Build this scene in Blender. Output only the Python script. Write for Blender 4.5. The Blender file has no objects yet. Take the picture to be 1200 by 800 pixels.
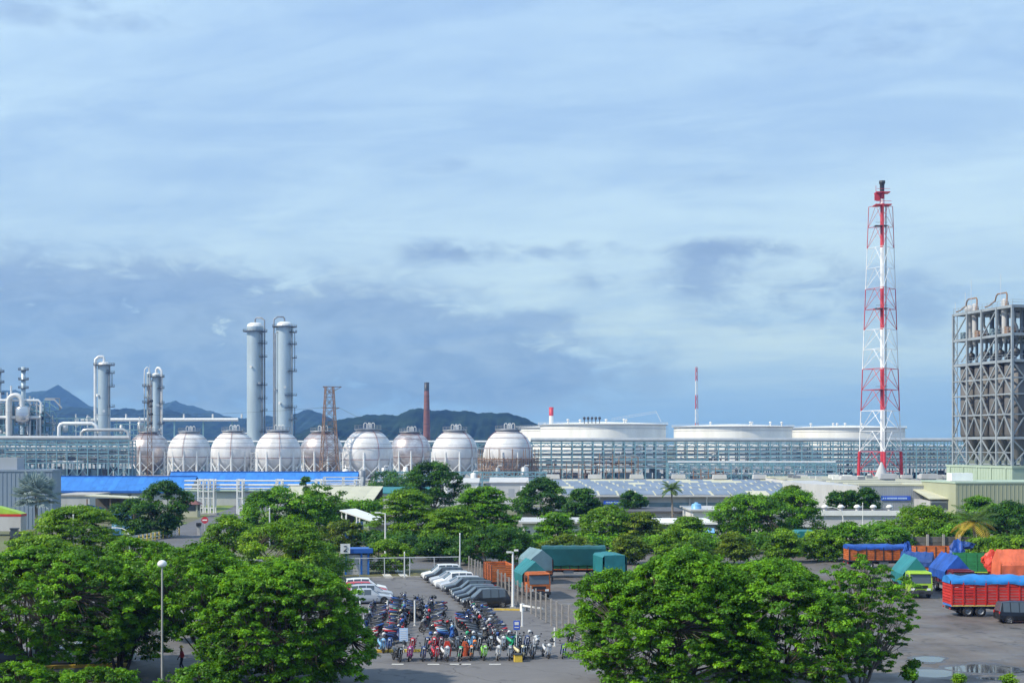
import bpy, math, random
import numpy as np
from mathutils import Vector, Matrix

SC = bpy.context.scene
COL = SC.collection
R = math.radians
F, HC, HZ = 1667.0, 15.0, 520.0      # focal length in photo pixels, eye height, horizon row

# ------------------------------------------------------------------ camera
cam = bpy.data.cameras.new('camera')
cam.sensor_width = 36.0
cam.lens = 36.0 * F / 1200.0
cam.shift_y = (HZ - 400.0) / 1200.0
cam.clip_start, cam.clip_end = 1.0, 30000.0
camo = bpy.data.objects.new('camera', cam)
camo.location = (0, 0, HC)
camo.rotation_euler = (R(90), 0, 0)
COL.objects.link(camo)
SC.camera = camo
SC.view_settings.view_transform = 'Standard'
SC.view_settings.look = 'None'
SC.view_settings.gamma = 1.0
SC.view_settings.exposure = 0.43
SC.view_settings.use_curve_mapping = False
SC.cycles.max_bounces = 6
SC.cycles.transparent_max_bounces = 12
SC.cycles.volume_bounces = 0
SC.cycles.use_denoising = True

# ------------------------------------------------------------------ sun and sky
TOSUN = Vector((-0.68, -0.30, 0.68)).normalized()
sun_el = math.asin(TOSUN.z)
sun_az = math.atan2(TOSUN.x, TOSUN.y)
sl = bpy.data.lights.new('sun', 'SUN')
sl.energy, sl.angle, sl.color = 3.7, R(2.0), (1.0, 0.94, 0.85)
so = bpy.data.objects.new('sun', sl)
so.rotation_euler = (-TOSUN).to_track_quat('-Z', 'Y').to_euler()
so.location = (0, 0, 300)
COL.objects.link(so)

W = bpy.data.worlds.new('World')
SC.world = W
W.use_nodes = True
def build_sky():
    nt = W.node_tree
    N, L = nt.nodes, nt.links
    N.clear()
    def n(t, **k):
        x = N.new(t)
        for a, b in k.items(): setattr(x, a, b)
        return x
    def math_(op, a, b=None, c=None):
        x = n('ShaderNodeMath', operation=op)
        for i, s in enumerate((a, b, c)):
            if s is None: continue
            if isinstance(s, (int, float)): x.inputs[i].default_value = s
            else: L.new(s, x.inputs[i])
        return x.outputs[0]
    def ramp(s, lo, hi, a=0.0, b=1.0):
        x = n('ShaderNodeMapRange', interpolation_type='SMOOTHSTEP')
        L.new(s, x.inputs[0])
        for i, v in enumerate((lo, hi, a, b)): x.inputs[1 + i].default_value = v
        return x.outputs[0]
    def mix(f, a, b):
        x = n('ShaderNodeMix', data_type='RGBA')
        for i, s in ((0, f), (6, a), (7, b)):
            if isinstance(s, (int, float)): x.inputs[i].default_value = s
            elif isinstance(s, tuple): x.inputs[i].default_value = s + (1,)
            else: L.new(s, x.inputs[i])
        return x.outputs[2]
    def noise(v, sc, det, ro, dist=0.0):
        x = n('ShaderNodeTexNoise')
        L.new(v, x.inputs['Vector'])
        x.inputs['Scale'].default_value, x.inputs['Detail'].default_value = sc, det
        x.inputs['Roughness'].default_value, x.inputs['Distortion'].default_value = ro, dist
        return x.outputs['Fac']
    sky = n('ShaderNodeTexSky', sky_type='NISHITA', sun_disc=False, sun_elevation=sun_el, sun_rotation=sun_az,
            altitude=10.0, air_density=1.0, dust_density=1.2, ozone_density=2.0)
    tc = n('ShaderNodeTexCoord')
    sp = n('ShaderNodeSeparateXYZ')
    L.new(tc.outputs['Generated'], sp.inputs[0])
    X, Y, Z = sp.outputs
    el = math_('MAXIMUM', Z, 0.0)
    def plane(h, sx, sy, ox, oy, rot=0.0):         # the direction dropped onto a flat layer of cloud
        d = math_('ADD', el, h)
        u, v = math_('DIVIDE', X, d), math_('DIVIDE', Y, d)
        c, s = math.cos(rot), math.sin(rot)
        u2 = math_('MULTIPLY_ADD', math_('SUBTRACT', math_('MULTIPLY', u, c), math_('MULTIPLY', v, s)), sx, ox)
        v2 = math_('MULTIPLY_ADD', math_('ADD', math_('MULTIPLY', u, s), math_('MULTIPLY', v, c)), sy, oy)
        cb = n('ShaderNodeCombineXYZ')
        L.new(u2, cb.inputs[0]); L.new(v2, cb.inputs[1])
        return cb.outputs[0]
    scl = n('ShaderNodeVectorMath', operation='SCALE')
    L.new(sky.outputs[0], scl.inputs[0]); scl.inputs[3].default_value = 0.11
    flat = math_('SQRT', math_('ADD', math_('MULTIPLY', X, X), math_('MULTIPLY', Y, Y)))
    A = math_('MULTIPLY', math_('ARCTAN2', X, Y), F)                 # bearing and height of the direction, scaled like the photo
    B = math_('MULTIPLY', math_('DIVIDE', Z, math_('MAXIMUM', flat, 0.05)), F)
    low = ramp(B, 20.0, 230.0, 0.0, 1.0)
    blue = mix(0.88, scl.outputs[0], mix(low, (0.115, 0.295, 0.81), (0.275, 0.445, 0.765)))
    # high thin veil, drawn out in soft streaks
    hi = noise(plane(0.22, 0.8, 1.5, 3.1, 0.7, 0.35), 1.0, 7, 0.55, 0.6)
    hi2 = noise(plane(0.20, 1.6, 3.8, 7.3, 2.2, 0.22), 1.0, 10, 0.62, 0.9)
    hi3 = noise(plane(0.22, 4.5, 8.5, 1.3, 5.2, 0.30), 1.0, 8, 0.62, 1.2)
    veil = math_('ADD', math_('MULTIPLY', ramp(hi, 0.36, 0.60), 0.46), math_('MULTIPLY', ramp(hi2, 0.40, 0.62), 0.36))
    veil = math_('ADD', veil, math_('MULTIPLY', ramp(hi3, 0.34, 0.68), 0.16))
    veil = math_('MULTIPLY', math_('ADD', math_('MULTIPLY', veil, 0.85), 0.15), ramp(B, 30.0, 150.0, 0.15, 1.0))
    c1 = mix(veil, blue, (0.45, 0.645, 0.875))
    # grey blue cloud bodies lying low over the land
    cb = n('ShaderNodeCombineXYZ')
    L.new(math_('MULTIPLY', A, 0.0055), cb.inputs[0]); L.new(math_('MULTIPLY', B, 0.0125), cb.inputs[1])
    off = n('ShaderNodeVectorMath', operation='ADD'); L.new(cb.outputs[0], off.inputs[0]); off.inputs[1].default_value = SKY_OFF
    lo = noise(off.outputs[0], 1.0, 9, 0.56, 0.35)
    fine = noise(off.outputs[0], 3.6, 10, 0.64, 0.6)
    body = None
    for px, py, sx, sy, w in SKY_CLOUDS:
        a = math_('DIVIDE', math_('SUBTRACT', A, float(px - 600)), float(sx))
        b = math_('DIVIDE', math_('SUBTRACT', B, float(HZ - py)), float(sy))
        g = math_('MULTIPLY', math_('EXPONENT', math_('MULTIPLY', math_('ADD', math_('MULTIPLY', a, a), math_('MULTIPLY', b, b)), -0.5)), float(w))
        body = g if body is None else math_('ADD', body, g)
    # beyond the picture the same low bank goes on all round
    rest = math_('MULTIPLY', math_('MULTIPLY', ramp(B, 10.0, 60.0), ramp(B, 110.0, 260.0, 1.0, 0.0)), ramp(math_('ABSOLUTE', A), 620.0, 900.0, 0.0, 0.62))
    body = math_('ADD', body, rest)
    nz = math_('ADD', math_('MULTIPLY', math_('SUBTRACT', lo, 0.5), 2.6), math_('MULTIPLY', math_('SUBTRACT', fine, 0.5), 2.6))
    den = math_('MULTIPLY', body, math_('ADD', nz, 1.0))
    lowm = ramp(den, 0.17, 0.86)
    c2 = mix(math_('MULTIPLY', lowm, 0.70), c1, mix(ramp(fine, 0.3, 0.7), (0.080, 0.145, 0.34), (0.165, 0.26, 0.50)))
    edge = math_('MULTIPLY', math_('MULTIPLY', ramp(den, 0.10, 0.22), ramp(den, 0.22, 0.42, 1.0, 0.0)), ramp(B, 60.0, 130.0))
    c3 = mix(math_('MULTIPLY', edge, 0.10), c2, (0.50, 0.69, 0.88))
    bg = n('ShaderNodeBackground')
    L.new(c3, bg.inputs[0]); bg.inputs[1].default_value = 0.914
    out = n('ShaderNodeOutputWorld')
    L.new(bg.outputs[0], out.inputs[0])
SKY_OFF = (2.3, 0.4, 0.0)
SKY_CLOUDS = [(60, 385, 300, 58, 1.05), (330, 415, 180, 45, .9), (520, 430, 130, 36, .7), (660, 440, 120, 26, .4), (525, 294, 42, 11, .5), (650, 292, 70, 12, .55), (812, 320, 30, 26, .5),
              (925, 348, 80, 36, .55), (1075, 372, 60, 34, .42), (880, 293, 60, 9, .5), (700, 330, 40, 10, .4), (90, 40, 130, 20, .4), (1000, 60, 160, 26, .34), (760, 30, 120, 14, .25), (860, 215, 90, 14, .25), (520, 195, 40, 12, .3), (640, 372, 25, 6, .35)]
build_sky()

# ------------------------------------------------------------------ helpers
def ax(px, Y): return (px - 600.0) * Y / F
def az_(py, Y): return HC - (py - HZ) * Y / F
def gy(py): return F * HC / (py - HZ)
def gp(px, py):
    Y = gy(py); return (ax(px, Y), Y)

class MB:
    def __init__(s): s.v, s.f, s.m, s.sm, s.mi = [], [], [], [], 0
    def add(s, vs, fs, smooth=False):
        o = len(s.v)
        s.v += [tuple(p) for p in vs]
        for f in fs:
            s.f.append(tuple(i + o for i in f)); s.m.append(s.mi); s.sm.append(smooth)
        return s
    def box(s, c, d, rz=0.0, top=1.0):
        x, y, z = d[0] / 2, d[1] / 2, d[2] / 2
        ca, sa = math.cos(rz), math.sin(rz)
        P = []
        for k, t in ((-z, 1.0), (z, top)):
            for i, j in ((-x, -y), (x, -y), (x, y), (-x, y)):
                i, j = i * t, j * t
                P.append((c[0] + i * ca - j * sa, c[1] + i * sa + j * ca, c[2] + k))
        return s.add(P, [(3, 2, 1, 0), (4, 5, 6, 7), (0, 1, 5, 4), (1, 2, 6, 5), (2, 3, 7, 6), (3, 0, 4, 7)])
    def bb(s, x0, x1, y0, y1, z0, z1): return s.box(((x0+x1)/2, (y0+y1)/2, (z0+z1)/2), (x1-x0, y1-y0, z1-z0))
    def bar(s, a, b, w, h=None):
        a, b = Vector(a), Vector(b); h = h or w
        d = (b - a).normalized()
        u = Vector((0, 0, 1)) if abs(d.z) < 0.9 else Vector((0, 1, 0))
        r = d.cross(u).normalized(); q = r.cross(d)
        P = [p + r * i * w / 2 + q * j * h / 2 for p in (a, b) for i, j in ((-1, -1), (1, -1), (1, 1), (-1, 1))]
        return s.add(P, [(0, 1, 2, 3), (7, 6, 5, 4), (4, 5, 1, 0), (5, 6, 2, 1), (6, 7, 3, 2), (7, 4, 0, 3)])
    def tube(s, pts, r, n=6, caps=True):
        pts = [Vector(p) for p in pts]
        m = len(pts)
        rs = [r] * m if isinstance(r, (int, float)) else list(r)
        P, Fc = [], []
        prev = None
        for i, p in enumerate(pts):
            d = (pts[min(i+1, m-1)] - pts[max(i-1, 0)])
            d = d.normalized() if d.length > 1e-9 else Vector((0, 0, 1))
            if prev is None: u = d.orthogonal().normalized()
            else:
                u = prev - d * prev.dot(d)
                u = u.normalized() if u.length > 1e-6 else d.orthogonal().normalized()
            prev = u; w = d.cross(u)
            for k in range(n):
                a = 2 * math.pi * k / n
                P.append(p + (u * math.cos(a) + w * math.sin(a)) * rs[i])
        for i in range(m - 1):
            for k in range(n):
                k2 = (k + 1) % n
                Fc.append((i*n+k, i*n+k2, (i+1)*n+k2, (i+1)*n+k))
        s.add(P, Fc, n > 5)
        if caps:
            s.add(P[:n], [tuple(range(n))[::-1]]); s.add(P[-n:], [tuple(range(n))])
        return s
    def cyl(s, a, b, r0, r1=None, n=10, caps=True):
        return s.tube([a, b], [r0, r0 if r1 is None else r1], n, caps)
    def lathe(s, prof, n=16, c=(0, 0, 0), smooth=True):
        P, Fc = [], []
        for r, z in prof:
            for k in range(n):
                a = 2 * math.pi * k / n
                P.append((c[0] + r * math.cos(a), c[1] + r * math.sin(a), c[2] + z))
        for i in range(len(prof) - 1):
            for k in range(n):
                k2 = (k + 1) % n
                Fc.append((i*n+k, i*n+k2, (i+1)*n+k2, (i+1)*n+k))
        return s.add(P, Fc, smooth)
    def ring(s, R_, r, c=(0, 0, 0), n=24, m=6, a0=0, a1=2*math.pi):
        full = abs(a1 - a0 - 2*math.pi) < 1e-6
        k = n if full else n + 1
        pts = [(c[0] + R_*math.cos(a0+(a1-a0)*i/n), c[1] + R_*math.sin(a0+(a1-a0)*i/n), c[2]) for i in range(k)]
        if full: pts.append(pts[0])
        return s.tube(pts, r, m, False)
    def prism(s, poly, y0, y1, axis='y'):           # polygon of (x, z) drawn out along y (or (y, z) along x)
        m = len(poly)
        f = (lambda p, t: (p[0], t, p[1])) if axis == 'y' else (lambda p, t: (t, p[0], p[1]))
        P = [f(p, y0) for p in poly] + [f(p, y1) for p in poly]
        Fc = [tuple(range(m)), tuple(range(m, 2*m))[::-1]] + [((i+1) % m, i, i+m, (i+1) % m+m) for i in range(m)]
        return s.add(P, Fc)
    def sheet(s, poly, z): return s.add([(x, y, z) for x, y in poly], [tuple(range(len(poly)))])
    def mesh(s, name, mats):
        me = bpy.data.meshes.new(name)
        me.from_pydata(s.v, [], s.f)
        for m in (mats if isinstance(mats, (list, tuple)) else [mats]): me.materials.append(m)
        me.polygons.foreach_set('material_index', s.m)
        me.polygons.foreach_set('use_smooth', s.sm)
        me.update()
        return me

def obj(name, me, parent=None, loc=(0, 0, 0), rot=(0, 0, 0), scale=None, mat=None):
    o = bpy.data.objects.new(name, me)
    COL.objects.link(o)
    o.location, o.rotation_euler = loc, rot
    if scale is not None: o.scale = scale if isinstance(scale, (tuple, list)) else (scale,) * 3
    if parent is not None: o.parent = parent
    if mat is not None:
        o.material_slots[0].link = 'OBJECT'; o.material_slots[0].material = mat
    return o
def tag(o, label, cat, group=None, kind=None):
    o['label'], o['category'] = label, cat
    if group: o['group'] = group
    if kind: o['kind'] = kind
    return o
def thing(name, label, cat, loc=(0, 0, 0), rz=0.0, group=None):
    return tag(obj(name, None, None, loc, (0, 0, rz)), label, cat, group)
def part(name, mb, mat, parent, loc=(0, 0, 0), rz=0.0): return obj(name, mb.mesh(name, mat), parent, loc, (0, 0, rz))
def struct(name, mb, mat, label, cat, kind='structure'): return tag(obj(name, mb.mesh(name, mat)), label, cat, None, kind)
ORD = ('first second third fourth fifth sixth seventh eighth ninth tenth eleventh twelfth thirteenth fourteenth fifteenth sixteenth '
       'seventeenth eighteenth nineteenth twentieth twenty-first twenty-second twenty-third twenty-fourth twenty-fifth twenty-sixth '
       'twenty-seventh twenty-eighth twenty-ninth thirtieth').split()

# ------------------------------------------------------------------ materials
def mat(name, col, rough=0.6, metal=0.0, var=0.12, scale=1.0, bump=0.0, col2=None, spec=0.5, streak=0.0, coat=0.0, fine=None):
    m = bpy.data.materials.new(name); m.use_nodes = True
    nt = m.node_tree; N, L = nt.nodes, nt.links
    b = N['Principled BSDF']
    b.inputs['Roughness'].default_value, b.inputs['Metallic'].default_value = rough, metal
    b.inputs['Specular IOR Level'].default_value = spec
    if coat: b.inputs['Coat Weight'].default_value = coat; b.inputs['Coat Roughness'].default_value = 0.05
    c = tuple(col) + (1,)
    b.inputs['Base Color'].default_value = c
    if var or col2 or bump:
        tc = N.new('ShaderNodeTexCoord')
        nz = N.new('ShaderNodeTexNoise')
        nz.inputs['Scale'].default_value, nz.inputs['Detail'].default_value, nz.inputs['Roughness'].default_value = scale, 6, 0.62
        vec = tc.outputs['Object']
        if streak:
            mp = N.new('ShaderNodeMapping'); mp.inputs['Scale'].default_value = (1, 1, streak)
            L.new(vec, mp.inputs[0]); vec = mp.outputs[0]
        oi = N.new('ShaderNodeObjectInfo'); ofs = N.new('ShaderNodeVectorMath'); ofs.operation = 'MULTIPLY_ADD'
        cmb = N.new('ShaderNodeCombineXYZ')
        for q in range(3): L.new(oi.outputs['Random'], cmb.inputs[q])
        L.new(cmb.outputs[0], ofs.inputs[0]); ofs.inputs[1].default_value = (61, 37, 19); L.new(vec, ofs.inputs[2]); vec = ofs.outputs[0]
        L.new(vec, nz.inputs['Vector'])
        rp = N.new('ShaderNodeValToRGB')
        lo = tuple(max(0, x * (1 - var)) for x in (col2 or col)) + (1,)
        hi = tuple(min(1, x * (1 + var)) for x in col) + (1,)
        rp.color_ramp.elements[0].position, rp.color_ramp.elements[1].position = 0.36, 0.64
        rp.color_ramp.elements[0].color, rp.color_ramp.elements[1].color = lo, hi
        L.new(nz.outputs['Fac'], rp.inputs[0])
        mr = N.new('ShaderNodeMapRange'); L.new(oi.outputs['Random'], mr.inputs[0]); mr.inputs[3].default_value, mr.inputs[4].default_value = 0.92, 1.07
        hs = N.new('ShaderNodeHueSaturation'); L.new(mr.outputs[0], hs.inputs['Value']); L.new(rp.outputs[0], hs.inputs['Color'])
        L.new(hs.outputs[0], b.inputs['Base Color'])
        if bump:
            bp = N.new('ShaderNodeBump'); bp.inputs['Strength'].default_value = bump; bp.inputs['Distance'].default_value = 0.05
            nz2 = N.new('ShaderNodeTexNoise'); nz2.inputs['Scale'].default_value = fine or scale * 8
            nz2.inputs['Detail'].default_value = 4
            L.new(vec, nz2.inputs['Vector']); L.new(nz2.outputs['Fac'], bp.inputs['Height']); L.new(bp.outputs[0], b.inputs['Normal'])
    return m
def leafmat(name, dark, mid, light, trans=0.35, rough=0.5, base=0.0):
    m = bpy.data.materials.new(name); m.use_nodes = True
    nt = m.node_tree; N, L = nt.nodes, nt.links
    b = N['Principled BSDF']; out = N['Material Output']
    b.inputs['Roughness'].default_value = rough; b.inputs['Specular IOR Level'].default_value = 0.35
    g = N.new('ShaderNodeNewGeometry'); tc = N.new('ShaderNodeTexCoord')
    at_ = N.new('ShaderNodeAttribute'); at_.attribute_name = 'tint'
    ad = N.new('ShaderNodeMath'); ad.operation = 'MULTIPLY_ADD'
    L.new(g.outputs['Random Per Island'], ad.inputs[0]); ad.inputs[1].default_value = 0.32
    bs = N.new('ShaderNodeMath'); bs.operation = 'ADD'; L.new(at_.outputs['Fac'], bs.inputs[0]); bs.inputs[1].default_value = base
    L.new(bs.outputs[0], ad.inputs[2])
    rp = N.new('ShaderNodeValToRGB'); L.new(ad.outputs[0], rp.inputs[0])
    e = rp.color_ramp.elements
    e[0].position, e[0].color = 0.05, dark + (1,)
    e[1].position, e[1].color = 0.95, light + (1,)
    k = rp.color_ramp.elements.new(0.5); k.color = mid + (1,)
    L.new(rp.outputs[0], b.inputs['Base Color'])
    t = N.new('ShaderNodeBsdfTranslucent')
    hs = N.new('ShaderNodeHueSaturation'); hs.inputs['Hue'].default_value = 0.47; hs.inputs['Value'].default_value = 1.3
    L.new(rp.outputs[0], hs.inputs['Color']); L.new(hs.outputs[0], t.inputs[0])
    mx = N.new('ShaderNodeMixShader'); mx.inputs[0].default_value = trans
    L.new(b.outputs[0], mx.inputs[1]); L.new(t.outputs[0], mx.inputs[2]); L.new(mx.outputs[0], out.inputs[0])
    return m
M = {}
M['asphalt'] = mat('asphalt', (0.135, 0.132, 0.138), 0.85, var=0.2, scale=0.16, bump=0.25, fine=9, col2=(0.10, 0.098, 0.104))
M['yard'] = mat('yard_concrete', (0.165, 0.15, 0.14), 0.75, var=0.2, scale=0.16, bump=0.3, fine=6, col2=(0.075, 0.066, 0.062))
M['lane'] = mat('lane_asphalt', (0.135, 0.130, 0.132), 0.85, var=0.12, scale=0.3, streak=1, bump=0.2, fine=9)
M['road'] = mat('road_asphalt', (0.11, 0.11, 0.12), 0.85, var=0.15, scale=0.1)
def paving(name, col, dark, crack, stain, sc=1.0, wet=0.0, tracks=0.0):
    m = bpy.data.materials.new(name); m.use_nodes = True
    N, L = m.node_tree.nodes, m.node_tree.links; b = N['Principled BSDF']
    tc = N.new('ShaderNodeTexCoord')
    def noise(s_, d=5, r=.6, dist=0.0, v=None):
        x = N.new('ShaderNodeTexNoise'); x.inputs['Scale'].default_value = s_; x.inputs['Detail'].default_value = d; x.inputs['Roughness'].default_value = r; x.inputs['Distortion'].default_value = dist
        L.new(v or tc.outputs['Object'], x.inputs['Vector']); return x.outputs['Fac']
    def mr(s_, a, b_, c=0., d=1.):
        x = N.new('ShaderNodeMapRange'); L.new(s_, x.inputs[0])
        for i_, v in enumerate((a, b_, c, d)): x.inputs[1+i_].default_value = v
        return x.outputs[0]
    def mix(f, a, c):
        x = N.new('ShaderNodeMix'); x.data_type = 'RGBA'
        for i_, s_ in ((0, f), (6, a), (7, c)):
            if isinstance(s_, tuple): x.inputs[i_].default_value = s_ + (1,)
            else: L.new(s_, x.inputs[i_])
        return x.outputs[2]
    c = mix(mr(noise(.12*sc, 6, .62), .34, .66), dark, col)
    c = mix(mr(noise(2.2, 6, .7), .25, .8, 0., .35), c, tuple(x*.55 for x in col))
    vo = N.new('ShaderNodeTexVoronoi'); vo.feature = 'DISTANCE_TO_EDGE'; vo.inputs['Scale'].default_value = .16
    wv = N.new('ShaderNodeVectorMath'); wv.operation = 'MULTIPLY_ADD'
    nn = N.new('ShaderNodeTexNoise'); nn.inputs['Scale'].default_value = .5; L.new(tc.outputs['Object'], nn.inputs['Vector'])
    L.new(nn.outputs['Color'], wv.inputs[0]); wv.inputs[1].default_value = (2.4, 2.4, 0); L.new(tc.outputs['Object'], wv.inputs[2]); L.new(wv.outputs[0], vo.inputs['Vector'])
    c = mix(mr(vo.outputs['Distance'], 0.0, .014, crack, 0.), c, tuple(x*.3 for x in dark))
    c = mix(mr(noise(.55, 3, .5), .62, .70, 0., stain), c, tuple(x*.45 for x in dark))
    if tracks:
        wa = N.new('ShaderNodeTexWave'); wa.inputs['Scale'].default_value = .10; wa.inputs['Distortion'].default_value = 9; wa.inputs['Detail'].default_value = 3; wa.inputs['Detail Scale'].default_value = .35
        L.new(tc.outputs['Object'], wa.inputs['Vector']); c = mix(mr(wa.outputs['Fac'], .55, .95, 0., tracks), c, tuple(x*1.7 for x in dark))
    L.new(c, b.inputs['Base Color'])
    L.new(mr(noise(.3, 4), .4, .65, .9, .9-wet), b.inputs['Roughness']); b.inputs['Specular IOR Level'].default_value = .4
    bp = N.new('ShaderNodeBump'); bp.inputs['Strength'].default_value = .3; bp.inputs['Distance'].default_value = .03; L.new(noise(9, 4), bp.inputs['Height']); L.new(bp.outputs[0], b.inputs['Normal'])
    return m
M['asphalt'] = paving('asphalt_lot', (0.172, 0.169, 0.175), (0.125, 0.122, 0.128), .7, .6)
M['lane'] = paving('asphalt_lane', (0.185, 0.178, 0.180), (0.140, 0.136, 0.139), .6, .45)
M['yard'] = paving('concrete_yard', (0.185, 0.170, 0.160), (0.080, 0.070, 0.066), .5, .7, 1.4, .45, .5)
M['ground'] = mat('earth_ground', (0.10, 0.12, 0.05), 0.95, var=0.3, scale=0.03, col2=(0.16, 0.14, 0.10), bump=0.2)
M['grass'] = mat('grass_lawn', (0.16, 0.22, 0.04), 0.9, var=0.25, scale=0.5, col2=(0.11, 0.16, 0.03), bump=0.4)
M['drygrass'] = mat('verge_grass', (0.15, 0.15, 0.05), 0.9, var=0.25, scale=0.8, col2=(0.10, 0.085, 0.05), bump=0.4)
M['gravel'] = mat('plant_gravel', (0.27, 0.27, 0.27), 0.9, var=0.2, scale=0.05)
M['kerb'] = mat('kerb_concrete', (0.42, 0.39, 0.34), 0.85, var=0.2, scale=2)
M['yellow'] = mat('yellow_paint', (0.62, 0.43, 0.06), 0.6, var=0.2, scale=3)
M['whitepaint'] = mat('white_road_paint', (0.65, 0.64, 0.60), 0.7, var=0.2, scale=3)
M['wet'] = mat('wet_concrete', (0.060, 0.054, 0.050), 0.35, var=0.25, scale=0.8)
M['water'] = mat('puddle_water', (0.03, 0.03, 0.032), 0.03, var=0, spec=0.9)
M['hill'] = mat('forest_hill', (0.018, 0.034, 0.018), 0.95, var=0.4, scale=0.02, bump=0.0, col2=(0.010, 0.021, 0.013), spec=0.0)
M['white'] = mat('white_paint', (0.78, 0.78, 0.77), 0.45, var=0.06, scale=0.4, streak=0.4)
M['tankwhite'] = mat('tank_white', (0.74, 0.74, 0.72), 0.45, var=0.1, scale=0.12, streak=0.15)
M['sphere'] = mat('sphere_white', (0.66, 0.665, 0.69), 0.42, var=0.04, scale=0.22, streak=0.35, col2=(0.56, 0.56, 0.575))
M['silver'] = mat('sphere_aluminium', (0.66, 0.62, 0.62), 0.33, 0.75, var=0.1, scale=0.3, col2=(0.55, 0.47, 0.46))
M['steelw'] = mat('galvanised_light', (0.62, 0.64, 0.66), 0.5, 0.0, var=0.12, scale=1)
M['teal'] = mat('rack_teal_paint', (0.16, 0.30, 0.36), 0.5, var=0.15, scale=0.5)
M['tealdark'] = mat('rack_dark_teal', (0.14, 0.22, 0.27), 0.5, var=0.2, scale=0.5)  # darker copy of the rack teal, shared by mixed plant parts
M['pipe'] = mat('pipe_cladding', (0.48, 0.49, 0.50), 0.38, 0.55, var=0.1, scale=0.6)
M['pipew'] = mat('pipe_white', (0.68, 0.69, 0.70), 0.4, 0.1, var=0.08, scale=0.6)
M['pipeg'] = mat('pipe_grey', (0.23, 0.25, 0.28), 0.45, 0.2, var=0.15, scale=0.6)
M['rust'] = mat('rusty_steel', (0.20, 0.115, 0.07), 0.8, var=0.35, scale=0.8, col2=(0.30, 0.22, 0.17))
M['redpipe'] = mat('red_fire_pipe', (0.20, 0.05, 0.05), 0.5, var=0.15)
M['red'] = mat('tower_red', (0.50, 0.035, 0.05), 0.5, var=0.15, scale=0.6)
M['twhite'] = mat('tower_white', (0.74, 0.75, 0.77), 0.5, var=0.08, scale=0.6)
M['dark'] = mat('dark_steel', (0.045, 0.05, 0.06), 0.5, 0.2, var=0.2)
M['black'] = mat('black_rubber', (0.018, 0.018, 0.02), 0.7, var=0.1, scale=6)
M['plastic'] = mat('black_plastic', (0.02, 0.021, 0.025), 0.4, var=0.0)
M['glass'] = mat('dark_glass', (0.065, 0.085, 0.105), 0.05, var=0, spec=0.9)
M['chrome'] = mat('metal_bright', (0.6, 0.6, 0.62), 0.25, 0.9, var=0)
M['lamp'] = mat('lens_clear', (0.75, 0.78, 0.8), 0.1, var=0)
M['tail'] = mat('lens_red', (0.45, 0.02, 0.02), 0.15, var=0)
M['column'] = mat('column_cladding', (0.40, 0.49, 0.56), 0.45, 0.25, var=0.08, scale=0.25, streak=0.3)
M['brickred'] = mat('chimney_brick', (0.17, 0.075, 0.07), 0.8, var=0.2, scale=0.25, streak=3)
M['blueroof'] = mat('blue_roof_sheet', (0.035, 0.19, 0.58), 0.5, var=0.14, scale=0.5)
M['bluetrim'] = mat('blue_roof_trim', (0.02, 0.11, 0.42), 0.5, var=0.08)
M['bluewall'] = mat('bluegrey_wall', (0.21, 0.27, 0.35), 0.6, var=0.06, scale=0.3, streak=0.2)
M['greywall'] = mat('grey_cladding', (0.33, 0.36, 0.40), 0.6, var=0.07, scale=0.3, streak=0.2)
M['palewall'] = mat('pale_wall', (0.47, 0.47, 0.48), 0.7, var=0.08, scale=0.4, streak=0.3)
M['lightgrey'] = mat('light_grey_wall', (0.46, 0.47, 0.48), 0.7, var=0.08, scale=0.4, streak=0.3)
M['cream'] = mat('cream_roof', (0.50, 0.49, 0.37), 0.6, var=0.08, scale=0.3)
M['creamdk'] = mat('khaki_roof', (0.33, 0.33, 0.27), 0.7, var=0.2, scale=0.2)
M['mint'] = mat('mint_cladding', (0.40, 0.50, 0.40), 0.6, var=0.06, scale=0.3, streak=0.2)
M['olive'] = mat('olive_cladding', (0.38, 0.40, 0.28), 0.6, var=0.06, scale=0.3, streak=0.2)
M['solar'] = mat('blue_grey_panel', (0.17, 0.215, 0.29), 0.5, var=0.15, scale=0.3)
M['darkroof'] = mat('dark_roof', (0.09, 0.09, 0.10), 0.7, var=0.25, scale=0.3)
M['concrete'] = mat('concrete', (0.36, 0.35, 0.33), 0.8, var=0.15, scale=0.5, streak=0.4)
M['conpost'] = mat('concrete_post', (0.40, 0.36, 0.32), 0.85, var=0.15, scale=2)
M['meshwire'] = mat('mesh_wire', (0.20, 0.20, 0.20), 0.6, 0.3, var=0.1)
M['wallblock'] = mat('weathered_wall', (0.12, 0.115, 0.105), 0.9, var=0.3, scale=0.5, streak=0.4)
M['silo'] = mat('silo_grey', (0.14, 0.135, 0.135), 0.6, 0.0, var=0.12, scale=0.25, streak=0.25)
M['framesteel'] = mat('frame_galvanised', (0.29, 0.325, 0.36), 0.5, 0.15, var=0.12, scale=0.4)
M['blue'] = mat('blue_paint', (0.02, 0.14, 0.50), 0.4, var=0.1)
M['sky_blue'] = mat('lightblue_plastic', (0.18, 0.42, 0.72), 0.4, var=0.1)
M['signblue'] = mat('sign_blue', (0.03, 0.10, 0.55), 0.4, var=0)
M['signpale'] = mat('sign_pale', (0.45, 0.62, 0.88), 0.4, var=0)
M['bark'] = mat('bark', (0.085, 0.068, 0.052), 0.9, var=0.3, scale=3, bump=0.4)
M['barkpale'] = mat('bark_pale', (0.20, 0.175, 0.15), 0.9, var=0.3, scale=3, bump=0.4)
M['leaf'] = leafmat('leaf_green', (0.032, 0.100, 0.005), (0.100, 0.28, 0.010), (0.23, 0.51, 0.016))
M['leaf2'] = leafmat('leaf_lime', (0.055, 0.145, 0.005), (0.14, 0.31, 0.012), (0.27, 0.47, 0.02))
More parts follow.
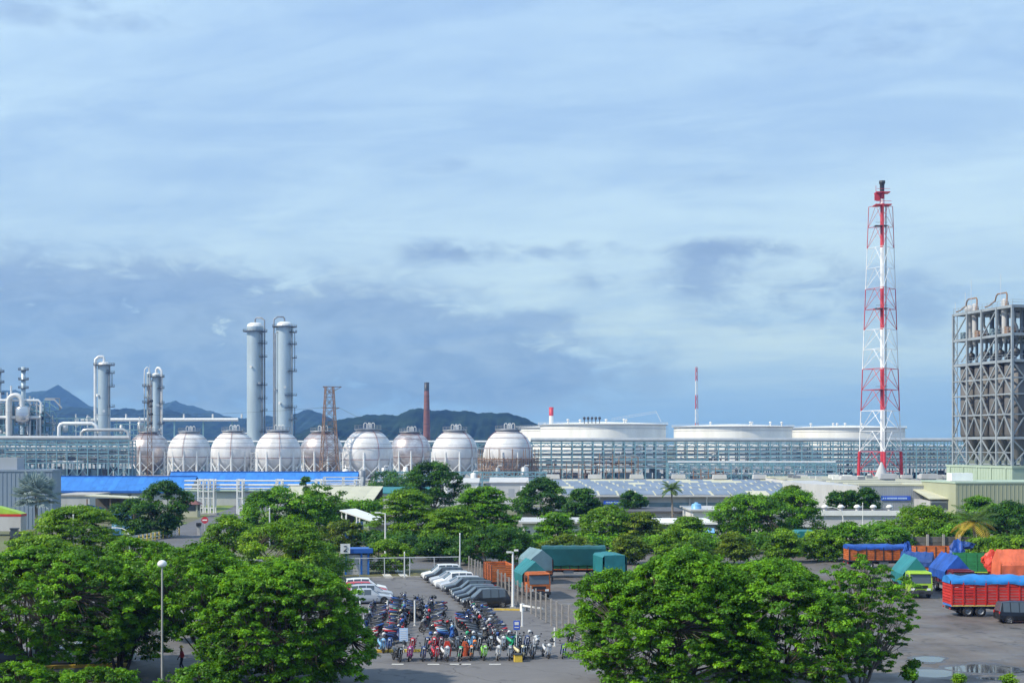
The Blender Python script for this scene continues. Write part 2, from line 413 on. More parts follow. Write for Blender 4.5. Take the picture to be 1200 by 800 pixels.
M['leafd'] = leafmat('leaf_deep', (0.016, 0.062, 0.008), (0.042, 0.145, 0.013), (0.105, 0.26, 0.018))
M['leafy'] = leafmat('leaf_yellowgreen', (0.045, 0.095, 0.006), (0.12, 0.21, 0.012), (0.25, 0.34, 0.02))
M['frond'] = leafmat('frond_silver', (0.15, 0.20, 0.20), (0.29, 0.37, 0.37), (0.46, 0.55, 0.54), 0.15, base=.4)
M['frondg'] = leafmat('frond_green', (0.03, 0.08, 0.015), (0.07, 0.14, 0.02), (0.13, 0.2, 0.03), 0.3, base=.4)
M['frondy'] = leafmat('frond_yellow', (0.40, 0.28, 0.03), (0.5, 0.36, 0.04), (0.6, 0.45, 0.06), 0.3, base=.4)
M['tarp_teal'] = mat('tarp_teal', (0.004, 0.072, 0.08), 0.5, var=0.18, scale=0.6, bump=0.5, fine=1.5)
M['tarp_tealp'] = mat('tarp_turquoise', (0.015, 0.175, 0.195), 0.5, var=0.15, scale=0.6, bump=0.5, fine=1.5)
M['tarp_blue'] = mat('tarp_blue', (0.012, 0.075, 0.36), 0.55, var=0.3, scale=0.7, bump=0.6, fine=1.5)
M['tarp_sky'] = mat('tarp_sky_blue', (0.02, 0.20, 0.55), 0.42, var=0.2, scale=0.7, bump=0.6, fine=1.2)
M['tarp_navy'] = mat('tarp_navy', (0.012, 0.05, 0.20), 0.5, var=0.2, scale=0.7, bump=0.5, fine=1.5)
M['tarp_orange'] = mat('tarp_orange', (0.66, 0.14, 0.06), 0.6, var=0.2, scale=0.6, bump=0.5, fine=1.5)
M['tarp_red'] = mat('tarp_red', (0.62, 0.06, 0.03), 0.5, var=0.15, scale=0.8, bump=0.6, fine=1.5)
M['tarp_grey'] = mat('tarp_grey_teal', (0.15, 0.24, 0.27), 0.5, var=0.15, scale=0.6, bump=0.5, fine=1.5)
M['orange'] = mat('truck_orange', (0.50, 0.13, 0.03), 0.6, var=0.3, scale=1.2)
M['truckred'] = mat('truck_red', (0.55, 0.03, 0.02), 0.4, var=0.15, scale=0.8)
M['maroon'] = mat('truck_maroon', (0.15, 0.012, 0.018), 0.4, var=0.15)
M['lime'] = mat('truck_lime', (0.38, 0.60, 0.05), 0.4, var=0.1)
M['truckgreen'] = mat('truck_green', (0.02, 0.18, 0.06), 0.5, var=0.2)
M['chassis'] = mat('chassis_dark', (0.022, 0.025, 0.032), 0.6, var=0.2)
M['truckblue'] = mat('truck_blue', (0.05, 0.18, 0.55), 0.4, var=0.15)
PAINT = {}
def paint(name, col):
    if name not in PAINT: PAINT[name] = mat('paint_' + name, col, 0.30, 0.0, var=0.0, coat=0.45, spec=0.4)
    return PAINT[name]

# ------------------------------------------------------------------ ground, roads, yards
def rect(x0, x1, y0, y1): return [(x0, y0), (x1, y0), (x1, y1), (x0, y1)]
LU, LV = Vector((0.982, 0.187)), Vector((-0.187, 0.982))        # the parking lot runs a little askew to the view
struct('ground', MB().sheet(rect(-7000, 7000, -300, 7400), 0.0), M['ground'], 'green and earthy open ground reaching to the hills', 'ground')
struct('plant_yard', MB().sheet(rect(-420, 520, 345, 1100), 0.006), M['gravel'], 'grey gravel yard under the tanks and pipe racks', 'yard')
struct('truck_yard', MB().sheet([(5.0, 60), (120, 60), (120, 196), (-12.5, 196), (-4.3, 162)], 0.010), M['yard'], 'wet brown grey concrete yard where lorries park', 'yard')
struct('parking_lot', MB().sheet([(-80, 98.0), (6.2, 98.0), (6.2, 106), (-4.6, 161.4), (-80, 147)], 0.014), M['asphalt'], 'grey asphalt parking lot full of motorcycles and cars', 'parking lot')
struct('drive_lane', MB().sheet(rect(-80, 4.9, 55, 97.95), 0.012), M['lane'], 'pale asphalt drive lane along the front motorcycles', 'lane')
struct('cross_road', MB().sheet([(-90, 158), (-10, 171), (26, 198), (26, 206), (-10, 190), (-90, 172)], 0.018), M['road'], 'grey cross road behind the parking lot fence', 'road')
struct('verge', MB().sheet([(-60, 151.2), (-5.4, 161.5), (-6.6, 168), (-60, 157.6)], 0.016), M['drygrass'], 'narrow grassy verge at the back of the parking lot', 'verge')
def ribbon(pts, w):
    L_, R_ = [], []
    for i, p in enumerate(pts):
        d = (Vector(pts[min(i+1, len(pts)-1)]) - Vector(pts[max(i-1, 0)])).normalized()
        n = Vector((-d.y, d.x)) * w[i] / 2
        L_.append((p[0]+n.x, p[1]+n.y)); R_.append((p[0]-n.x, p[1]-n.y))
    mb = MB()
    mb.add([(x, y, 0) for x, y in L_] + [(x, y, 0) for x, y in R_], [(i, i+1, len(pts)+i+1, len(pts)+i) for i in range(len(pts)-1)])
    return mb
rp = [gp(60, 668), gp(130, 652), gp(185, 640), gp(222, 629), gp(245, 616), gp(268, 606), gp(292, 597), gp(300, 590), gp(298, 584)]
o = struct('plant_road', ribbon(rp, [8, 8, 8.5, 9, 11, 10, 10, 9, 9]), M['road'], 'grey road curving between lawns to the plant gate', 'road'); o.location.z = 0.022
lawn = [gp(150, 646), gp(205, 636), gp(222, 626), gp(226, 612), gp(180, 610), gp(120, 622)]
struct('lawn', MB().sheet(lawn, 0.012), M['grass'], 'bright green lawn beside yellow posts and curving road', 'lawn')
lawn2 = [gp(236, 606), gp(262, 604), gp(290, 589), gp(296, 582), gp(240, 583)]
struct('far_lawn', MB().sheet(lawn2, 0.012), M['grass'], 'dry green lawn under the pale pipe bridge', 'lawn')
for i, (px, py, ww, hh) in enumerate(((1089, 772, 1.05, 2.4), (1094, 788.5, 1.6, 3.2), (1155, 783.5, 2.25, 3.6), (1163, 795, .8, 1.0))):
    c = gp(px, py); rng = random.Random(i + 3); pts = []
    for k in range(40):
        a = 2*math.pi*k/40
        rr = 1 + 0.10*math.sin(2*a+i) + 0.08*math.sin(3*a+2*i) + 0.05*math.sin(5*a+i*3) + 0.03*math.sin(9*a)
        pts.append((c[0] + ww*rr*math.cos(a), c[1] + hh*0.55*rr*math.sin(a)))
    wp_ = [(c[0]+(x-c[0])*(1.22+.12*math.sin(q*.8+i)), c[1]+(y-c[1])*(1.5+.2*math.sin(q*.55+2*i))) for q, (x, y) in enumerate(pts)]
    struct('wet_patch', MB().sheet(wp_, 0.0125+.0004*i), M['wet'], 'dark wet ground round %s' % ('the farthest yard puddle', 'the elongated yard puddle', 'the largest yard puddle', 'the thin yard puddle')[i], 'wet patch')
    tag(obj('puddle', MB().sheet(pts, 0.016).mesh('puddle', M['water'])),
        ['small bright puddle lying farthest from camera in lorry yard', 'bright elongated puddle nearest the bare bushy tree', 'largest puddle in the lorry yard mirroring sky and wall', 'small thin puddle below the largest puddle in the yard'][i], 'puddle', 'puddles in the yard', 'structure')
# kerbs and painted marks of the lot
def strip(a, b, w, h, z=0.0): return MB().bar((a[0], a[1], z+h/2), (b[0], b[1], z+h/2), w, h)
struct('kerb_back', strip((-60, 150.9), (-5.2, 161.2), 0.3, 0.14), M['kerb'], 'pale kerb along the back edge of the parking lot', 'kerb')
struct('kerb_island', strip(gp(444, 690), gp(472, 712), 0.35, 0.13), M['kerb'], 'worn pale kerb beside the left row of cars', 'kerb')
struct('kerb_yellow', strip(gp(579, 714.5), gp(610, 715), 0.3, 0.15), M['yellow'], 'yellow kerb at the end of the right car row', 'kerb')
struct('kerb_front', strip(gp(436, 764), gp(500, 763), 0.4, 0.18), M['yellow'], 'yellow kerb behind the front motorcycles', 'kerb')
struct('kerb_left', strip(gp(-20, 785), gp(150, 780), 0.4, 0.2), M['yellow'], 'pale yellow kerb under the left foreground tree', 'kerb')
mk = MB()
for a, b in ((gp(447, 666), gp(456, 677)), (gp(463, 665), gp(475, 676))): mk.bar((a[0], a[1], 0.023), (b[0], b[1], 0.023), 0.9, 0.006)
struct('road_marking', mk, M['whitepaint'], 'white slanted stripes painted on the cross road', 'road marking')
for k, px in enumerate((466, 508, 534, 545, 580)):
    c = gp(px, 778)
    struct('parking_marking', MB().box((c[0], c[1], 0.019), (0.8, 0.3, 0.006)), M['whitepaint'],
           'worn white paint dash on the drive lane, %s from left' % ORD[k], 'road marking')

# ------------------------------------------------------------------ hills
def hill(name, label, Y, pts, depth, seed, dy=2):
    rng = np.random.default_rng(seed)
    xs = np.arange(pts[0][0], pts[-1][0] + 1, dy, dtype=float)
    py = np.interp(xs, [p[0] for p in pts], [p[1] for p in pts])
    for f, a in ((0.11, 1.0), (0.27, 0.55), (0.6, 0.35), (1.3, 0.22)):
        py = py + a * np.sin(xs * f + rng.uniform(0, 6.3)) * np.clip((HZ - py) / 12, 0, 1)
    hz = np.maximum(HC - (py - HZ) * Y / F, 0.0)
    nr = 26; V, Fc = [], []
    for j in range(nr):
        t = j / (nr - 1)                                    # 0 at the foot, 1 at the crest
        d = -depth * (1 - t)
        prof = t ** 1.5
        for i, x in enumerate(xs):
            spur = 1 + 0.16 * (1 - t) * math.sin(x*0.22 + 5*t + seed) + 0.13 * (1-t) * math.sin(x*0.61 - 7*t) + 0.05*(1-t)*math.sin(x*1.7+11*t)
            V.append(((x - 600) * Y / F, Y + d, hz[i] * min(prof * spur, 1.0) - 0.5))
    nx = len(xs)
    for i, x in enumerate(xs): V.append(((x - 600) * Y / F, Y + depth * 0.8, -0.5))
    for j in range(nr):
        for i in range(nx - 1): Fc.append((j*nx+i, j*nx+i+1, (j+1)*nx+i+1, (j+1)*nx+i))
    mb = MB(); mb.add(V, Fc, True)
    return struct(name, mb, M['hill'], label, 'hill')
hill('far_mountain', 'tall blue mountain with a small peak far behind the plant', 6000,
     [(-300, 500), (-150, 470), (-60, 462), (0, 457), (30, 459), (58, 456), (68, 452), (76, 456), (88, 464), (100, 472), (118, 480), (150, 486), (175, 480), (195, 472), (206, 469), (222, 474), (245, 482), (275, 488), (300, 493), (330, 500), (400, 515)], 1400, 1)
hill('middle_hills', 'low dark blue hills behind the distillation columns', 4200,
     [(-250, 500), (0, 487), (60, 480), (90, 477), (120, 480), (150, 479), (185, 478), (215, 484), (250, 488), (290, 489), (320, 488), (340, 485), (350, 482), (361, 480), (372, 483), (388, 490), (420, 500), (470, 515)], 900, 2)
hill('green_hills', 'wooded green hill ridge behind the brick chimney', 2600,
     [(330, 512), (380, 495), (400, 490), (420, 487), (445, 486), (465, 485), (480, 480), (489, 478), (505, 481), (520, 479), (530, 480), (545, 482), (562, 484), (578, 482), (592, 483), (606, 487), (625, 494), (650, 502), (690, 512), (740, 518)], 600, 3)

# ------------------------------------------------------------------ storage spheres
def sphere_parts():
    P = {}
    prof = [(10*math.sin(math.pi*i/28), -10*math.cos(math.pi*i/28)) for i in range(29)]
    P['shell'] = MB().lathe(prof, 56).mesh('shell', M['sphere'])
    P['seam'] = [MB().ring(10*math.cos(math.asin(h/10))+.02, 0.07, (0, 0, h), 48, 4).mesh('seam', M['steelw']) for h in (-2, 2.6)]
    P['leg'] = MB().cyl((0, 0, 0), (0, 0, 11.6), 0.55, 0.5, 10).mesh('leg', M['steelw'])
    n = 10; a = 2*math.pi/n; rr = 9.75
    p0, p1 = Vector((rr, 0, 0)), Vector((rr*math.cos(a), rr*math.sin(a), 0))
    up = Vector((0, 0, 6.6)); lo = Vector((0, 0, 0.6))
    P['brace'] = MB().tube([p0+lo, p1+up], 0.26, 5).tube([p1+lo, p0+up], 0.26, 5).mesh('brace', M['steelw'])
    P['ring'] = [(h, MB().ring(10*math.cos(math.asin(h/10))+0.35, 0.085, (0, 0, h), 48, 5).mesh('spray_ring', M['redpipe'])) for h in (8.4, 6.4, 2.2, -2.4)]
    d = MB()
    for k in range(2):
        b = 0.7 + k*math.pi/2*2.2
        d.tube([((10.3)*math.cos(t)*math.cos(b), 10.3*math.cos(t)*math.sin(b), 10.3*math.sin(t)) for t in [R(x) for x in range(-20, 80, 8)]], 0.09, 5)
    P['riser'] = d.mesh('spray_riser', M['redpipe'])
    pl = MB(); pl.lathe([(5.4, 9.5), (5.4, 9.8), (1.2, 10.1)], 24); pl.lathe([(5.4, 9.5), (4.4, 8.95)], 24)
    P['platform'] = pl.mesh('platform', M['pipeg'])
    rl = MB()
    for h in (10.4, 11.2): rl.ring(5.3, 0.07, (0, 0, h), 24, 4)
    for k in range(16): rl.bar((5.3*math.cos(k*math.pi/8), 5.3*math.sin(k*math.pi/8), 9.7), (5.3*math.cos(k*math.pi/8), 5.3*math.sin(k*math.pi/8), 11.2), 0.09)
    P['railing'] = rl.mesh('railing', M['pipeg'])
    v = MB()
    for x in (-1.6, 0, 1.5): v.tube([(x, 0, 9.8), (x, 0, 11.7), (x+.35, 0, 12.2), (x+.9, 0, 12.2), (x+1.2, 0, 11.7), (x+1.2, 0, 10)], 0.15, 6)
    v.cyl((0.6, .8, 9.8), (0.6, .8, 11.9), 0.35)
    P['vent'] = v.mesh('vent_pipes', M['pipew'])
    st = MB()
    pa, pb = Vector((4.2, -2.2, 9.6)), Vector((9.9, -4.6, 0.2))
    st.bar(pa, pb, 0.12, 0.35); st.bar(pa+Vector((.3, .9, 0)), pb+Vector((.3, .9, 0)), 0.12, 0.35)
    for k in range(26):
        q = pa.lerp(pb, k/25); st.bar(q, q+Vector((.3, .9, 0)), 0.3, 0.05)
    st.bar(pa+Vector((0, 0, 1)), pb+Vector((0, 0, 1)), 0.07)
    st.box((10.2, -4.4, 0.1), (1.6, 1.6, 0.12))
    P['stair'] = st.mesh('stair', M['steelw'])
    tw = MB()
    for x in (0, 2.2):
        for y in (0, 2.2): tw.bar((x, y, 0), (x, y, 11.2), 0.18)
    for h in range(5): tw.box((1.1, 1.1, 1.2+2.4*h), (2.4, 2.4, 0.1)); tw.bar((0, 0, 1.2+2.4*h), (2.2, 0, 2.4*h+3.4 if h < 4 else 11), 0.12)
    P['tower'] = tw.mesh('stair_tower', M['steelw'])
    return P
SP = sphere_parts()
SPH = [(175, 24, 1, 'silver gas sphere behind thin lattice mast at the left end of the row'),
       (222, 24.5, 0, 'white gas sphere second from the left in the row'),
       (273.5, 26, 0, 'white gas sphere third from the left in the row'),
       (326, 26.5, 0, 'white gas sphere fourth from left, right of twin columns foot'),
       (377, 25.3, 1, 'silver gas sphere behind the rusty power pylon'),
       (431, 29.3, 0, 'largest white gas sphere, right of the rusty power pylon'),
       (481, 24.2, 1, 'silver gas sphere set back below the brick chimney'),
       (533, 27, 0, 'white gas sphere third from right among the row, right of chimney'),
       (595.5, 28.6, 0, 'white gas sphere wrapped in rusty scaffolding at the right end of the row')]
SPH[7] = (533, 27, 0, 'white gas sphere between the brick chimney and the scaffolded sphere')
sph_xy = []
for i, (px, rp_, silver, lab) in enumerate(SPH):
    Y = F * 10 / rp_
    X = ax(px, Y); sph_xy.append((X, Y))
    t = thing('gas_sphere', lab, 'gas sphere', (X, Y, 0), R(6 + 9*i), 'gas storage spheres in a row')
    zc = 11.2
    sh = obj('shell', SP['shell'], t, (0, 0, zc), mat=M['silver'] if silver else None)
    for s in SP['seam']: obj('seam', s, sh)
    for k in range(10):
        a = 2*math.pi*k/10
        obj('leg', SP['leg'], t, (9.75*math.cos(a), 9.75*math.sin(a), 0))
        obj('brace', SP['brace'], t, (0, 0, 0), (0, 0, a))
    for h, r_ in SP['ring']: obj('spray_ring', r_, t, (0, 0, zc))
    obj('spray_riser', SP['riser'], t, (0, 0, zc), (0, 0, R(-150)))
    p = obj('platform', SP['platform'], t, (0, 0, zc)); obj('railing', SP['railing'], p); obj('vent_pipes', SP['vent'], p, (0, 0, 0), (0, 0, -R(6+9*i)))
    if i in (0, 2, 4, 6, 7): obj('stair', SP['stair'], t, (0, 0, zc), (0, 0, -R(6+9*i)))
    if i in (0, 2, 4): obj('stair_tower', SP['tower'], t, Matrix.Rotation(-R(6+9*i), 3, 'Z') @ Vector((9.2, -7, 0)), (0, 0, -R(6+9*i)))

# rusty scaffolding round the last sphere
def scaffold(label, loc, ring_r, h, n, a0, a1, deckz):
    t = thing('scaffold', label, 'scaffold', loc)
    pole = MB().cyl((0, 0, 0), (0, 0, h), 0.13, n=5).mesh('pole', M['rust'])
    deck = None
    for k in range(n + 1):
        a = a0 + (a1-a0)*k/n
        for rr in (ring_r, ring_r + 1.4): obj('pole', pole, t, (rr*math.cos(a), rr*math.sin(a), 0), scale=(1, 1, 1.0 if (k % 3) else 1.35))
    for z in [h*q for q in (0.2, 0.4, 0.6, 0.8)]:
        part('ledger', MB().ring(ring_r, 0.09, (0, 0, z), 24, 4, a0, a1).ring(ring_r+1.4, 0.09, (0, 0, z+.3), 24, 4, a0, a1), M['rust'], t)
    for k in range(n):
        a, b = a0 + (a1-a0)*k/n, a0 + (a1-a0)*(k+1)/n
        q = ring_r + 1.45
        for j in range(3):
            za, zb = h*j/3, h*(j+1)/3
            part('diagonal', MB().bar((q*math.cos(a), q*math.sin(a), za), (q*math.cos(b), q*math.sin(b), zb), 0.13), M['rust'], t)
        for z in deckz:
            m = (a+b)/2; rr = ring_r + .7
            part('deck_board', MB().box((rr*math.cos(m), rr*math.sin(m), z), (1.5, ring_r*(b-a)*1.05, 0.35), m), M['rust'], t)
scaffold('brown rusty scaffolding ringed around the lower half of the last sphere', sph_xy[8] + (0,), 11.0, 9.6, 22, R(175), R(365), (8.9, 5.0))

# ------------------------------------------------------------------ pipe racks
def pipe_rack(label, x0, x1, Y, n, top, levels, depth=9.0, seed=0, lower=True, colm='teal', skip=()):
    rng = random.Random(seed)
    t = thing('pipe_rack', label, 'pipe rack', (x0, Y, 0))
    L_ = x1 - x0; st = L_/n
    colmesh = MB().box((0, 0, top/2), (0.42, 0.5, top)).mesh('column', M[colm])
    for i in range(n+1):
        for y in (0, depth/2, depth): obj('column', colmesh, t, (i*st, y, 0))
    cross = MB().box((0, depth/2, 0), (0.3, depth-.62, 0.4)).mesh('cross_beam', M[colm])
    for i in range(n+1):
        for z in levels: obj('cross_beam', cross, t, (i*st, 0, z))
    for z in levels:
        for y in (0.0, depth):
            a = 0
            while a < n:
                b = min(n, a+rng.choice((2, 3, 3, 4, 6)))
                if z in (levels[0], levels[-1]) or rng.random() < .8: part('beam', MB().box(((a+b)*st/2, y-.02, z+.05+rng.uniform(-.1, .1)), ((b-a)*st-.02, 0.28, rng.choice((.3, .42, .42, .6)))), M[colm], t)
                a = b
    for k in range(n*2):
        za = rng.uniform(.5, top*.5); zb = za+rng.uniform(2, top*.5); x = rng.uniform(0, L_); y = rng.uniform(.4, depth)
        q = rng.random()
        if q < .55: part('riser', MB().tube([(x, y, za), (x, y, zb), (x+rng.choice((-1, 1))*rng.uniform(1, 4), y, zb)], rng.uniform(.12, .3), 6), M[rng.choice(('pipew', 'pipe', 'pipeg', 'rust'))], t)
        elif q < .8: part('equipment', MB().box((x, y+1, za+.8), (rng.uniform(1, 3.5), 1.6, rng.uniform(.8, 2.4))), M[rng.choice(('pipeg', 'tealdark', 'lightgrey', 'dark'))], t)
        else: part('drum', MB().lathe([(.01, -1.6), (.7, -1.3), (.7, 1.3), (.01, 1.6)], 10, (x, y+1, za+2)), M[rng.choice(('pipe', 'pipeg', 'pipew'))], t)
    hi = levels[-1]; l2 = levels[-2]
    kb = MB(); kb.bar((0, 0, hi-1.6), (st*0.5, 0, hi-.2), 0.25); kb.bar((st, 0, hi-1.6), (st*.5, 0, hi-.2), 0.25); kbm = kb.mesh('knee_brace', M[colm])
    xb = MB(); xb.bar((0, 0, 0.3), (st, 0, levels[0]-.2), 0.25); xb.bar((st, 0.3, .3), (0, 0.3, levels[0]-.2), 0.25); xbm = xb.mesh('cross_brace', M[colm])
    for i in range(n):
        if rng.random() < 0.85: obj('knee_brace', kbm, t, (i*st, -.02, 0))
        if rng.random() < 0.55: obj('cross_brace', xbm, t, (i*st, -.03, 0))
    for i in range(n):
        for y in (depth*.35, depth*.9):  # dark equipment-like blocks added to stand in for shade in the low bays
            if rng.random() < .75:
                part('shade_block', MB().box((i*st+st*rng.uniform(.3, .7), y, .0+levels[0]*.3), (st*rng.uniform(.4, .95), 1.5, levels[0]*rng.uniform(.4, .6))), M[rng.choice(('dark', 'tealdark', 'pipeg', 'tealdark'))], t)
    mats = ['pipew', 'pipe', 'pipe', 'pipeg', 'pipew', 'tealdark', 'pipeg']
    for z in levels[:-1]:
        y = 0.7
        while y < depth-.5:
            r = rng.choice((0.16, 0.22, 0.3, 0.42, 0.5))
            a, b = (0, L_) if rng.random() < .55 else sorted((rng.uniform(0, L_), rng.uniform(0, L_)))
            if b-a > 12: part('pipe', MB().cyl((a, y+r, z+.26+r), (b, y+r, z+.26+r), r, n=8), M[rng.choice(mats)], t)
            y += 2*r + rng.uniform(.8, 2.6)
    return t
RY = 612.0
rx0, rx1 = ax(622, RY), ax(1135, RY)
RL = [4.6, 6.6, 8.2, 9.8, 11.6, 13.4, 15.4]
rk = pipe_rack('long teal steel pipe rack in front of the white tanks', rx0, rx1, RY, 42, 15.9, RL, 10, 4)
part('main_pipe', MB().cyl((0, 1.1, 16.75), (rx1-rx0, 1.1, 16.75), 0.85, n=14), M['pipe'], rk)
part('second_pipe', MB().cyl((0, 3.6, 16.5), (rx1-rx0, 3.6, 16.5), 0.6, n=12), M['pipe'], rk)
# low front rack and rusty work area
rk2 = pipe_rack('low pale blue pipe rack in front of the long rack', ax(783, 560), ax(980, 560), 560, 16, 7.6, [2.6, 4.6, 6.6], 5, 9)
part('top_pipe', MB().cyl((0, 1, 7.9), (ax(980, 560)-ax(783, 560), 1, 7.9), 0.35, n=10), M['pipew'], rk2)
def scaff_row(label, px0, px1, Y, h, seed):
    rng = random.Random(seed); X0, X1 = ax(px0, Y), ax(px1, Y)
    t = thing('scaffold', label, 'scaffold', (X0, Y, 0)); L_ = X1-X0; n = max(3, int(L_/2.4))
    pm = MB().cyl((0, 0, 0), (0, 0, 1), 0.13, n=5).mesh('pole', M['rust'])
    for i in range(n+1):
        for y in (0, 1.8): obj('pole', pm, t, (L_*i/n, y, 0), scale=(1, 1, h*rng.uniform(.75, 1.1)))
    for z in (h*.3, h*.62, h*.92):
        part('ledger', MB().bar((0, 0, z), (L_, 0, z), 0.2), M['rust'], t)
    for i in range(n):
        if rng.random() < .7: part('deck_board', MB().box((L_*(i+.5)/n, .9, h*rng.choice((.3, .62, .92))+.1), (L_/n, 1.6, .22)), M['rust'], t)
        if rng.random() < .8: part('diagonal', MB().bar((L_*i/n, 0, h*.3), (L_*(i+1)/n, 0, h*.62), 0.14), M['rust'], t)
scaff_row('rusty scaffolding along the foot of the rack, nearest the last sphere', 628, 700, 596, 7.0, 1)
scaff_row('rusty scaffolding along the rack foot under the first white tank', 703, 748, 596, 10.4, 2)
scaff_row('small rusty scaffold under the thin red and white mast', 813, 848, 550, 5.6, 3)
# left rack
RYL = 640.0
lx0, lx1 = ax(-30, RYL), ax(151, RYL)
rkl = pipe_rack('teal steel pipe rack at the left behind the blue roofed sheds', lx0, lx1, RYL, 15, 16.6, [6.4, 8.2, 9.8, 11.4, 13.0, 14.8, 16.4], 12, 21)
part('main_pipe', MB().cyl((0, .8, 17.8), (lx1-lx0, .8, 17.8), 0.95, n=14), M['pipe'], rkl)
X = ax(93, RYL)-lx0
part('loop_pipe', MB().tube([(X, 3, 17.2), (X, 3, 20), (X+1.2, 3, 21.2), (X+3, 3, 21.4), (X+19, 3, 21.4), (X+21, 3, 20.4), (X+21.4, 3, 17.4)], 0.75, 10), M['pipe'], rkl)
# expansion loop beside the process plant
X = ax(65, RYL)-lx0
part('loop_pipe', MB().tube([(X, 5, 17.2), (X, 5, 22.6), (X+.7, 5, 23.9), (X+2, 5, 24.3), (X+15, 5, 24.3), (X+16.6, 5, 23.4), (X+18.6, 5, 19.2), (X+19, 5, 17.6)], 0.8, 10), M['pipew'], rkl)
# the teal rack goes on behind the spheres
rkm = pipe_rack('teal pipe rack half hidden behind the row of spheres', ax(150, 735), ax(624, 735), 735, 37, 15.4, [3.2, 6.2, 9.2, 12.2, 15.0], 8, 33)
part('main_pipe', MB().cyl((0, .8, 16.2), (ax(624, 735)-ax(150, 735), .8, 16.2), 0.6, n=10), M['pipew'], rkm)
# white pipe bridge far behind
t = thing('pipe_bridge', 'long thin white pipeline carried high behind the left spheres', 'pipeline', (ax(95, 860), 860, 0))
Lb = ax(279, 860)-ax(95, 860); zb = az_(491.5, 860)
part('pipe', MB().cyl((0, 0, zb), (Lb, 0, zb), 1.0, n=10), M['pipew'], t)
for k in range(6):
    q = Lb*(0.04+.184*k)
    part('support', MB().bar((q, .8, 0), (q, .8, zb-.9), 0.8), M['teal'], t); part('vent', MB().cyl((q+6, 0, zb+.9), (q+6, 0, zb+3.4), 0.55), M['pipew'], t)

# ------------------------------------------------------------------ storage tanks
def tank(label, px0, px1, ytop, Yc, seed, extras=0):
    rpx = (px1-px0)/2; pc = (px0+px1)/2
    r = rpx*Yc/F; X = ax(pc, Yc); h = az_(ytop, Yc-r)
    t = thing('storage_tank', label, 'tank', (X, Yc, 0), 0, 'white storage tanks behind the rack')
    part('shell', MB().lathe([(r, 0), (r, h*.33), (r, h*.66), (r, h)], 96), M['tankwhite'], t)
    part('roof', MB().lathe([(r, h-.02), (r*.6, h+1.0), (0.01, h+1.7)], 96), M['tankwhite'], t)
    part('wind_girder', MB().lathe([(r+.02, h-.5), (r+1.3, h-.35), (r+1.3, h-.1), (r+.02, h-.05)], 96, smooth=False), M['lightgrey'], t)
    for z in (h-2.6,): part('stiffener', MB().ring(r+.1, 0.16, (0, 0, z), 96, 4), M['lightgrey'], t)
    rl = MB()
    for q in (.6, 1.15): rl.ring(r+1.2, 0.05, (0, 0, h+q), 96, 4)
    for k in range(96): rl.bar(((r+1.2)*math.cos(k*math.pi/48), (r+1.2)*math.sin(k*math.pi/48), h-.1), ((r+1.2)*math.cos(k*math.pi/48), (r+1.2)*math.sin(k*math.pi/48), h+1.15), 0.07)
    part('railing', rl, M['steelw'], t)
    st = MB()
    for k in range(26):
        a = R(-28) + k*R(1.1); z = 1+(h-2)*k/25
        st.box(((r+.8)*math.cos(a), (r+.8)*math.sin(a), z), (1.2, .9, .15), a)
    part('stair', st, M['steelw'], t)
    rng = random.Random(seed)
    for k in range(5):
        a = rng.uniform(-2.6, -.5); q = r*rng.uniform(.5, .92)
        part('roof_vent', MB().cyl((q*math.cos(a), q*math.sin(a), h), (q*math.cos(a), q*math.sin(a), h+2.2), 0.5).lathe([(0.01, 3.0), (.9, 2.7), (.9, 2.1), (.5, 2.0)], 10, (q*math.cos(a), q*math.sin(a), h)), M['pipew'], t)
    if extras:
        for k in range(5):
            x = -r*.34 + k*2.2
            part('foam_chamber', MB().cyl((x, -r*.86, h+.2), (x, -r*.86, h+2.6), 0.28).lathe([(0.01, 1.1), (.65, .9), (.85, 0), (.5, -.5)], 10, (x, -r*.86, h+3.0)), M['dark'], t)
        la = MB()
        pa, pb = Vector((r*.1, -r*.6, h+2.2)), Vector((r*.80, -r*.45, h+6.6))
        for dz in (0, 1.1):
            la.bar(pa+Vector((0, 0, dz)), pb+Vector((0, 0, dz)), 0.14)
        for k in range(16):
            q = pa.lerp(pb, k/15); la.bar(q, q+Vector((0, 0, 1.1)), 0.1)
        la.bar(pb+Vector((0, 0, 1)), pb+Vector((3, 0, -5)), .2)
        part('rolling_ladder', la, M['steelw'], t)
    return t
tank('big white storage tank with rolling ladder and dark vents on its roof', 633, 780, 496.3, 850, 1, 1)
tank('white storage tank behind the thin red and white mast', 790, 927, 499.0, 905, 2)
tank('white storage tank standing behind the flare tower', 925, 1058, 500.5, 935, 3)
tank('white tank mostly hidden between last sphere and big tank', 607, 735, 500, 1010, 4)

# ------------------------------------------------------------------ columns of the plant
def platform(t, r, z, a0, a1, w=2.1):
    n = max(4, int(abs(a1-a0)/R(15)))
    mb = MB()
    for k in range(n):
        a, b = a0+(a1-a0)*k/n, a0+(a1-a0)*(k+1)/n
        P = [(q*math.cos(c), q*math.sin(c), zz) for zz in (z-.12, z+.12) for q, c in ((r+.02, a), (r+w, a), (r+w, b), (r+.02, b))]
        mb.add(P, [(0, 1, 2, 3), (7, 6, 5, 4), (1, 5, 6, 2), (0, 4, 5, 1), (2, 6, 7, 3)])
    for q in (.55, 1.1): mb.ring(r+w-.06, 0.06, (0, 0, z+q), n, 4, a0, a1)
    for k in range(n+1):
        a = a0+(a1-a0)*k/n
        mb.bar(((r+w-.06)*math.cos(a), (r+w-.06)*math.sin(a), z), ((r+w-.06)*math.cos(a), (r+w-.06)*math.sin(a), z+1.1), 0.08)
    return part('platform', mb, M['dark'], t)
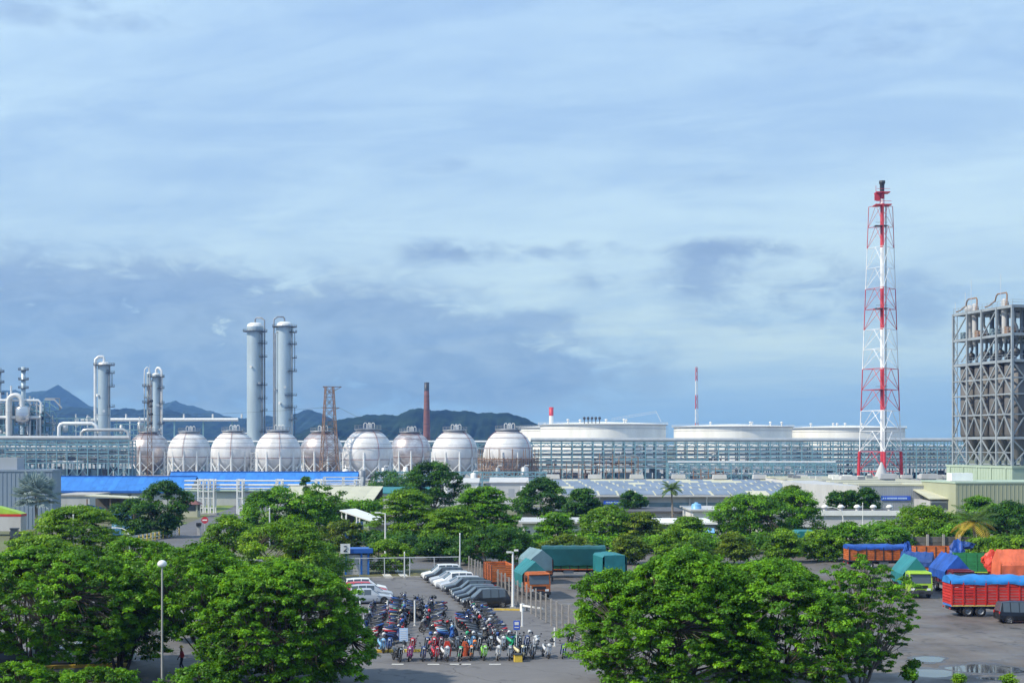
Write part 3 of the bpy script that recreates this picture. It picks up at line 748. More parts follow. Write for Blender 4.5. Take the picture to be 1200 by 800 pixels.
def column(label, px, ytop, rpx, Y, plats, pipes, name='distillation_column', seed=0, mat_='column'):
    r = rpx*Y/F; h = az_(ytop, Y); X = ax(px, Y)
    t = thing(name, label, 'column', (X, Y, 0))
    part('shell', MB().lathe([(r*1.12, 0), (r*1.05, 5), (r, 6), (r, h*.35), (r, h*.7), (r, h-r*.5)], 32), M[mat_], t)
    part('head', MB().lathe([(r*1.003, h-r*.5), (r*.92, h-r*.22), (r*.6, h-r*.03), (0.01, h)], 32), M['pipew'], t)
    nb = int(h/9)
    for k in range(1, nb): part('seam', MB().ring(r+.01, 0.07, (0, 0, 6+(h-8)*k/nb), 32, 4), M['column'], t)
    part('overhead_pipe', MB().tube([(0, 0, h-.3), (0, 0, h+1.6), (.7*pipes[0][0], 0, h+2.6), (r*.8*pipes[0][0], -r*.2, h+2.5), ((r+.9)*pipes[0][0], -r*.35, h+1.2), ((r+1.0)*pipes[0][0], -r*.4, h-2), ((r+1.0)*pipes[0][0], -r*.4, 4)], pipes[0][1], 8), M['pipeg' if pipes[0][2] else 'pipew'], t)
    for s, pr, dk in pipes[1:]:
        part('riser_pipe', MB().tube([(s*r*.7, -r*.75, h*.93), (s*(r+.4)*.9, -r*.8, h*.92), (s*(r+.4)*.92, -r*.8, 4)], pr, 6), M['pipeg' if dk else 'pipew'], t)
    for z, a0, a1 in plats: platform(t, r, z*h, R(a0), R(a1))
    rng = random.Random(seed)
    zs = sorted([p[0] for p in plats])
    for za, zb in zip(zs, zs[1:]):
        a = R(-40 if rng.random() < .5 else -15)
        ld = MB()
        for q in (-.25, .25):
            ld.bar(((r+1.3)*math.cos(a), (r+1.3)*math.sin(a)+q, za*h), ((r+1.3)*math.cos(a), (r+1.3)*math.sin(a)+q, zb*h), 0.16)
        for k in range(int((zb-za)*h/1.0)): ld.ring(.5, .05, ((r+1.5)*math.cos(a), (r+1.5)*math.sin(a), za*h+1+k), 6, 3)
        part('ladder', ld, M['dark'], t)
    for k in range(3):
        z = h*rng.uniform(.2, .8); a = R(rng.uniform(-170, -20))
        part('nozzle', MB().cyl((r*math.cos(a), r*math.sin(a), z), ((r+1)*math.cos(a), (r+1)*math.sin(a), z), .45).cyl(((r+.9)*math.cos(a), (r+.9)*math.sin(a), z), ((r+1.1)*math.cos(a), (r+1.1)*math.sin(a), z), .7), M['pipew'], t)
    return t
column('tall silver distillation column, left one of the twin pair', 299, 378, 9.6, 770,
       [(.94, -180, 180), (.86, -60, 20), (.77, -50, 20), (.58, -70, 20), (.49, -60, 10), (.41, -40, 20), (.27, -50, 20)], [(1, .42, 1), (1, .3, 1)], seed=1)
column('tall silver distillation column, right one of the twin pair', 333.5, 377, 9.8, 755,
       [(.965, -180, 180), (.93, -50, 40), (.85, -60, 30), (.76, -30, 30), (.67, -60, 30), (.51, -80, 20), (.43, -80, 20), (.35, -50, 30), (.2, -40, 30)], [(-1, .42, 1), (-1, .3, 1), (1, .25, 1)], seed=2)
column('silver column with swan neck pipe left of the lattice mast', 122, 424, 7.2, 700,
       [(.97, -180, 180), (.9, -60, 40), (.78, -40, 40), (.6, -40, 40)], [(-1, .75, 0), (1, .3, 1), (1, .25, 0)], seed=3)
column('slim grey column right behind the lattice mast', 183, 437, 4.6, 700,
       [(.96, -180, 180), (.85, -60, 40), (.7, -40, 40), (.5, -60, 40)], [(1, .6, 0), (-1, .3, 1)], seed=4)
column('slender pointed column directly behind the lattice mast', 174.5, 436, 2.6, 705, [(.86, -180, 180), (.7, -180, 180)], [(-1, .3, 0)], seed=5)
# stacks and vessels of the process plant at the left edge
def flue(label, px, ytop, rpx, Y, rings):
    r = rpx*Y/F; h = az_(ytop, Y)
    t = thing('flue_stack', label, 'stack', (ax(px, Y), Y, 0))
    part('shaft', MB().lathe([(r*1.9, 0), (r*1.7, h*.55), (r, h*.72), (r, h), (r*.8, h)], 18), M['column'], t)
    for z in rings: platform(t, r, z*h, -math.pi, math.pi, 1.4)
flue('grey flue stack with two ring platforms at the left edge', 27.5, 430, 2.6, 720, (.97, .88, .80))
flue('grey flue stack cut by the left picture edge', -1, 431, 2.6, 720, (.96, .86, .75))
Yp = 690.0
t = thing('process_structure', 'steel process structure with vessels and a hooped duct at left edge', 'process plant', (ax(-20, Yp), Yp, 0))
Wp = ax(52, Yp) - ax(-20, Yp)
def ppx(px): return ax(px, Yp) - ax(-20, Yp)
for i in range(7):
    for y in (0, 8): part('column', MB().bar((Wp*i/6, y, 0), (Wp*i/6, y, az_(468+ (i % 3)*5, Yp)), 0.5), M['teal'], t)
for py in (548, 530, 512, 498, 487, 477):
    for y in (0, 8): part('beam', MB().bar((0, y-.3, az_(py, Yp)), (Wp, y-.3, az_(py, Yp)), 0.35, .45), M['teal'], t)
rng = random.Random(5)
for i in range(6):
    for j, (ya, yb) in enumerate(((548, 530), (530, 512), (512, 498), (498, 487), (487, 477))):
        if rng.random() < .5: part('brace', MB().bar((Wp*i/6, -.3, az_(ya, Yp)), (Wp*(i+1)/6, -.3, az_(yb, Yp)), .25), M['teal'], t)
        if rng.random() < .65:
            c = (Wp*(i+.5)/6, 4, az_((ya+yb)/2, Yp)); rr = rng.uniform(.8, 1.7); hh = rng.uniform(1.5, 3)
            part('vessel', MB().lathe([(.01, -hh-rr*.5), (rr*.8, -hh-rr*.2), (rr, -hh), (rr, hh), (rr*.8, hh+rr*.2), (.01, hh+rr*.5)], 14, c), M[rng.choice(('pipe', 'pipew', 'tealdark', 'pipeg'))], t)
pts = []
cxp, czp, rad = ppx(20), az_(471, Yp), 8*Yp/F
for k in range(15): a = math.pi - math.pi*k/14; pts.append((cxp+rad*math.cos(a), -2.5, czp+rad*math.sin(a)))
part('hooped_duct', MB().tube([(cxp-rad, -2.5, az_(512, Yp))]+pts+[(cxp+rad, -2.5, az_(477, Yp))], 1.15, 12), M['pipew'], t)
c = (ppx(29), -2.5, az_(485, Yp))
part('bright_vessel', MB().lathe([(.01, -4.6), (3.3, -3.6), (3.6, -2.4), (3.6, 2.4), (3.2, 3.4), (.01, 4.0)], 20, c), M['chrome'], t)
for px, yt in ((8, 466), (14, 452), (36, 464), (44, 470), (48, 474)):
    part('vertical_pipe', MB().cyl((ppx(px), -1, az_(510, Yp)), (ppx(px), -1, az_(yt, Yp)), .5, n=8), M['pipew' if px % 4 else 'pipe'], t)
part('header_pipe', MB().tube([(ppx(0), -1.2, az_(469, Yp)), (ppx(46), -1.2, az_(469, Yp)), (ppx(49), -1.2, az_(472, Yp)), (ppx(49), -1.2, az_(484, Yp))], .6, 8), M['pipew'], t)
part('lower_header', MB().cyl((ppx(-20), -1.2, az_(489, Yp)), (ppx(49), -1.2, az_(489, Yp)), .8, n=8), M['pipew'], t)
rng = random.Random(15)
for k in range(95):
    x = rng.uniform(0, Wp); z = az_(rng.uniform(466, 512), Yp); y = rng.uniform(-1.5, 7); q = rng.random()
    if q < .4: part('pipe_run', MB().tube([(x, y, z), (x+rng.uniform(2, 7), y, z), (x+rng.uniform(7, 9), y, z-rng.uniform(2, 6))], rng.uniform(.2, .5), 7), M[rng.choice(('pipew', 'pipe', 'pipeg', 'teal'))], t)
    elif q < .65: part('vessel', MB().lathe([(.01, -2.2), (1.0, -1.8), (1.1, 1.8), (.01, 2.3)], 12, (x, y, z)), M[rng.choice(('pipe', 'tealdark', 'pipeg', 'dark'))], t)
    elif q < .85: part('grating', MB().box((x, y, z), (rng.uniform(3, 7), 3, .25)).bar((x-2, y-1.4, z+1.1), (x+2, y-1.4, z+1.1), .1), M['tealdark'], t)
    else: part('vertical_pipe', MB().cyl((x, y, z-6), (x, y, z+3), .3, n=7), M['pipew'], t)
def exchangers(label, px0, px1, Y, seed, y0, y1):
    rng = random.Random(seed); t = thing('process_structure', label, 'process plant', (ax(px0, Y), Y, 0))
    Wd = ax(px1, Y)-ax(px0, Y); n = max(3, int(Wd/5))
    za, zb = az_(y1, Y), az_(y0, Y)
    for i in range(n+1):
        for y in (0, 7): part('column', MB().bar((Wd*i/n, y, 0), (Wd*i/n, y, zb-rng.uniform(0, 3)), .4), M['teal'], t)
    for k in range(4):
        z = za+(zb-za)*k/3-.4
        for y in (0, 7): part('beam', MB().bar((0, y-.3, z), (Wd, y-.3, z), .3, .4), M['teal'], t)
    for i in range(n):
        if rng.random() < .75:
            z = za+(zb-za)*rng.uniform(.2, .9); rr = rng.uniform(.7, 1.5)
            part('vessel', MB().lathe([(.01, -2.4), (rr, -2), (rr, 2), (.01, 2.4)], 12, (Wd*(i+.5)/n, 3.5, z)), M[rng.choice(('pipe', 'pipew', 'pipeg'))], t)
        if rng.random() < .5: part('brace', MB().bar((Wd*i/n, -.3, za), (Wd*(i+1)/n, -.3, zb-3), .25), M['teal'], t)
        if rng.random() < .4: part('pipe', MB().cyl((Wd*(i+.5)/n, 2, za), (Wd*(i+.5)/n, 2, zb+rng.uniform(1, 4)), .35, n=6), M['pipew'], t)
exchangers('low process structure with small vessels left of the first column', 53, 108, 695, 8, 489, 512)
exchangers('low process structure between the first column and lattice mast', 134, 168, 695, 9, 496, 515)

# ------------------------------------------------------------------ chimney, masts, pylon
h = az_(448, 1000); t = thing('chimney', 'tall dark red brick chimney before the green hill', 'chimney', (ax(500, 1000), 1000, 0))
part('shaft', MB().lathe([(2.9, 0), (2.2, h*.6), (1.75, h-6), (1.7, h-5.9)], 20), M['brickred'], t)
part('cap', MB().lathe([(1.72, h-6), (1.75, h), (1.3, h), (1.3, h-3)], 20), M['dark'], t)
for k in range(1, 6): part('band', MB().ring(2.9-1.15*k/6+.02, .12, (0, 0, h*k/6), 20, 4), M['dark'], t)
def lattice(t, segs, h, w0, w1, bw, matf, legs=4, rot=0.0, horiz=True, leaf_names=('leg', 'brace', 'strut')):
    def corner(k, z):
        w = (w0+(w1-w0)*z/h)/math.sqrt(2) if legs == 4 else (w0+(w1-w0)*z/h)/math.sqrt(3)
        a = rot + 2*math.pi*k/legs + (math.pi/4 if legs == 4 else 0)
        return Vector((w*math.cos(a), w*math.sin(a), z))
    zs = [h*i/segs for i in range(segs+1)]
    for i in range(segs):
        m = matf((zs[i]+zs[i+1])/2/h)
        for k in range(legs):
            a, b = corner(k, zs[i]), corner(k, zs[i+1]); c, d = corner((k+1) % legs, zs[i]), corner((k+1) % legs, zs[i+1])
            part('leg', MB().tube([a, b], bw, 6), m, t)
            part('brace', MB().bar(a, d, bw*.9).bar(c, b, bw*.9), m, t)
            if horiz: part('strut', MB().bar(b, d, bw*.9), m, t)
h = az_(453, 560); t = thing('power_pylon', 'rusty steel lattice power pylon before the silver sphere', 'pylon', (ax(386, 560), 560, 0), R(18))
lattice(t, 9, h, 7.2, 3.0, .19, lambda q: M['rust'])
part('arm', MB().bar((-2.6, 0, h), (4.8, 0, h), .3).bar((-2.6, 0, h), (0, 0, h-2), .2).bar((4.8, 0, h), (0, 0, h-2.5), .2), M['rust'], t)
part('arm', MB().bar((-3.2, 0, h*.78), (4.0, 0, h*.78), .25).bar((4.0, 0, h*.78), (0, 0, h*.78-1.5), .2), M['rust'], t)
h = az_(427, 420); t = thing('lattice_mast', 'thin rusty lattice mast rising before the leftmost sphere', 'mast', (ax(175.5, 420), 420, 0), R(10))
lattice(t, 16, h-6, 1.5, .9, .06, lambda q: M['rust'])
part('whip', MB().cyl((0, 0, h-6.2), (0, 0, h), .12, .04, n=6), M['steelw'], t)
for q, r_ in ((.62, .75), (.68, .6), (.72, .8), (.55, .55)):
    part('antenna_drum', MB().lathe([(.01, -.4), (r_*.8, -.3), (r_, 0), (r_*.8, .35), (.01, .4)], 12, (.3, -.5, h*q)), M['dark'], t)
h = az_(430, 1010); t = thing('radio_mast', 'thin red and white mast beside the second white tank', 'mast', (ax(816, 1010), 1010, 0))
lattice(t, 14, h, 3.0, 1.2, .16, lambda q: M['red'] if int(q*7) % 2 == 0 else M['twhite'], legs=3)
h = az_(477, 1000); t = thing('vent_stack', 'short red topped white stack behind the big tank', 'stack', (ax(646, 1000), 1000, 0))
part('shaft', MB().lathe([(1.9, 0), (1.5, h-6)], 14), M['twhite'], t)
part('head', MB().lathe([(1.55, h-6), (1.6, h), (1.2, h)], 14), M['red'], t)
# wires of the line
def wire(label, a, b, sag, r=.055):
    a, b = Vector(a), Vector(b); pts = []
    for i in range(25):
        q = i/24; p = a.lerp(b, q); p.z -= sag*4*q*(1-q); pts.append(p)
    tag(obj('power_wire', MB().tube(pts, r, 4).mesh('power_wire', M['dark'])), label, 'wire', 'power wires')
PX, PZ = ax(386, 560), az_(453, 560)
wire('upper power wire running left from the rusty pylon', (PX-2.4, 559, PZ*.78), (ax(-60, 600), 600, PZ*.80), 3.0, .05)
wire('power wire falling right from the rusty pylon to the spheres', (PX+3.8, 561, PZ*.78), (ax(520, 690), 690, 14), 2.0, .05)
wire('lower power wire crossing in front of the left spheres', (PX-1.5, 558, PZ*.42), (ax(-60, 420), 420, 17), 1.0, .045)
wire('power wire crossing in front of the right spheres', (PX+1.5, 558, PZ*.42), (ax(640, 560), 560, 15.6), 1.0, .045)

# ------------------------------------------------------------------ flare tower
YF = 480.0
XF = ax(1033, YF); hF = az_(241, YF)
t = thing('flare_tower', 'tall red and white lattice flare tower right of the tanks', 'flare tower', (XF, YF, 0), R(0))
zb_ = [az_(y, YF) for y in (575, 529, 481, 432, 386, 338, 290, 241)]
def fcol(z):
    for i in range(7):
        if zb_[i] <= z < zb_[i+1]: return M['red'] if i % 2 == 0 else M['twhite']
    return M['red']
def fc(k, z):
    w = (14.6 + (7.9-14.6)*z/hF)/math.sqrt(3)
    a = R(-98) + 2*math.pi*k/3
    return Vector((w*math.cos(a), w*math.sin(a), z))
for i in range(7):
    for j in range(2):
        za, zc_ = zb_[i]+(zb_[i+1]-zb_[i])*j/2, zb_[i]+(zb_[i+1]-zb_[i])*(j+1)/2
        m = fcol((za+zc_)/2); fat = .21-.10*za/hF
        for k in range(3):
            a, b, c, d = fc(k, za), fc(k, zc_), fc((k+1) % 3, za), fc((k+1) % 3, zc_)
            part('leg', MB().tube([a, b], fat*(2.6 if i == 0 else 1), 8), m, t)
            mid = (b+d)/2
            part('brace', MB().tube([a, mid], fat*.55, 5).tube([c, mid], fat*.55, 5), m, t)
            part('strut', MB().tube([b, d], fat*.5, 5), m, t)
    part('riser', MB().cyl((0.2, 0, max(zb_[i], .2)), (0.2, 0, zb_[i+1]), .62, n=14), M['red'] if i % 2 == 0 else M['twhite'], t)
    part('ladder', MB().bar((1.5, -.3, zb_[i]+.01), (1.5, -.3, zb_[i+1]), .22).bar((1.5, .3, zb_[i]+.01), (1.5, .3, zb_[i+1]), .22), M['pipeg'], t)
    if i % 2 == 0 and i > 0:
        zm = (zb_[i]+zb_[i+1])/2
        part('platform', MB().box((-.6, -1.2, zm), (4.2, 3.2, .2)).bar((-2.6, -2.7, zm+1), (1.4, -2.7, zm+1), .1), M['dark'], t)
part('platform', MB().box((.2, 0, hF+.1), (5.4, 4.6, .3)).bar((-2.4, -2.2, hF+1.2), (2.8, -2.2, hF+1.2), .12), M['red'], t)
z2 = az_(226, YF)
part('tip_shaft', MB().cyl((.2, 0, hF+.25), (.2, 0, hF+2.2), .8, n=12), M['twhite'], t)
part('tip_shaft', MB().cyl((.2, 0, hF+2.2), (.2, 0, z2-.2), .8, n=12), M['red'], t)
part('wind_screen', MB().box((-1.6, -.6, hF+2.9), (1.8, .5, 2.6)), M['red'], t)
part('platform', MB().box((.2, 0, z2), (4.6, 3.8, .3)).bar((-2.0, -1.8, z2+1.1), (2.4, -1.8, z2+1.1), .12), M['red'], t)
part('flare_tip', MB().lathe([(.75, z2+.16), (.8, az_(216, YF)), (1.05, az_(215, YF)), (1.05, az_(212, YF)), (.8, az_(212, YF))], 12, (.2, 0, 0)), M['dark'], t)
part('pilot_pipe', MB().bar((-2, -.5, z2-1), (-2, -.5, az_(218, YF)), .14), M['red'], t)
t2 = thing('knock_out_drum', 'pale conical hopper at the foot of the flare tower', 'hopper', (ax(1033, 470), 470, 0))
part('cone', MB().lathe([(3.2, 0), (3.2, 2), (.25, 9)], 16), M['palewall'], t2); part('skirt', MB().lathe([(3.4, 0), (3.4, .6), (3.2, .61)], 16), M['concrete'], t2)

# ------------------------------------------------------------------ silo tower at the right edge
SX, SY, SR = 105.5, 300.0, math.atan2(0.247, 0.969)
t = thing('silo_tower', 'steel framed tower of grey silos with pipes on its top deck', 'silo tower', (SX, SY, 0), SR)
SB, NB, XB = 5.68, 4, 6.0
Zb, Zt = 10.35, 44.3
lev = [16.3, 21.3, 25.6, 29.0, 32.6, 38.2, 44.1]
cm = MB().box((0, 0, (Zt+Zb)/2), (.46, .46, Zt-Zb)).mesh('column', M['framesteel'])
for ix in range(4):
    for iy in range(NB+1): obj('column', cm, t, (ix*XB, iy*SB, 0))
for z in lev:
    main = z in (16.3, 32.6, 38.2, 44.1)
    hh = .55 if main else .3
    for iy in range(NB):
        for ix in (0, 1, 3): part('beam', MB().box((ix*XB, (iy+.5)*SB, z), (.34, SB-.64, hh)), M['framesteel'], t)
    for ix in range(3):
        for iy in (0, 2, 4): part('beam', MB().box(((ix+.5)*XB, iy*SB, z), (XB-.64, .34, hh)), M['framesteel'], t)
def face_brace(a, b, w=.24): part('brace', MB().bar(a, b, w), M['framesteel'], t)
for iy in range(NB):
    y0, y1 = iy*SB, (iy+1)*SB; ym = (y0+y1)/2
    for za, zb2 in ((Zb, 13.4), (21.3, 29.0)):
        pass
    face_brace((0, y0, 32.4), (0, y1, 25.7)); face_brace((0, y1, 32.4), (0, y0, 25.7))
    face_brace((0, y0, 25.4), (0, y1, 16.5)); face_brace((0, y1, 25.4), (0, y0, 16.5))
    face_brace((0, y0, 16.0), (0, ym, 13.2), .24); face_brace((0, ym, 13.2), (0, y1, 16.0), .24)
    face_brace((0, y0, 10.6), (0, ym, 13.2), .24); face_brace((0, ym, 13.2), (0, y1, 10.6), .24)
    part('strut', MB().bar((0, y0, 13.2), (0, y1, 13.2), .2), M['framesteel'], t)
for z0, z1, iy in ((38.4, 43.8, 1), (32.9, 38, 1), (38.4, 43.8, 3), (32.9, 38, 3)):
    face_brace((0, iy*SB, z1), (0, (iy+1)*SB, z0), .24)
for ix in range(2):
    for z0, z1 in ((10.6, 16), (16.5, 25.4), (25.7, 32.4)):
        face_brace((ix*XB, 0, z1), ((ix+1)*XB, 0, z0)); face_brace(((ix)*XB, 0, z0), ((ix+1)*XB, 0, z1))
for z in (32.6, 38.2, 44.1):
    part('deck', MB().bb(.3, 3*XB, .3, NB*SB-.3, z+.28, z+.36), M['framesteel'], t)
    rl = MB()
    for q in (.55, 1.1): rl.bar((.1, 0, z+.3+q), (.1, NB*SB, z+.3+q), .06); rl.bar((0, .1, z+.3+q), (3*XB, .1, z+.3+q), .06)
    for k in range(13): rl.bar((.1, NB*SB*k/12, z+.3), (.1, NB*SB*k/12, z+1.4), .06)
    part('railing', rl, M['framesteel'], t)
silo = MB().lathe([(.3, 11.4), (2.55, 16.9), (2.62, 17), (2.62, 24), (2.62, 32.2), (1.8, 32.5), (.01, 32.55)], 28).mesh('silo', M['silo'])
for ix in range(3):
    for iy in range(NB): obj('silo', silo, t, (ix*XB+3.1, iy*SB+2.84, 0))
rng = random.Random(12)
for iy in range(NB):
    for ix in range(2):
        bx_, by_ = ix*XB+2.6, iy*SB+2.8
        part('process_pipe', MB().tube([(bx_, by_, 32.9), (bx_, by_, 35), (bx_+.7, by_+.4, 36.4), (bx_+.7, by_+.4, 40), (bx_-.5, by_-.3, 41.2), (bx_-.5, by_-.3, 43.6)], .3, 7), M['pipeg'], t)
        part('valve', MB().lathe([(.2, -1.0), (.8, -.5), (.8, .5), (.2, 1.0)], 10, (bx_+.2, by_, 34.6)), M['dark'], t)
        part('process_pipe', MB().tube([(bx_-1.5, by_-1.4, 33), (bx_-1.5, by_-1.4, 37.7)], .18, 6).tube([(bx_-1.6, by_+1.2, 33.4), (bx_-1.6, by_-1.4, 35.5)], .15, 6), M['pipe'], t)
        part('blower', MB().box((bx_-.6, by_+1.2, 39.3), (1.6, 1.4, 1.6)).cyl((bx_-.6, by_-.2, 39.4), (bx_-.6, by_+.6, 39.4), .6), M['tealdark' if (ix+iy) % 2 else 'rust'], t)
for iy in (0, 2):
    by_ = iy*SB+3.4
    part('dust_filter', MB().lathe([(.25, 36.6), (.62, 38.2), (.62, 41), (.62, 44.6), (.6, 45.7), (.4, 46.2), (.01, 46.3)], 16, (1.8, by_+2.2, 0)), M['palewall'], t)
    p0 = (1.0, by_, 44.5)
    part('gooseneck_pipe', MB().tube([p0, (1.0, by_, 46.9), (1.0, by_+.3, 47.3), (1.0, by_+3.4, 47.3), (1.0, by_+4.0, 46.9), (1.0, by_+4.4, 45.9), (1.0, by_+6.6, 45.1), (1.0, by_+8.2, 44.9)], .17, 8), M['rust'], t)
    part('gooseneck_base', MB().cyl((1.0, by_, 44.4), (1.0, by_, 45.4), .45, .3), M['rust'], t)
    part('lightning_rod', MB().bar((.8, by_+2, 44.4), (.8, by_+2, 51.5), .07), M['steelw'], t)
part('dust_filter', MB().lathe([(.3, 36.6), (.8, 38.6), (.8, 44.6), (1.2, 45.0), (.9, 46.0), (.01, 46.2)], 16, (2.0, 3.4*SB, 0)), M['palewall'], t)
part('lightning_rod', MB().bar((.6, 3.3*SB, 44.4), (.6, 3.3*SB, 48.8), .07).bar((.4, 4*SB-.2, 44.4), (.4, 4*SB-.2, 47), .07), M['steelw'], t)
tw = MB()
for z in range(11, 44, 3): tw.bar((-.02, 4*SB-1.6, z), (-.02, 4*SB, z), .09); tw.bar((.02, 4*SB-1.6, z), (.02, 4*SB, z+3), .09)
tw.bar((0, 4*SB-1.6, 10.4), (0, 4*SB-1.6, 44), .14)
part('stair_shaft', tw, M['framesteel'], t)

def ribs(mb, x0, x1, y, z0, z1, n, w=.06, d=.05):
    for i in range(n): mb.box((x0+(x1-x0)*(i+.5)/n, y, (z0+z1)/2), (w, d, z1-z0))
# pale green building below, olive block in front
t = thing('silo_building', 'pale green clad building under the silo tower', 'building', (SX, SY, 0), SR)
part('wall', MB().bb(-.8, 40, -1.2, NB*SB+1.5, 0, 9.9), M['mint'], t)
part('parapet', MB().bb(-.95, 40.1, -1.35, NB*SB+1.65, 9.9, 10.32), M['mint'], t)
for k in range(5): part('downpipe', MB().cyl((-.92, 1+k*5.4, 0), (-.92, 1+k*5.4, 9.9), .12, n=6), M['mint'], t)
for k in range(24): part('cladding_rib', MB().box((-.83, -.7+k*1.03, 4.9), (.07, .1, 9.8)), M['mint'], t)
bx0, bY = ax(1120, 258), 250.0
t = thing('olive_block', 'plain olive clad block in front of the silo building', 'building', (ax(1168, 250), 250, 0), R(8))
part('wall', MB().bb(-7.6, 0, 0.0, 14, 0, 8.1).bb(0.003, 30, .0, 14, 0, 8.1), M['olive'], t)
part('roof_trim', MB().bb(-7.75, 30.1, -.12, 14.1, 8.1, 8.35), M['mint'], t)
for k in range(30): part('cladding_rib', MB().box((-7.3+k*.75, -.02, 4.0), (.1, .06, 8.0)), M['olive'], t)
part('roof_vent', MB().box((-4, 6, 9.1), (4, 2, 1.4)), M['white'], t)

# ------------------------------------------------------------------ buildings
def gable(name, label, x0, x1, y0, y1, ze, zr, wall, roof, trim, rz=0.0, over=.6, panels=0, cat='building', wins=()):
    t = thing(name, label, cat, ((x0+x1)/2, y0, 0), rz)
    w = (x1-x0)/2; d = y1-y0
    part('wall', MB().prism([(0, 0), (d, 0), (d, ze), (d/2, zr-.05), (0, ze)], -w, w, 'x'), M[wall], t)
    n = max(1, panels)
    for s in range(n):
        a, b = -w-over + 2*(w+over)*s/n, -w-over + 2*(w+over)*(s+1)/n
        for side in (0, 1):
            ya, yb = (-over, d/2) if side == 0 else (d+over, d/2)
            za = ze-over*(zr-ze)/(d/2)
            q = .02 if s % 2 else 0
            part('roof_panel', MB().add([(a, ya, za+.12+q), (b, ya, za+.12+q), (b, yb, zr+.12+q), (a, yb, zr+.12+q), (a, ya, za+.04), (b, ya, za+.04), (b, yb, zr+.04), (a, yb, zr+.04)],
                 [(0, 1, 2, 3), (7, 6, 5, 4), (0, 4, 5, 1), (1, 5, 6, 2), (2, 6, 7, 3), (3, 7, 4, 0)]), M[roof], t)
    part('fascia', MB().box((0, -over-.06, ze-.18), (2*w+2*over, .1, .5)), M[trim], t)
    part('ridge_cap', MB().box((0, d/2, zr+.2), (2*w+2*over, .5, .14)), M[trim], t)
    for (wx, wz, ww, wh) in wins:
        f = part('window', MB().box((wx, -.03, wz), (ww+.16, .08, wh+.16)), M['lightgrey'], t)
        part('pane', MB().box((wx, -.08, wz), (ww, .04, wh)), M['glass'], f)
    return t
Y1 = 318.0
xa, xb = ax(62, Y1), ax(220, Y1)
gable('blue_roofed_shed', 'long grey shed with bright blue roof beside grey warehouse', xa, xb, Y1, Y1+13, 4.5, 7.5, 'lightgrey', 'blueroof', 'bluetrim', R(-1), panels=22,
      wins=[((k-.5)*4.2, 3.5, .8, .5) for k in range(-3, 4)])
Y2 = 348.0
gable('blue_roofed_hall', 'farther long hall with blue roof below the spheres', ax(196, Y2), ax(414, Y2), Y2, Y2+16, 3.8, 7.9, 'palewall', 'blueroof', 'bluetrim', R(1.5), panels=30)
gable('blue_roofed_porch', 'small blue gabled porch at the end of the shed', ax(205, 325), ax(232, 325), 326, 333, 4.6, 6.6, 'white', 'blueroof', 'bluetrim', R(20), panels=4)
# grey warehouse at the left edge
t = thing('grey_warehouse', 'blue grey windowless warehouse at the left picture edge', 'building', (ax(61, 250), 250, 0))
part('wall', MB().bb(-60, 0, 0, 5, 0, 10.15), M['bluewall'], t)
part('parapet', MB().bb(-60.1, .12, -.12, 5.1, 10.15, 10.5), M['bluewall'], t)
for k in range(34): part('cladding_rib', MB().box((-.5-k*.75, -.03, 5), (.1, .06, 10.0)), M['bluewall'], t)
part('roof_block', MB().bb(-60, -6.5, 1, 4.8, 10.5, 12.6), M['greywall'], t)
# annex in front of shed
t = thing('grey_annex', 'small grey annex between the fan palm and the shed yard', 'building', (ax(66, 290), 290, 0))
part('wall', MB().bb(0, 6.8, 0, 14, 0, 4.4), M['lightgrey'], t); part('roof', MB().bb(-.2, 7.0, -.25, 14.2, 4.4, 4.7), M['concrete'], t)
part('door', MB().bb(2.5, 3.6, -.06, -.01, 0, 2.2), M['greywall'], t)
# open stall with awning and blue container in the works yard
t = thing('work_shelter', 'open work shelter with pale sheet roof by blue container', 'shelter', (ax(102, 275), 275, 0))
part('roof', MB().prism([(-.3, 4.9), (9.3, 4.4), (9.3, 4.6), (-.3, 5.1)], -.6, 6, 'y'), M['cream'], t)
for x in (0, 4.5, 9): part('post', MB().box((x, 0, 2.2), (.2, .2, 4.4)), M['rust'], t)
part('back_wall', MB().bb(0, 9, 5.6, 5.8, 0, 4.3), M['wallblock'], t)
part('side_sheet', MB().prism([(0, 0), (3.6, 0), (3.6, 2.6), (0, 3.4)], -.2, -.1, 'y'), M['tarp_navy'], t)
def container(label, px, Y, L_, h, m, rz=0):
    t = thing('container', label, 'container', (ax(px, Y), Y, 0), rz)
    part('body', MB().bb(0, L_, 0, 2.4, .15, h), M[m], t)
    for k in range(int(L_/.35)): part('corrugation', MB().box((.2+k*.35, -.03, h/2), (.16, .06, h-.5)), M[m], t)
    part('roof', MB().bb(-.05, L_+.05, -.05, 2.45, h, h+.12), M['sky_blue'], t)
    for x in (.1, L_-.1): part('foot', MB().box((x, 1.2, .07), (.2, 2.3, .14)), M['dark'], t)
container('light blue container standing in the works yard', 131, 250, 2.9, 3.4, 'sky_blue', R(4))
container('small blue box container in front of the light blue one', 132, 232, 1.5, 1.5, 'sky_blue', R(8))
# guard post by the road
t = thing('guard_post', 'small cream guard post with tiled roof at road bend', 'guard post', (ax(213, 292), 292, 0))
part('wall', MB().bb(0, 3.2, 0, 2.8, 0, 1.2), M['cream'], t)
for x in (.15, 3.05):
    for y in (.15, 2.65): part('post', MB().box((x, y, 1.9), (.3, .3, 1.4)), M['cream'], t)
part('window_band', MB().bb(.3, 2.9, .1, 2.6, 1.2, 2.5), M['glass'], t)
part('roof', MB().add([(-.5, -.5, 2.6), (3.7, -.5, 2.6), (3.7, 3.3, 2.6), (-.5, 3.3, 2.6), (1.1, 1.4, 3.7), (2.1, 1.4, 3.7)], [(0, 1, 5, 4), (1, 2, 5), (2, 3, 4, 5), (3, 0, 4), (3, 2, 1, 0)]), M['brickred'], t)
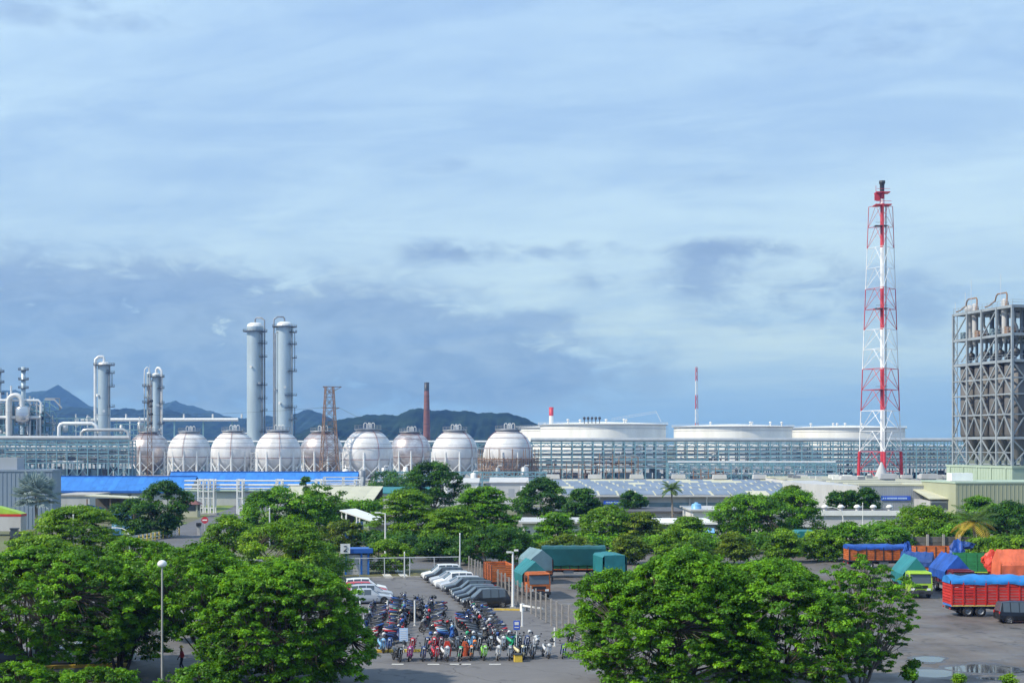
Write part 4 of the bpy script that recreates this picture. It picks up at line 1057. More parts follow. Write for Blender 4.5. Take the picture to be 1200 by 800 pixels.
# pipe bridge with its pale support tower
YB = 301.0
t = thing('pipe_bridge', 'pale pipe bridge crossing the road on a white trestle', 'pipe bridge', (ax(216, YB), YB, 0))
Lb = ax(424, YB)-ax(216, YB)
for z, r_ in ((7.2, .16), (6.3, .22), (5.6, .16), (5.1, .2)):
    for y in (0, 1.0): part('pipe', MB().cyl((0, y, z), (Lb, y, z), r_, n=7), M['pipew' if z > 5.3 else 'mint'], t)
for k in range(5):
    x = 3.0+k*(Lb-4.5)/4
    n = 3 if k == 0 else 1
    for j in range(n+1):
        part('trestle_post', MB().bar((x+j*1.1, -.5, 0), (x+j*1.1, -.5, 7.6), .28).bar((x+j*1.1, 1.5, 0), (x+j*1.1, 1.5, 7.6), .28), M['white'], t)
    for z in (1.5, 3.6, 5.0, 7.5): part('trestle_beam', MB().bar((x, -.5, z), (x+n*1.1, -.5, z), .18), M['white'], t)
part('footing', MB().box((4.5, .5, .2), (5, 3, .4)), M['concrete'], t)
fr = MB()
for x in (Lb-8, Lb-4, Lb):
    fr.bar((x, -.6, 0), (x, -.6, 8), .25); fr.bar((x, 2, 0), (x, 2, 8), .25)
for z in (5.5, 6.8, 8): fr.bar((Lb-8, -.6, z), (Lb, -.6, z), .22)
part('end_frame', fr, M['steelw'], t)
# canopy roof with workshop
t = thing('canopy_hall', 'open workshop with wide cream roof right of the bridge', 'building', (ax(318, 255), 255, 0))
Lc = ax(436, 255)-ax(318, 255)
for k in range(9):
    a, b = Lc*k/9, Lc*(k+1)/9; q = .02*(k % 2)
    part('roof_panel', MB().add([(a, 0, 4.6+q), (b, 0, 4.6+q), (b, 22, 6.8+q), (a, 22, 6.8+q), (a, 0, 4.45), (b, 0, 4.45), (b, 22, 6.65), (a, 22, 6.65)], [(0, 1, 2, 3), (7, 6, 5, 4), (0, 4, 5, 1), (1, 5, 6, 2), (2, 6, 7, 3), (3, 7, 4, 0)]), M['cream'], t)
for k in range(5): part('post', MB().box((.4+(Lc-.8)*k/4, .5, 2.2), (.3, .3, 4.4)), M['white'], t)
part('back_wall', MB().bb(0, Lc, 21, 21.3, 0, 6.5), M['wallblock'], t)
part('side_wall', MB().bb(Lc-3, Lc, .2, .4, 0, 4.3), M['mint'], t)
t = thing('tilted_awning', 'steep pale awning over blue machines below the cream roof', 'awning', (ax(398, 222), 222, 0), R(-18))
part('sheet', MB().prism([(0, 4.5), (6.5, 2.6), (6.5, 2.75), (0, 4.7)], 0, 6, 'y'), M['white'], t)
for x, z in ((.3, 4.3), (3.3, 3.5), (6.2, 2.6)):
    for y in (.2, 5.8): part('post', MB().box((x, y, z/2), (.18, .18, z)), M['white'], t)
for k, px in enumerate((404, 411, 418)):
    m_ = thing('machine_cabinet', ['tall blue machine cabinet under the awning, left one', 'blue and white machine cabinet under the awning, middle one', 'dark blue machine cabinet under the awning, right one'][k], 'cabinet', (ax(px, 226), 226, 0))
    part('body', MB().bb(0, .9, 0, 1.2, .1, 2.2+.2*k).bb(.1, .8, .1, 1.1, 0, .1), M[('blue', 'truckblue', 'bluetrim')[k]], m_); part('panel', MB().bb(.12, .78, -.04, 0, .9, 1.9), M['white' if k == 1 else 'dark'], m_)

# wide factory with panelled roof
YA, YZ = 292.0, 404.0
fx0, fx1 = ax(650, 330), ax(1004, 330)
t = thing('factory_hall', 'wide low factory with blue grey panels on cream roof', 'building', (fx0, YA, 0))
FW, FD = fx1-fx0, YZ-YA
part('wall', MB().bb(0, FW, 0, FD, 0, 4.3), M['lightgrey'], t)
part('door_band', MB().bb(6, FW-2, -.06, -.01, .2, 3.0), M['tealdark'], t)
for k in range(9): part('pillar', MB().box((1+(FW-2)*k/8, -.35, 2.1), (.35, .35, 4.2)), M['palewall'], t)
part('eave', MB().bb(-.6, FW+.6, -1.2, .0, 4.15, 4.5), M['palewall'], t)
nr = 7
for k in range(nr):
    y0, y1 = FD*k/nr, FD*(k+1)/nr; ym = (y0+y1)/2
    part('roof_bay', MB().prism([(y0+.001, 4.31), (y1-.001, 4.31), (ym, 5.15)], -.3, FW+.3, 'x'), M['cream'], t)
pan = MB().box((0, 0, 0), (3.4, 5.6, .12)).mesh('roof_light_panel', M['solar'])
rng = random.Random(7)
sl_ = math.atan2(.84, FD/nr/2)
for k in range(nr):
    y0, y1 = FD*k/nr, FD*(k+1)/nr
    for i in range(int(FW/3.9)):
        if rng.random() < (.93 if k < 6 else .5):
            obj('roof_light_panel', pan, t, (2.2+i*3.9+rng.uniform(-.15, .15), y0+(y1-y0)*.26, 4.31+.84*.52+.09), (sl_, 0, 0))
part('gutter', MB().box((FW/2, -1.3, 4.3), (FW+1.2, .25, .2)), M['lightgrey'], t)
for k in range(3): part('drain_pipe', MB().tube([(8+k*22, -1.25, 4.2), (8+k*22, -.5, 3.6), (8+k*22, -.4, .2)], .14, 6), M['white'], t)
sgn = part('sign', MB().bb(ax(707, YA)-fx0, ax(732, YA)-fx0, -1.0, -.85, 2.7, 3.45), M['signblue'], t)
lt = MB(); rng = random.Random(2); x = ax(708, YA)-fx0
while x < ax(729.5, YA)-fx0:
    w_ = rng.uniform(.1, .22)
    if rng.random() < .85: lt.box((x+w_/2, -1.02, 3.07), (w_, .03, rng.choice((.26, .3, .34))))
    x += w_+.07
part('lettering', lt, M['signpale'], sgn)
vm = [MB().box((0, 0, .9), (4.0, 2.4, 1.2), 0, .93).mesh('ventilator_hood', M['palewall']), MB().box((0, 0, .2), (3.2, 1.6, .6)).mesh('ventilator_base', M['lightgrey'])]
def ventilator(px, Y, lab, base, s=1.0):
    v = thing('roof_ventilator', lab, 'ventilator', (ax(px, Y), Y, base), 0, 'white roof ventilators')
    obj('hood', vm[0], v, scale=s); obj('base', vm[1], v, scale=s)
for k, px in enumerate((648, 697, 746, 795)): ventilator(px, 400.0, 'white roof ventilator at back of the factory roof, %s from left' % ORD[k], 5.05, .95)
for k, px in enumerate((843, 890, 938, 984)): ventilator(px, 396.0, 'white roof ventilator at back of the factory roof, %s from right' % ORD[3-k], 5.05, .95)

# grey building with the blue sign, white and cream neighbours
YG = 262.0
t = thing('grey_sign_building', 'grey clad building with a long blue sign', 'building', (ax(1007, YG), YG, 0), R(0))
WG = ax(1092, YG)-ax(1007, YG)
part('wall', MB().bb(0, WG, 0, 40, 0, 7.3), M['greywall'], t)
part('side_wing', MB().add([(0, 0.02, 0), (-6.5, 16, 0), (-6.5, 40, 0), (-.01, 40, 0), (0, .02, 7.25), (-6.5, 16, 7.25), (-6.5, 40, 7.25), (-.01, 40, 7.25)], [(0, 1, 5, 4), (1, 2, 6, 5), (4, 5, 6, 7)]), M['lightgrey'], t)
part('parapet', MB().bb(-.1, WG+.1, -.1, .25, 7.3, 7.6), M['cream'], t)
for k in range(5): part('roof_strip', MB().bb(.3, WG-.1, 3+k*7.4, 7+k*7.4, 7.3, 7.45+.02*k), M['cream' if k % 2 else 'creamdk'], t)
for k in range(40): part('cladding_rib', MB().box((.2+k*(WG-.4)/39, -.02, 3.6), (.05, .04, 7.2)), M['greywall'], t)
sg = part('sign', MB().bb(4.0, 9.4, -.22, -.05, 4.65, 5.45), M['signblue'], t)
lt = MB(); rng = random.Random(4); x = 4.15
for wn in (2, 1, 8, 7):
    for _ in range(wn):
        w_ = rng.uniform(.16, .22); lt.box((x+w_/2, -.24, 5.02), (w_, .03, .3)); x += w_+.05
    x += .12
part('lettering', lt, M['signpale'], sg)
part('low_shed', MB().bb(5.5, 12.8, -4, -.3, 0, 1.2), M['darkroof'], t)
for k, (px, Y, s) in enumerate(((994, 330, .95), (1040, 300, .9), (1088, 300, .9))): ventilator(px, Y, 'nearer white roof ventilator behind the grey sign building, %s from left' % ORD[k], 7.4 if k else 6.2, s)
struct_roof = thing('plant_hall', 'flat khaki roofed hall behind the grey sign building', 'building', (ax(962, 320), 320, 0))
WH = ax(1117, 320)-ax(962, 320)
part('wall', MB().bb(0, WH, 0, 70, 0, 5.9), M['palewall'], struct_roof)
for k in range(9): part('roof_strip', MB().bb(-.2, WH+.1, k*7.7, k*7.7+7.4, 5.9, 6.1+.05*(k % 3)), M['creamdk' if k % 2 else 'cream'], struct_roof)
for k, px in enumerate((1046, 1062, 1082, 1097, 1111)): ventilator(px, 362, 'white roof ventilator beside the flare tower foot, %s from left' % ORD[k], 6.1, .72)
for k in range(18):
    q = random.Random(k); part('roof_duct', MB().box((q.uniform(1, WH-2), q.uniform(2, 66), 6.5), (q.uniform(.6, 2.6), q.uniform(.6, 1.6), q.uniform(.4, 1.2))), M[q.choice(('lightgrey', 'pipeg', 'white'))], struct_roof)
t = thing('cream_roof_house', 'white walled house with pale yellow roof by olive block', 'building', (ax(1090, 252), 252, 0))
part('wall', MB().bb(0, 5.2, 0, 18, 0, 4.9), M['palewall'], t)
part('window_band', MB().bb(.1, 5.1, -.05, 0, 3.4, 4.6), M['glass'], t)
part('ledge', MB().bb(-.1, 5.3, -.15, -.06, 2.0, 2.15), M['greywall'], t)
part('roof', MB().prism([(-.3, 5.2), (18, 7.5), (18, 7.7), (-.3, 5.4)], -.2, 5.4, 'x'), M['cream'], t)
# long white low building with roof hoods, right of centre
YW = 224.0
t = thing('white_long_building', 'long low white building with round hoods on a dark roof', 'building', (ax(893, YW), YW, 0), R(0))
WW = ax(1056, YW)-ax(893, YW)
part('wall', MB().bb(0, WW, 0, 16, 0, 4.2), M['palewall'], t)
part('roof', MB().bb(-.3, WW+.3, .3, 16, 4.2, 4.34), M['darkroof'], t)
part('parapet', MB().bb(-.3, WW+.3, -.3, .3, 3.75, 4.5), M['white'], t)
part('ledge', MB().bb(-.2, WW+.2, -.7, -.005, 1.9, 2.1), M['lightgrey'], t)
for k in range(10):
    f = part('window', MB().bb(1+k*2.15, 2.7+k*2.15, -.06, -.005, .8, 1.8), M['lightgrey'], t); part('pane', MB().bb(1.08+k*2.15, 2.62+k*2.15, -.1, -.065, .87, 1.73), M['glass'], f)
for k in range(5):
    part('roof_hood', MB().lathe([(.3, 0), (.3, .35), (.6, .42), (.5, .7), (.2, .9), (.01, .92)], 14, (11+k*2.6, 5, 4.34)), M['white'], t)
# lower white offices behind the trees
def office(label, px0, px1, Y, h, d, wall, roof, nwin, rz=0.0, wz=1.5):
    x0 = ax(px0, Y); w = ax(px1, Y)-x0
    t = thing('office_block', label, 'building', (x0, Y, 0), rz)
    part('wall', MB().bb(0, w, 0, d, 0, h), M[wall], t)
    part('roof', MB().bb(-.5, w+.5, -.7, d+.5, h, h+.25), M[roof], t)
    for k in range(nwin):
        a = w*(k+.2)/nwin; b = w*(k+.8)/nwin
        f = part('window', MB().bb(a, b, -.05, -.005, wz-.6, wz+.7), M['white'], t); part('pane', MB().bb(a+.08, b-.08, -.09, -.055, wz-.52, wz+.62), M['glass'], f)
    return t
office('white office with grey flat roof left of the round bush', 612, 712, 212, 3.2, 12, 'white', 'lightgrey', 8)
office('low white office with blue awnings behind the middle trees', 716, 836, 206, 3.4, 12, 'palewall', 'white', 9)
office('pale workshop behind the tall tree right of blue tank', 812, 905, 236, 3.9, 14, 'white', 'lightgrey', 5)
office('grey roofed long shed between factory and white offices', 606, 800, 252, 2.9, 15, 'lightgrey', 'darkroof', 10)
office('pale house half hidden behind the lime tree', 432, 530, 212, 2.8, 8, 'lightgrey', 'darkroof', 5)
t = thing('teal_roof_shelter', 'small shelter with turquoise roof between round bushes', 'shelter', (ax(930, 186), 186, 0))
part('roof', MB().prism([(-.6, 2.6), (.8, 3.6), (2.9, 3.6), (2.9, 2.5)], 0, 4, 'y'), M['tarp_tealp'], t)
for x in (0, 2.5):
    for y in (.3, 3.7): part('post', MB().box((x, y, 1.3), (.15, .15, 2.6)), M['dark'], t)
part('back_wall', MB().bb(0, 2.5, 3.8, 3.9, 0, 2.5), M['wallblock'], t)
for k, px in enumerate((826, 832)):
    t = thing('awning', ['light blue window awning on the white office, left', 'light blue window awning on the white office, right'][k], 'awning', (ax(px, 205), 205, 0))
    part('sheet', MB().prism([(-.6, 2.2), (.0, 2.8), (0, 2.88), (-.65, 2.25)], 0, .6, 'x'), M['sky_blue'], t)
    part('bracket', MB().bar((.3, .15, 2.3), (.3, .95, 2.3), .08), M['steelw'], t)
t = thing('water_tank', 'light blue plastic water tank on the workshop roof', 'water tank', (ax(816, 238), 238, 0))
part('stand', MB().bb(-.9, .9, -.9, .9, 0, 3.4), M['palewall'], t)
part('barrel', MB().lathe([(.85, 3.4), (.85, 4.6), (.8, 4.62), (.85, 4.75), (.75, 4.95), (.3, 5.1), (.3, 5.25), (.01, 5.27)], 18), M['sky_blue'], t)
t = thing('blue_kiosk', 'blue parking kiosk with a white number board', 'kiosk', (ax(404, 163), 163, 0), R(8))
part('body', MB().bb(.2, 2.6, .2, 2.4, 0, 2.3), M['palewall'], t)
for x in (.1, 1.9, 2.7): part('post', MB().box((x, .1, 1.25), (.22, .2, 2.5)), M['blue'], t)
part('roof', MB().bb(-.2, 3.2, -.3, 2.8, 2.5, 3.0), M['bluetrim'], t)
sg = part('number_board', MB().bb(-.5, .6, -.42, -.34, 2.5, 3.6), M['white'], t)
nb_ = MB()
for q in ((-.16, .26, .14, .30), (.14, .26, .20, .0), (.16, 0, -.16, -.28), (-.2, -.3, .22, -.3)): nb_.bar((.05+q[0], -.44, 3.05+q[1]), (.05+q[2], -.44, 3.05+q[3]), .03, .1)
part('number', nb_, M['dark'], sg)

# weathered wall behind the right lorries
t = thing('yard_wall', 'dark weathered panel wall with pale posts behind the lorries', 'wall', (ax(1066, 186), 186, 0))
Lw = ax(1160, 186)-ax(1066, 186)
for k in range(6):
    part('post', MB().box((.2+k*Lw/5, -.12, 1.6), (.28, .28, 3.2)), M['concrete'], t)
    if k < 5:
        for j in range(4): part('wall_panel', MB().bb(.36+k*Lw/5, .04+(k+1)*Lw/5, -.02*(j % 2), .1, .03+j*.72, .73+j*.72), M['wallblock'], t)

# ------------------------------------------------------------------ fences, posts, lamps, signs
FA, FB = Vector((-4.9, 161.0)), Vector((5.6, 105.0))
def wire_fence(label, a, b, n, h, seed, pm='conpost', pw=.12, rail=False):
    d = (b-a); L_ = d.length; rz = math.atan2(d.y, d.x)
    t = thing('wire_fence', label, 'fence', (a.x, a.y, 0), rz)
    rng = random.Random(seed)
    post = MB().box((0, 0, h/2), (pw, pw, h)).mesh('post', M[pm])
    for i in range(n+1): obj('post', post, t, (L_*i/n, 0, 0), (R(rng.uniform(-1.5, 1.5)), R(rng.uniform(-1.5, 1.5)), 0), (1, 1, rng.uniform(.95, 1.06)))
    wm = MB()
    for z in (.15, h*.35, h*.62, h*.9): wm.bar((0, pw/2+.01, z), (L_, pw/2+.01, z), .03)
    k = 0.0
    while k < L_:
        wm.bar((k, pw/2+.01, .1), (min(k+h*.9, L_), pw/2+.01, h*.9), .007); wm.bar((min(k+h*.9, L_), pw/2+.02, .1), (k, pw/2+.02, h*.9), .007); k += .34
    part('wire_mesh', wm, M['meshwire'], t)
    if rail: part('top_rail', MB().bar((0, 0, h), (L_, 0, h), .09), M['steelw'], t)
    return t
wire_fence('chain link fence on concrete posts between car row and lorry yard', FA, FB, 27, 2.35, 3)
wire_fence('wire fence with thin rail along the back of the parking lot', Vector((-31, 156.9)), Vector((-6, 161.6)), 9, 2.2, 4, 'steelw', .08, True)
def lamp(label, px, Y, ytop, r, head, mat_='steelw', name='street_lamp'):
    h = az_(ytop, Y); t = thing(name, label, 'lamp post', (ax(px, Y), Y, 0))
    if head == 'curve':
        part('pole', MB().tube([(0, 0, 0), (0, 0, h*.7), (-.2, 0, h*.88), (-.9, 0, h*.97), (-1.7, 0, h)], [r, r*.8, r*.7, r*.6, r*.6], 8), M[mat_], t)
        part('lamp_head', MB().box((-2.0, 0, h), (.7, .3, .14)), M['white'], t)
    else:
        part('pole', MB().cyl((0, 0, 0), (0, 0, h), r, r*.65, 10), M[mat_], t)
        part('base', MB().box((0, 0, .12), (r*4, r*4, .24)), M['concrete'], t)
        if head == 'dome':
            part('lamp_head', MB().lathe([(.01, -.16), (.2, -.14), (.29, -.03), (.27, .12), (.17, .23), (.01, .27)], 18, (0, 0, h)), M['white'], t)
        elif head == 'twin':
            part('lamp_head', MB().box((-.35, 0, h-.05), (.5, .25, .14)), M['white'], t); part('lamp_head', MB().box((.3, 0, h+.12), (.4, .25, .14)), M['white'], t)
        elif head == 'arm':
            part('arm', MB().bar((0, 0, h-.05), (-.9, 0, h+.08), .1), M[mat_], t); part('lamp_head', MB().box((-1.0, 0, h+.08), (.8, .3, .16)), M['white'], t)
        else: part('cap', MB().lathe([(r*.9, 0), (r*.9, .12), (.01, .2)], 8, (0, 0, h)), M['white'], t)
lamp('tall grey pole with white dome lamp between the foreground trees', 190, 86, 661, .075, 'dome', 'concrete')
lamp('white pole with small twin lamps beside the car row fence', 601, 129.3, 646, .13, 'twin', 'white')
lamp('white street lamp with arm before the layered middle trees', 451.5, 190, 601, .12, 'arm', 'white')
lamp('slim white pole in the upper left tree', 86, 150, 604, .1, 'cap', 'white')
lamp('slim grey pole before the pair of round trees', 316, 205, 596, .12, 'cap', 'steelw')
lamp('thin grey pole behind the lot beside the lime tree', 474, 158, 648, .08, 'cap', 'steelw')
lamp('thin grey pole at the corner of the wire fence', 539, 161, 626, .09, 'cap', 'steelw')
lamp('thin white pole behind the white long building trees', 1011, 215, 590, .07, 'cap', 'white')
lamp('curved white lamp by the lawn road left', 151, 195, 618, .1, 'curve', 'white')
lamp('bent white lamp at the corner of white long building', 988, 212, 594, .1, 'curve', 'white')
for k, (px, py, h, tl) in enumerate(((486, 733, 2.1, 0), (422, 721, 1.3, 0), (454, 719, 1.2, 0), (550, 727, 1.0, 0), (612, 734, 1.5, 0), (650, 757, 1.4, 0))):
    x, y = gp(px, py)
    t = thing('white_post', ['tall white post at the left end of the middle motorcycles', 'thin white post below the silver sedan', 'thin white post right of the sedan wheel',
              'short pale post before the right motorcycle column', 'leaning pale post below the yellow kerb', 'white marker post at the right end of front motorcycles'][k], 'post', (x, y, 0), 0, 'white posts in the lot')
    part('shaft', MB().cyl((0, 0, 0), (0, 0, h), .07, .065, 8), M['white'], t); part('foot', MB().lathe([(.16, 0), (.14, .06), (.07, .08)], 8), M['concrete'], t)
t = thing('barrier_arm', 'fallen white barrier arm beside the fence', 'barrier', gp(612, 716) + (0,), R(-55))
part('arm', MB().box((1.5, 0, .55), (3.2, .14, .14)), M['white'], t); part('stand', MB().box((0, 0, .35), (.3, .3, .7)), M['white'], t); part('rest', MB().box((2.9, 0, .25), (.12, .12, .5)), M['conpost'], t)
def board(label, px, py, h, w, bh, mat_, pm='steelw', stripes=None):
    x, y = gp(px, py); t = thing('sign_board', label, 'sign', (x, y, 0))
    part('pole', MB().cyl((0, .05, 0), (0, .05, h), .04, n=6), M[pm], t)
    p = part('board', MB().box((0, 0, h-bh/2), (w, .06, bh)), M[mat_], t)
    if stripes:
        part('lines', stripes(MB(), h, w, bh), M['white' if mat_ != 'white' else 'signblue'], p)
board('small blue and white sign on a slim pole among right motorcycles', 605.5, 768, 2.5, .45, .65, 'signblue', stripes=lambda m, h, w, b: m.box((0, -.04, h-.2), (.3, .02, .22)).box((0, -.04, h-.48), (.3, .02, .07)))
def _ln(m, h, w, b):
    for k in range(6): m.box((0, -.04, h-.16-.13*k), (w*(.75-.08*(k % 2)), .02, .035))
    return m
board('pale blue notice board standing among the front motorcycles', 473, 764, 1.75, .62, .95, 'signpale', stripes=_ln)
t = thing('stop_sign', 'small red round stop board by the lawn', 'sign', gp(240, 622) + (0,))
part('pole', MB().cyl((0, .06, 0), (0, .06, 2.1), .05, n=6), M['steelw'], t); part('board', MB().cyl((0, -.02, 1.9), (0, .03, 1.9), .62, n=8), M['red'], t)
part('bar', MB().box((0, -.035, 1.9), (.8, .02, .22)), M['white'], t)
for k in range(11):
    px = 163 + 4.7*k; py = 636.5 - 0.95*k
    t = thing('yellow_bollard', 'yellow bollard beside the lawn road, %s from left' % ORD[k], 'bollard', gp(px, py) + (0,), 0, 'yellow bollards by the road')
    part('post', MB().cyl((0, 0, 0), (0, 0, 1.25), .1, n=8), M['yellow'], t); part('cap', MB().lathe([(.1, 1.25), (.07, 1.31), (.01, 1.33)], 8), M['dark'], t)
t = thing('guard_rail', 'grey steel guard rail along the road behind the bollards', 'guard rail', gp(128, 641) + (0,), math.atan2(gp(206, 628)[1]-gp(128, 641)[1], gp(206, 628)[0]-gp(128, 641)[0]))
Lg = (Vector(gp(206, 628))-Vector(gp(128, 641))).length
part('rail', MB().box((Lg/2, 0, 1.0), (Lg, .1, .3)), M['steelw'], t); part('rail', MB().box((Lg/2, 0, .5), (Lg, .08, .16)), M['steelw'], t)
for k in range(9): part('post', MB().box((Lg*k/8, .1, .5), (.12, .1, 1.0)), M['steelw'], t)
t = thing('gate_barrier', 'black and white barrier post standing by the road', 'barrier', gp(233, 627) + (0,))
part('post', MB().box((0, 0, .8), (.5, .4, 1.6)), M['palewall'], t); part('head', MB().box((0, 0, 1.8), (.75, .6, .55)), M['dark'], t)
t = thing('road_sign', 'white road sign panel with yellow side behind upper left tree', 'sign', gp(107, 661) + (0,), R(10))
part('panel', MB().box((0, 0, 2.0), (1.1, .08, 2.0)), M['white'], t); part('side_panel', MB().box((1.0, .02, 1.7), (.7, .08, 1.1)), M['yellow'], t)
for x in (-.4, .4, 1.2): part('post', MB().box((x, .08, 1.2), (.08, .08, 2.4)), M['steelw'], t)

# ------------------------------------------------------------------ cars
def loft_car(st, kinds):
    """st: stations (x, sill, belt, top, half width, half roof width), front first; kinds: what each interval is."""
    def sec(s):
        x, zs, zb, zt, w, wt = s
        h = [(w*.90, zs), (w*.985, zs+.14), (w, (zs+zb)*.5+.05), (w*.965, zb), (wt, zt-.06), (wt*.82, zt-.01), (wt*.4, zt+.015)]
        return [(x, y, z) for y, z in h] + [(x, -y, z) for y, z in reversed(h)]
    S = [sec(s) for s in st]; n = len(S[0])
    P = {k: MB() for k in ('body', 'windshield', 'rear_window', 'side_window_l', 'side_window_r')}
    flat = [p for s in S for p in s]
    fs = {k: [] for k in P}
    for i, kd in enumerate(kinds):
        for k in range(n-1):
            f = (i*n+k, i*n+k+1, (i+1)*n+k+1, (i+1)*n+k)
            d = 'body'
            if kd == 'win' and k == 3: d = 'side_window_l'
            elif kd == 'win' and k == n-5: d = 'side_window_r'
            elif kd == 'wind' and 4 <= k <= n-6: d = 'windshield'
            elif kd == 'rear' and 4 <= k <= n-6: d = 'rear_window'
            fs[d].append(f)
        fs['body'].append((i*n, (i+1)*n, (i+1)*n+n-1, i*n+n-1))
    fs['body'].append(tuple(range(n))); m = len(S)-1
    fs['body'].append(tuple(m*n+k for k in reversed(range(n))))
    out = {}
    for k in P:
        used = sorted({i for f in fs[k] for i in f}); ix = {v: j for j, v in enumerate(used)}
        P[k].add([flat[i] for i in used], [tuple(ix[i] for i in f) for f in fs[k]], k == 'body')
        out[k] = P[k].mesh(k, M['plastic'] if k == 'body' else M['glass'])
        if k == 'body': out[k].polygons.foreach_set('use_smooth', [False]*len(out[k].polygons))
    return out
def mpv(L=4.3, H=1.66, W=.86):
    f = L/2
    st = [(f, .38, .58, .62, W*.80, W*.70), (f-.12, .24, .70, .80, W*.93, W*.80), (f-.55, .22, .80, .90, W*.98, W*.82), (f-.98, .22, .88, 1.0, W, W*.84),
          (f-1.75, .22, .93, H-.06, W, W*.76), (f-1.83, .22, .93, H-.03, W, W*.77), (f-2.55, .22, .95, H, W, W*.78), (f-2.63, .22, .95, H, W, W*.78),
          (f-3.3, .22, .97, H-.01, W, W*.78), (f-3.38, .22, .97, H-.02, W, W*.77), (f-3.95, .23, .99, H-.06, W*.985, W*.75), (f-4.03, .25, 1.0, H-.09, W*.98, W*.74), (f-L+.05, .30, .98, 1.02, W*.93, W*.86), (f-L, .36, .80, .84, W*.88, W*.80)]
    return loft_car(st, ['hood', 'hood', 'hood', 'wind', 'p', 'win', 'p', 'win', 'p', 'win', 'p', 'rear', 'trunk']), f-.80, -f+.78
def sedan(L=4.4, H=1.42, W=.85):
    f = L/2
    st = [(f, .36, .54, .58, W*.80, W*.70), (f-.12, .22, .64, .72, W*.93, W*.80), (f-.6, .2, .74, .82, W*.98, W*.84), (f-1.25, .2, .82, .92, W, W*.84),
          (f-1.95, .2, .86, H-.05, W, W*.72), (f-2.02, .2, .86, H-.02, W, W*.73), (f-2.68, .2, .88, H, W, W*.73), (f-2.76, .2, .88, H, W, W*.73),
          (f-3.3, .2, .89, H-.05, W, W*.71), (f-3.4, .2, .89, H-.09, W, W*.70), (f-3.85, .22, .90, .95, W*.98, W*.82), (f-4.3, .24, .86, .92, W*.93, W*.80), (f-L, .34, .74, .78, W*.86, W*.76)]
    return loft_car(st, ['hood', 'hood', 'hood', 'wind', 'p', 'win', 'p', 'win', 'p', 'rear', 'trunk', 'trunk']), f-.82, -f+.85
CARS = {'mpv': mpv(), 'suv': mpv(4.45, 1.74, .89), 'hatch': mpv(3.9 + .25, 1.55, .83), 'sedan': sedan(), 'van': mpv(4.25, 1.84, .84)}
tyre = MB(); tyre.lathe([(.20, -.10), (.28, -.11), (.31, -.06), (.31, .06), (.28, .11), (.20, .10)], 18); tyre_m = tyre.mesh('tyre', M['black'])
rim = MB(); rim.lathe([(.01, .085), (.06, .085), (.07, .06), (.19, .085), (.205, .10)], 18)
for k in range(5): rim.box((.12*math.cos(k*1.2566), .12*math.sin(k*1.2566), .09), (.17, .045, .02), k*1.2566)
rim_m = rim.mesh('rim', M['chrome'])
arch_m = MB().lathe([(.01, 0), (.36, 0), (.36, .012), (.01, .012)], 18, smooth=False).mesh('wheel_arch', M['black'])
def car(kind, label, col, loc, rz, group=None, name='parked_car'):
    ms, xf, xr = CARS[kind]
    pm = paint(*col)
    t = thing(name, label, 'car', (loc[0], loc[1], 0), rz, group)
    b = obj('body', ms['body'], t, mat=pm)
    xs = [v.co.x for v in ms['body'].vertices]; L2 = max(xs); ys = max(v.co.y for v in ms['body'].vertices)
    for w in ('windshield', 'rear_window'): obj(w, ms[w], t)
    obj('side_window', ms['side_window_l'], t); obj('side_window', ms['side_window_r'], t)
    for s in (1, -1):
        for x in (xf, xr):
            w = obj('wheel', tyre_m, t, (x, s*(ys-.10), .31), (R(-90*s), 0, 0)); obj('rim', rim_m, w, (0, 0, .012))
            obj('wheel_arch', arch_m, t, (x, s*(ys+.004) - (0 if s > 0 else 0), .34), (R(-90*s), 0, 0), scale=(1, 1, .3))
        obj('headlight', HL, t, (L2-.14, s*ys*.66, .66)); obj('tail_light', TL, t, (-L2+.06, s*ys*.74, .86))
        obj('door_mirror', DM, t, (xf-.75, s*(ys+.09), 1.0), mat=pm)
    obj('bumper', BP, t, (L2-.02, 0, .36)); obj('grille', GR, t, (L2-.04, 0, .56))
    obj('number_plate', NP, t, (-L2-.005, 0, .62))
HL = MB().box((0, 0, 0), (.26, .34, .15), 0, .8).mesh('headlight', M['lamp'])
TL = MB().box((0, 0, 0), (.12, .2, .32), 0, .9).mesh('tail_light', M['tail'])
DM = MB().box((0, 0, 0), (.12, .2, .13), 0, .85).mesh('door_mirror', M['plastic'])
BP = MB().box((0, 0, 0), (.14, 1.3, .14)).mesh('bumper', M['plastic'])
GR = MB().box((0, 0, 0), (.10, .62, .10)).mesh('grille', M['chrome'])
NP = MB().box((0, 0, 0), (.03, .42, .13)).mesh('number_plate', M['black'])
SIL, WHT, DGR, BLK, BLU, RED_, GRN = ('silver', (.42, .45, .50)), ('white', (.80, .81, .82)), ('dark_grey', (.020, .022, .027)), ('black', (.006, .007, .009)), ('slate_blue', (.045, .062, .095)), ('red', (.50, .02, .025)), ('dark_green', (.012, .02, .018))
LROT = math.atan2(LU.y, LU.x)
ca, cb = Vector((-2.35, 130.9)), Vector((-7.75, 157.4))
row = [('suv', DGR, 'dark grey people carrier nearest the yellow kerb, first in row'), ('mpv', BLK, 'black people carrier second from the near end of the row'),
       ('hatch', BLU, 'slate blue hatchback third from the near end of the row'), ('mpv', BLK, 'black people carrier fourth from the near end of the row'),
       ('mpv', DGR, 'dark grey people carrier fifth from the near end of the row'), ('hatch', SIL, 'silver hatchback sixth from the near end of the row'),
       ('mpv', WHT, 'white people carrier seventh from the near end of the row'), ('hatch', SIL, 'silver hatchback eighth from the near end of the row'),
       ('mpv', DGR, 'dark grey people carrier next to the farthest white car'), ('suv', WHT, 'white car farthest in the right hand row')]
rng = random.Random(8)
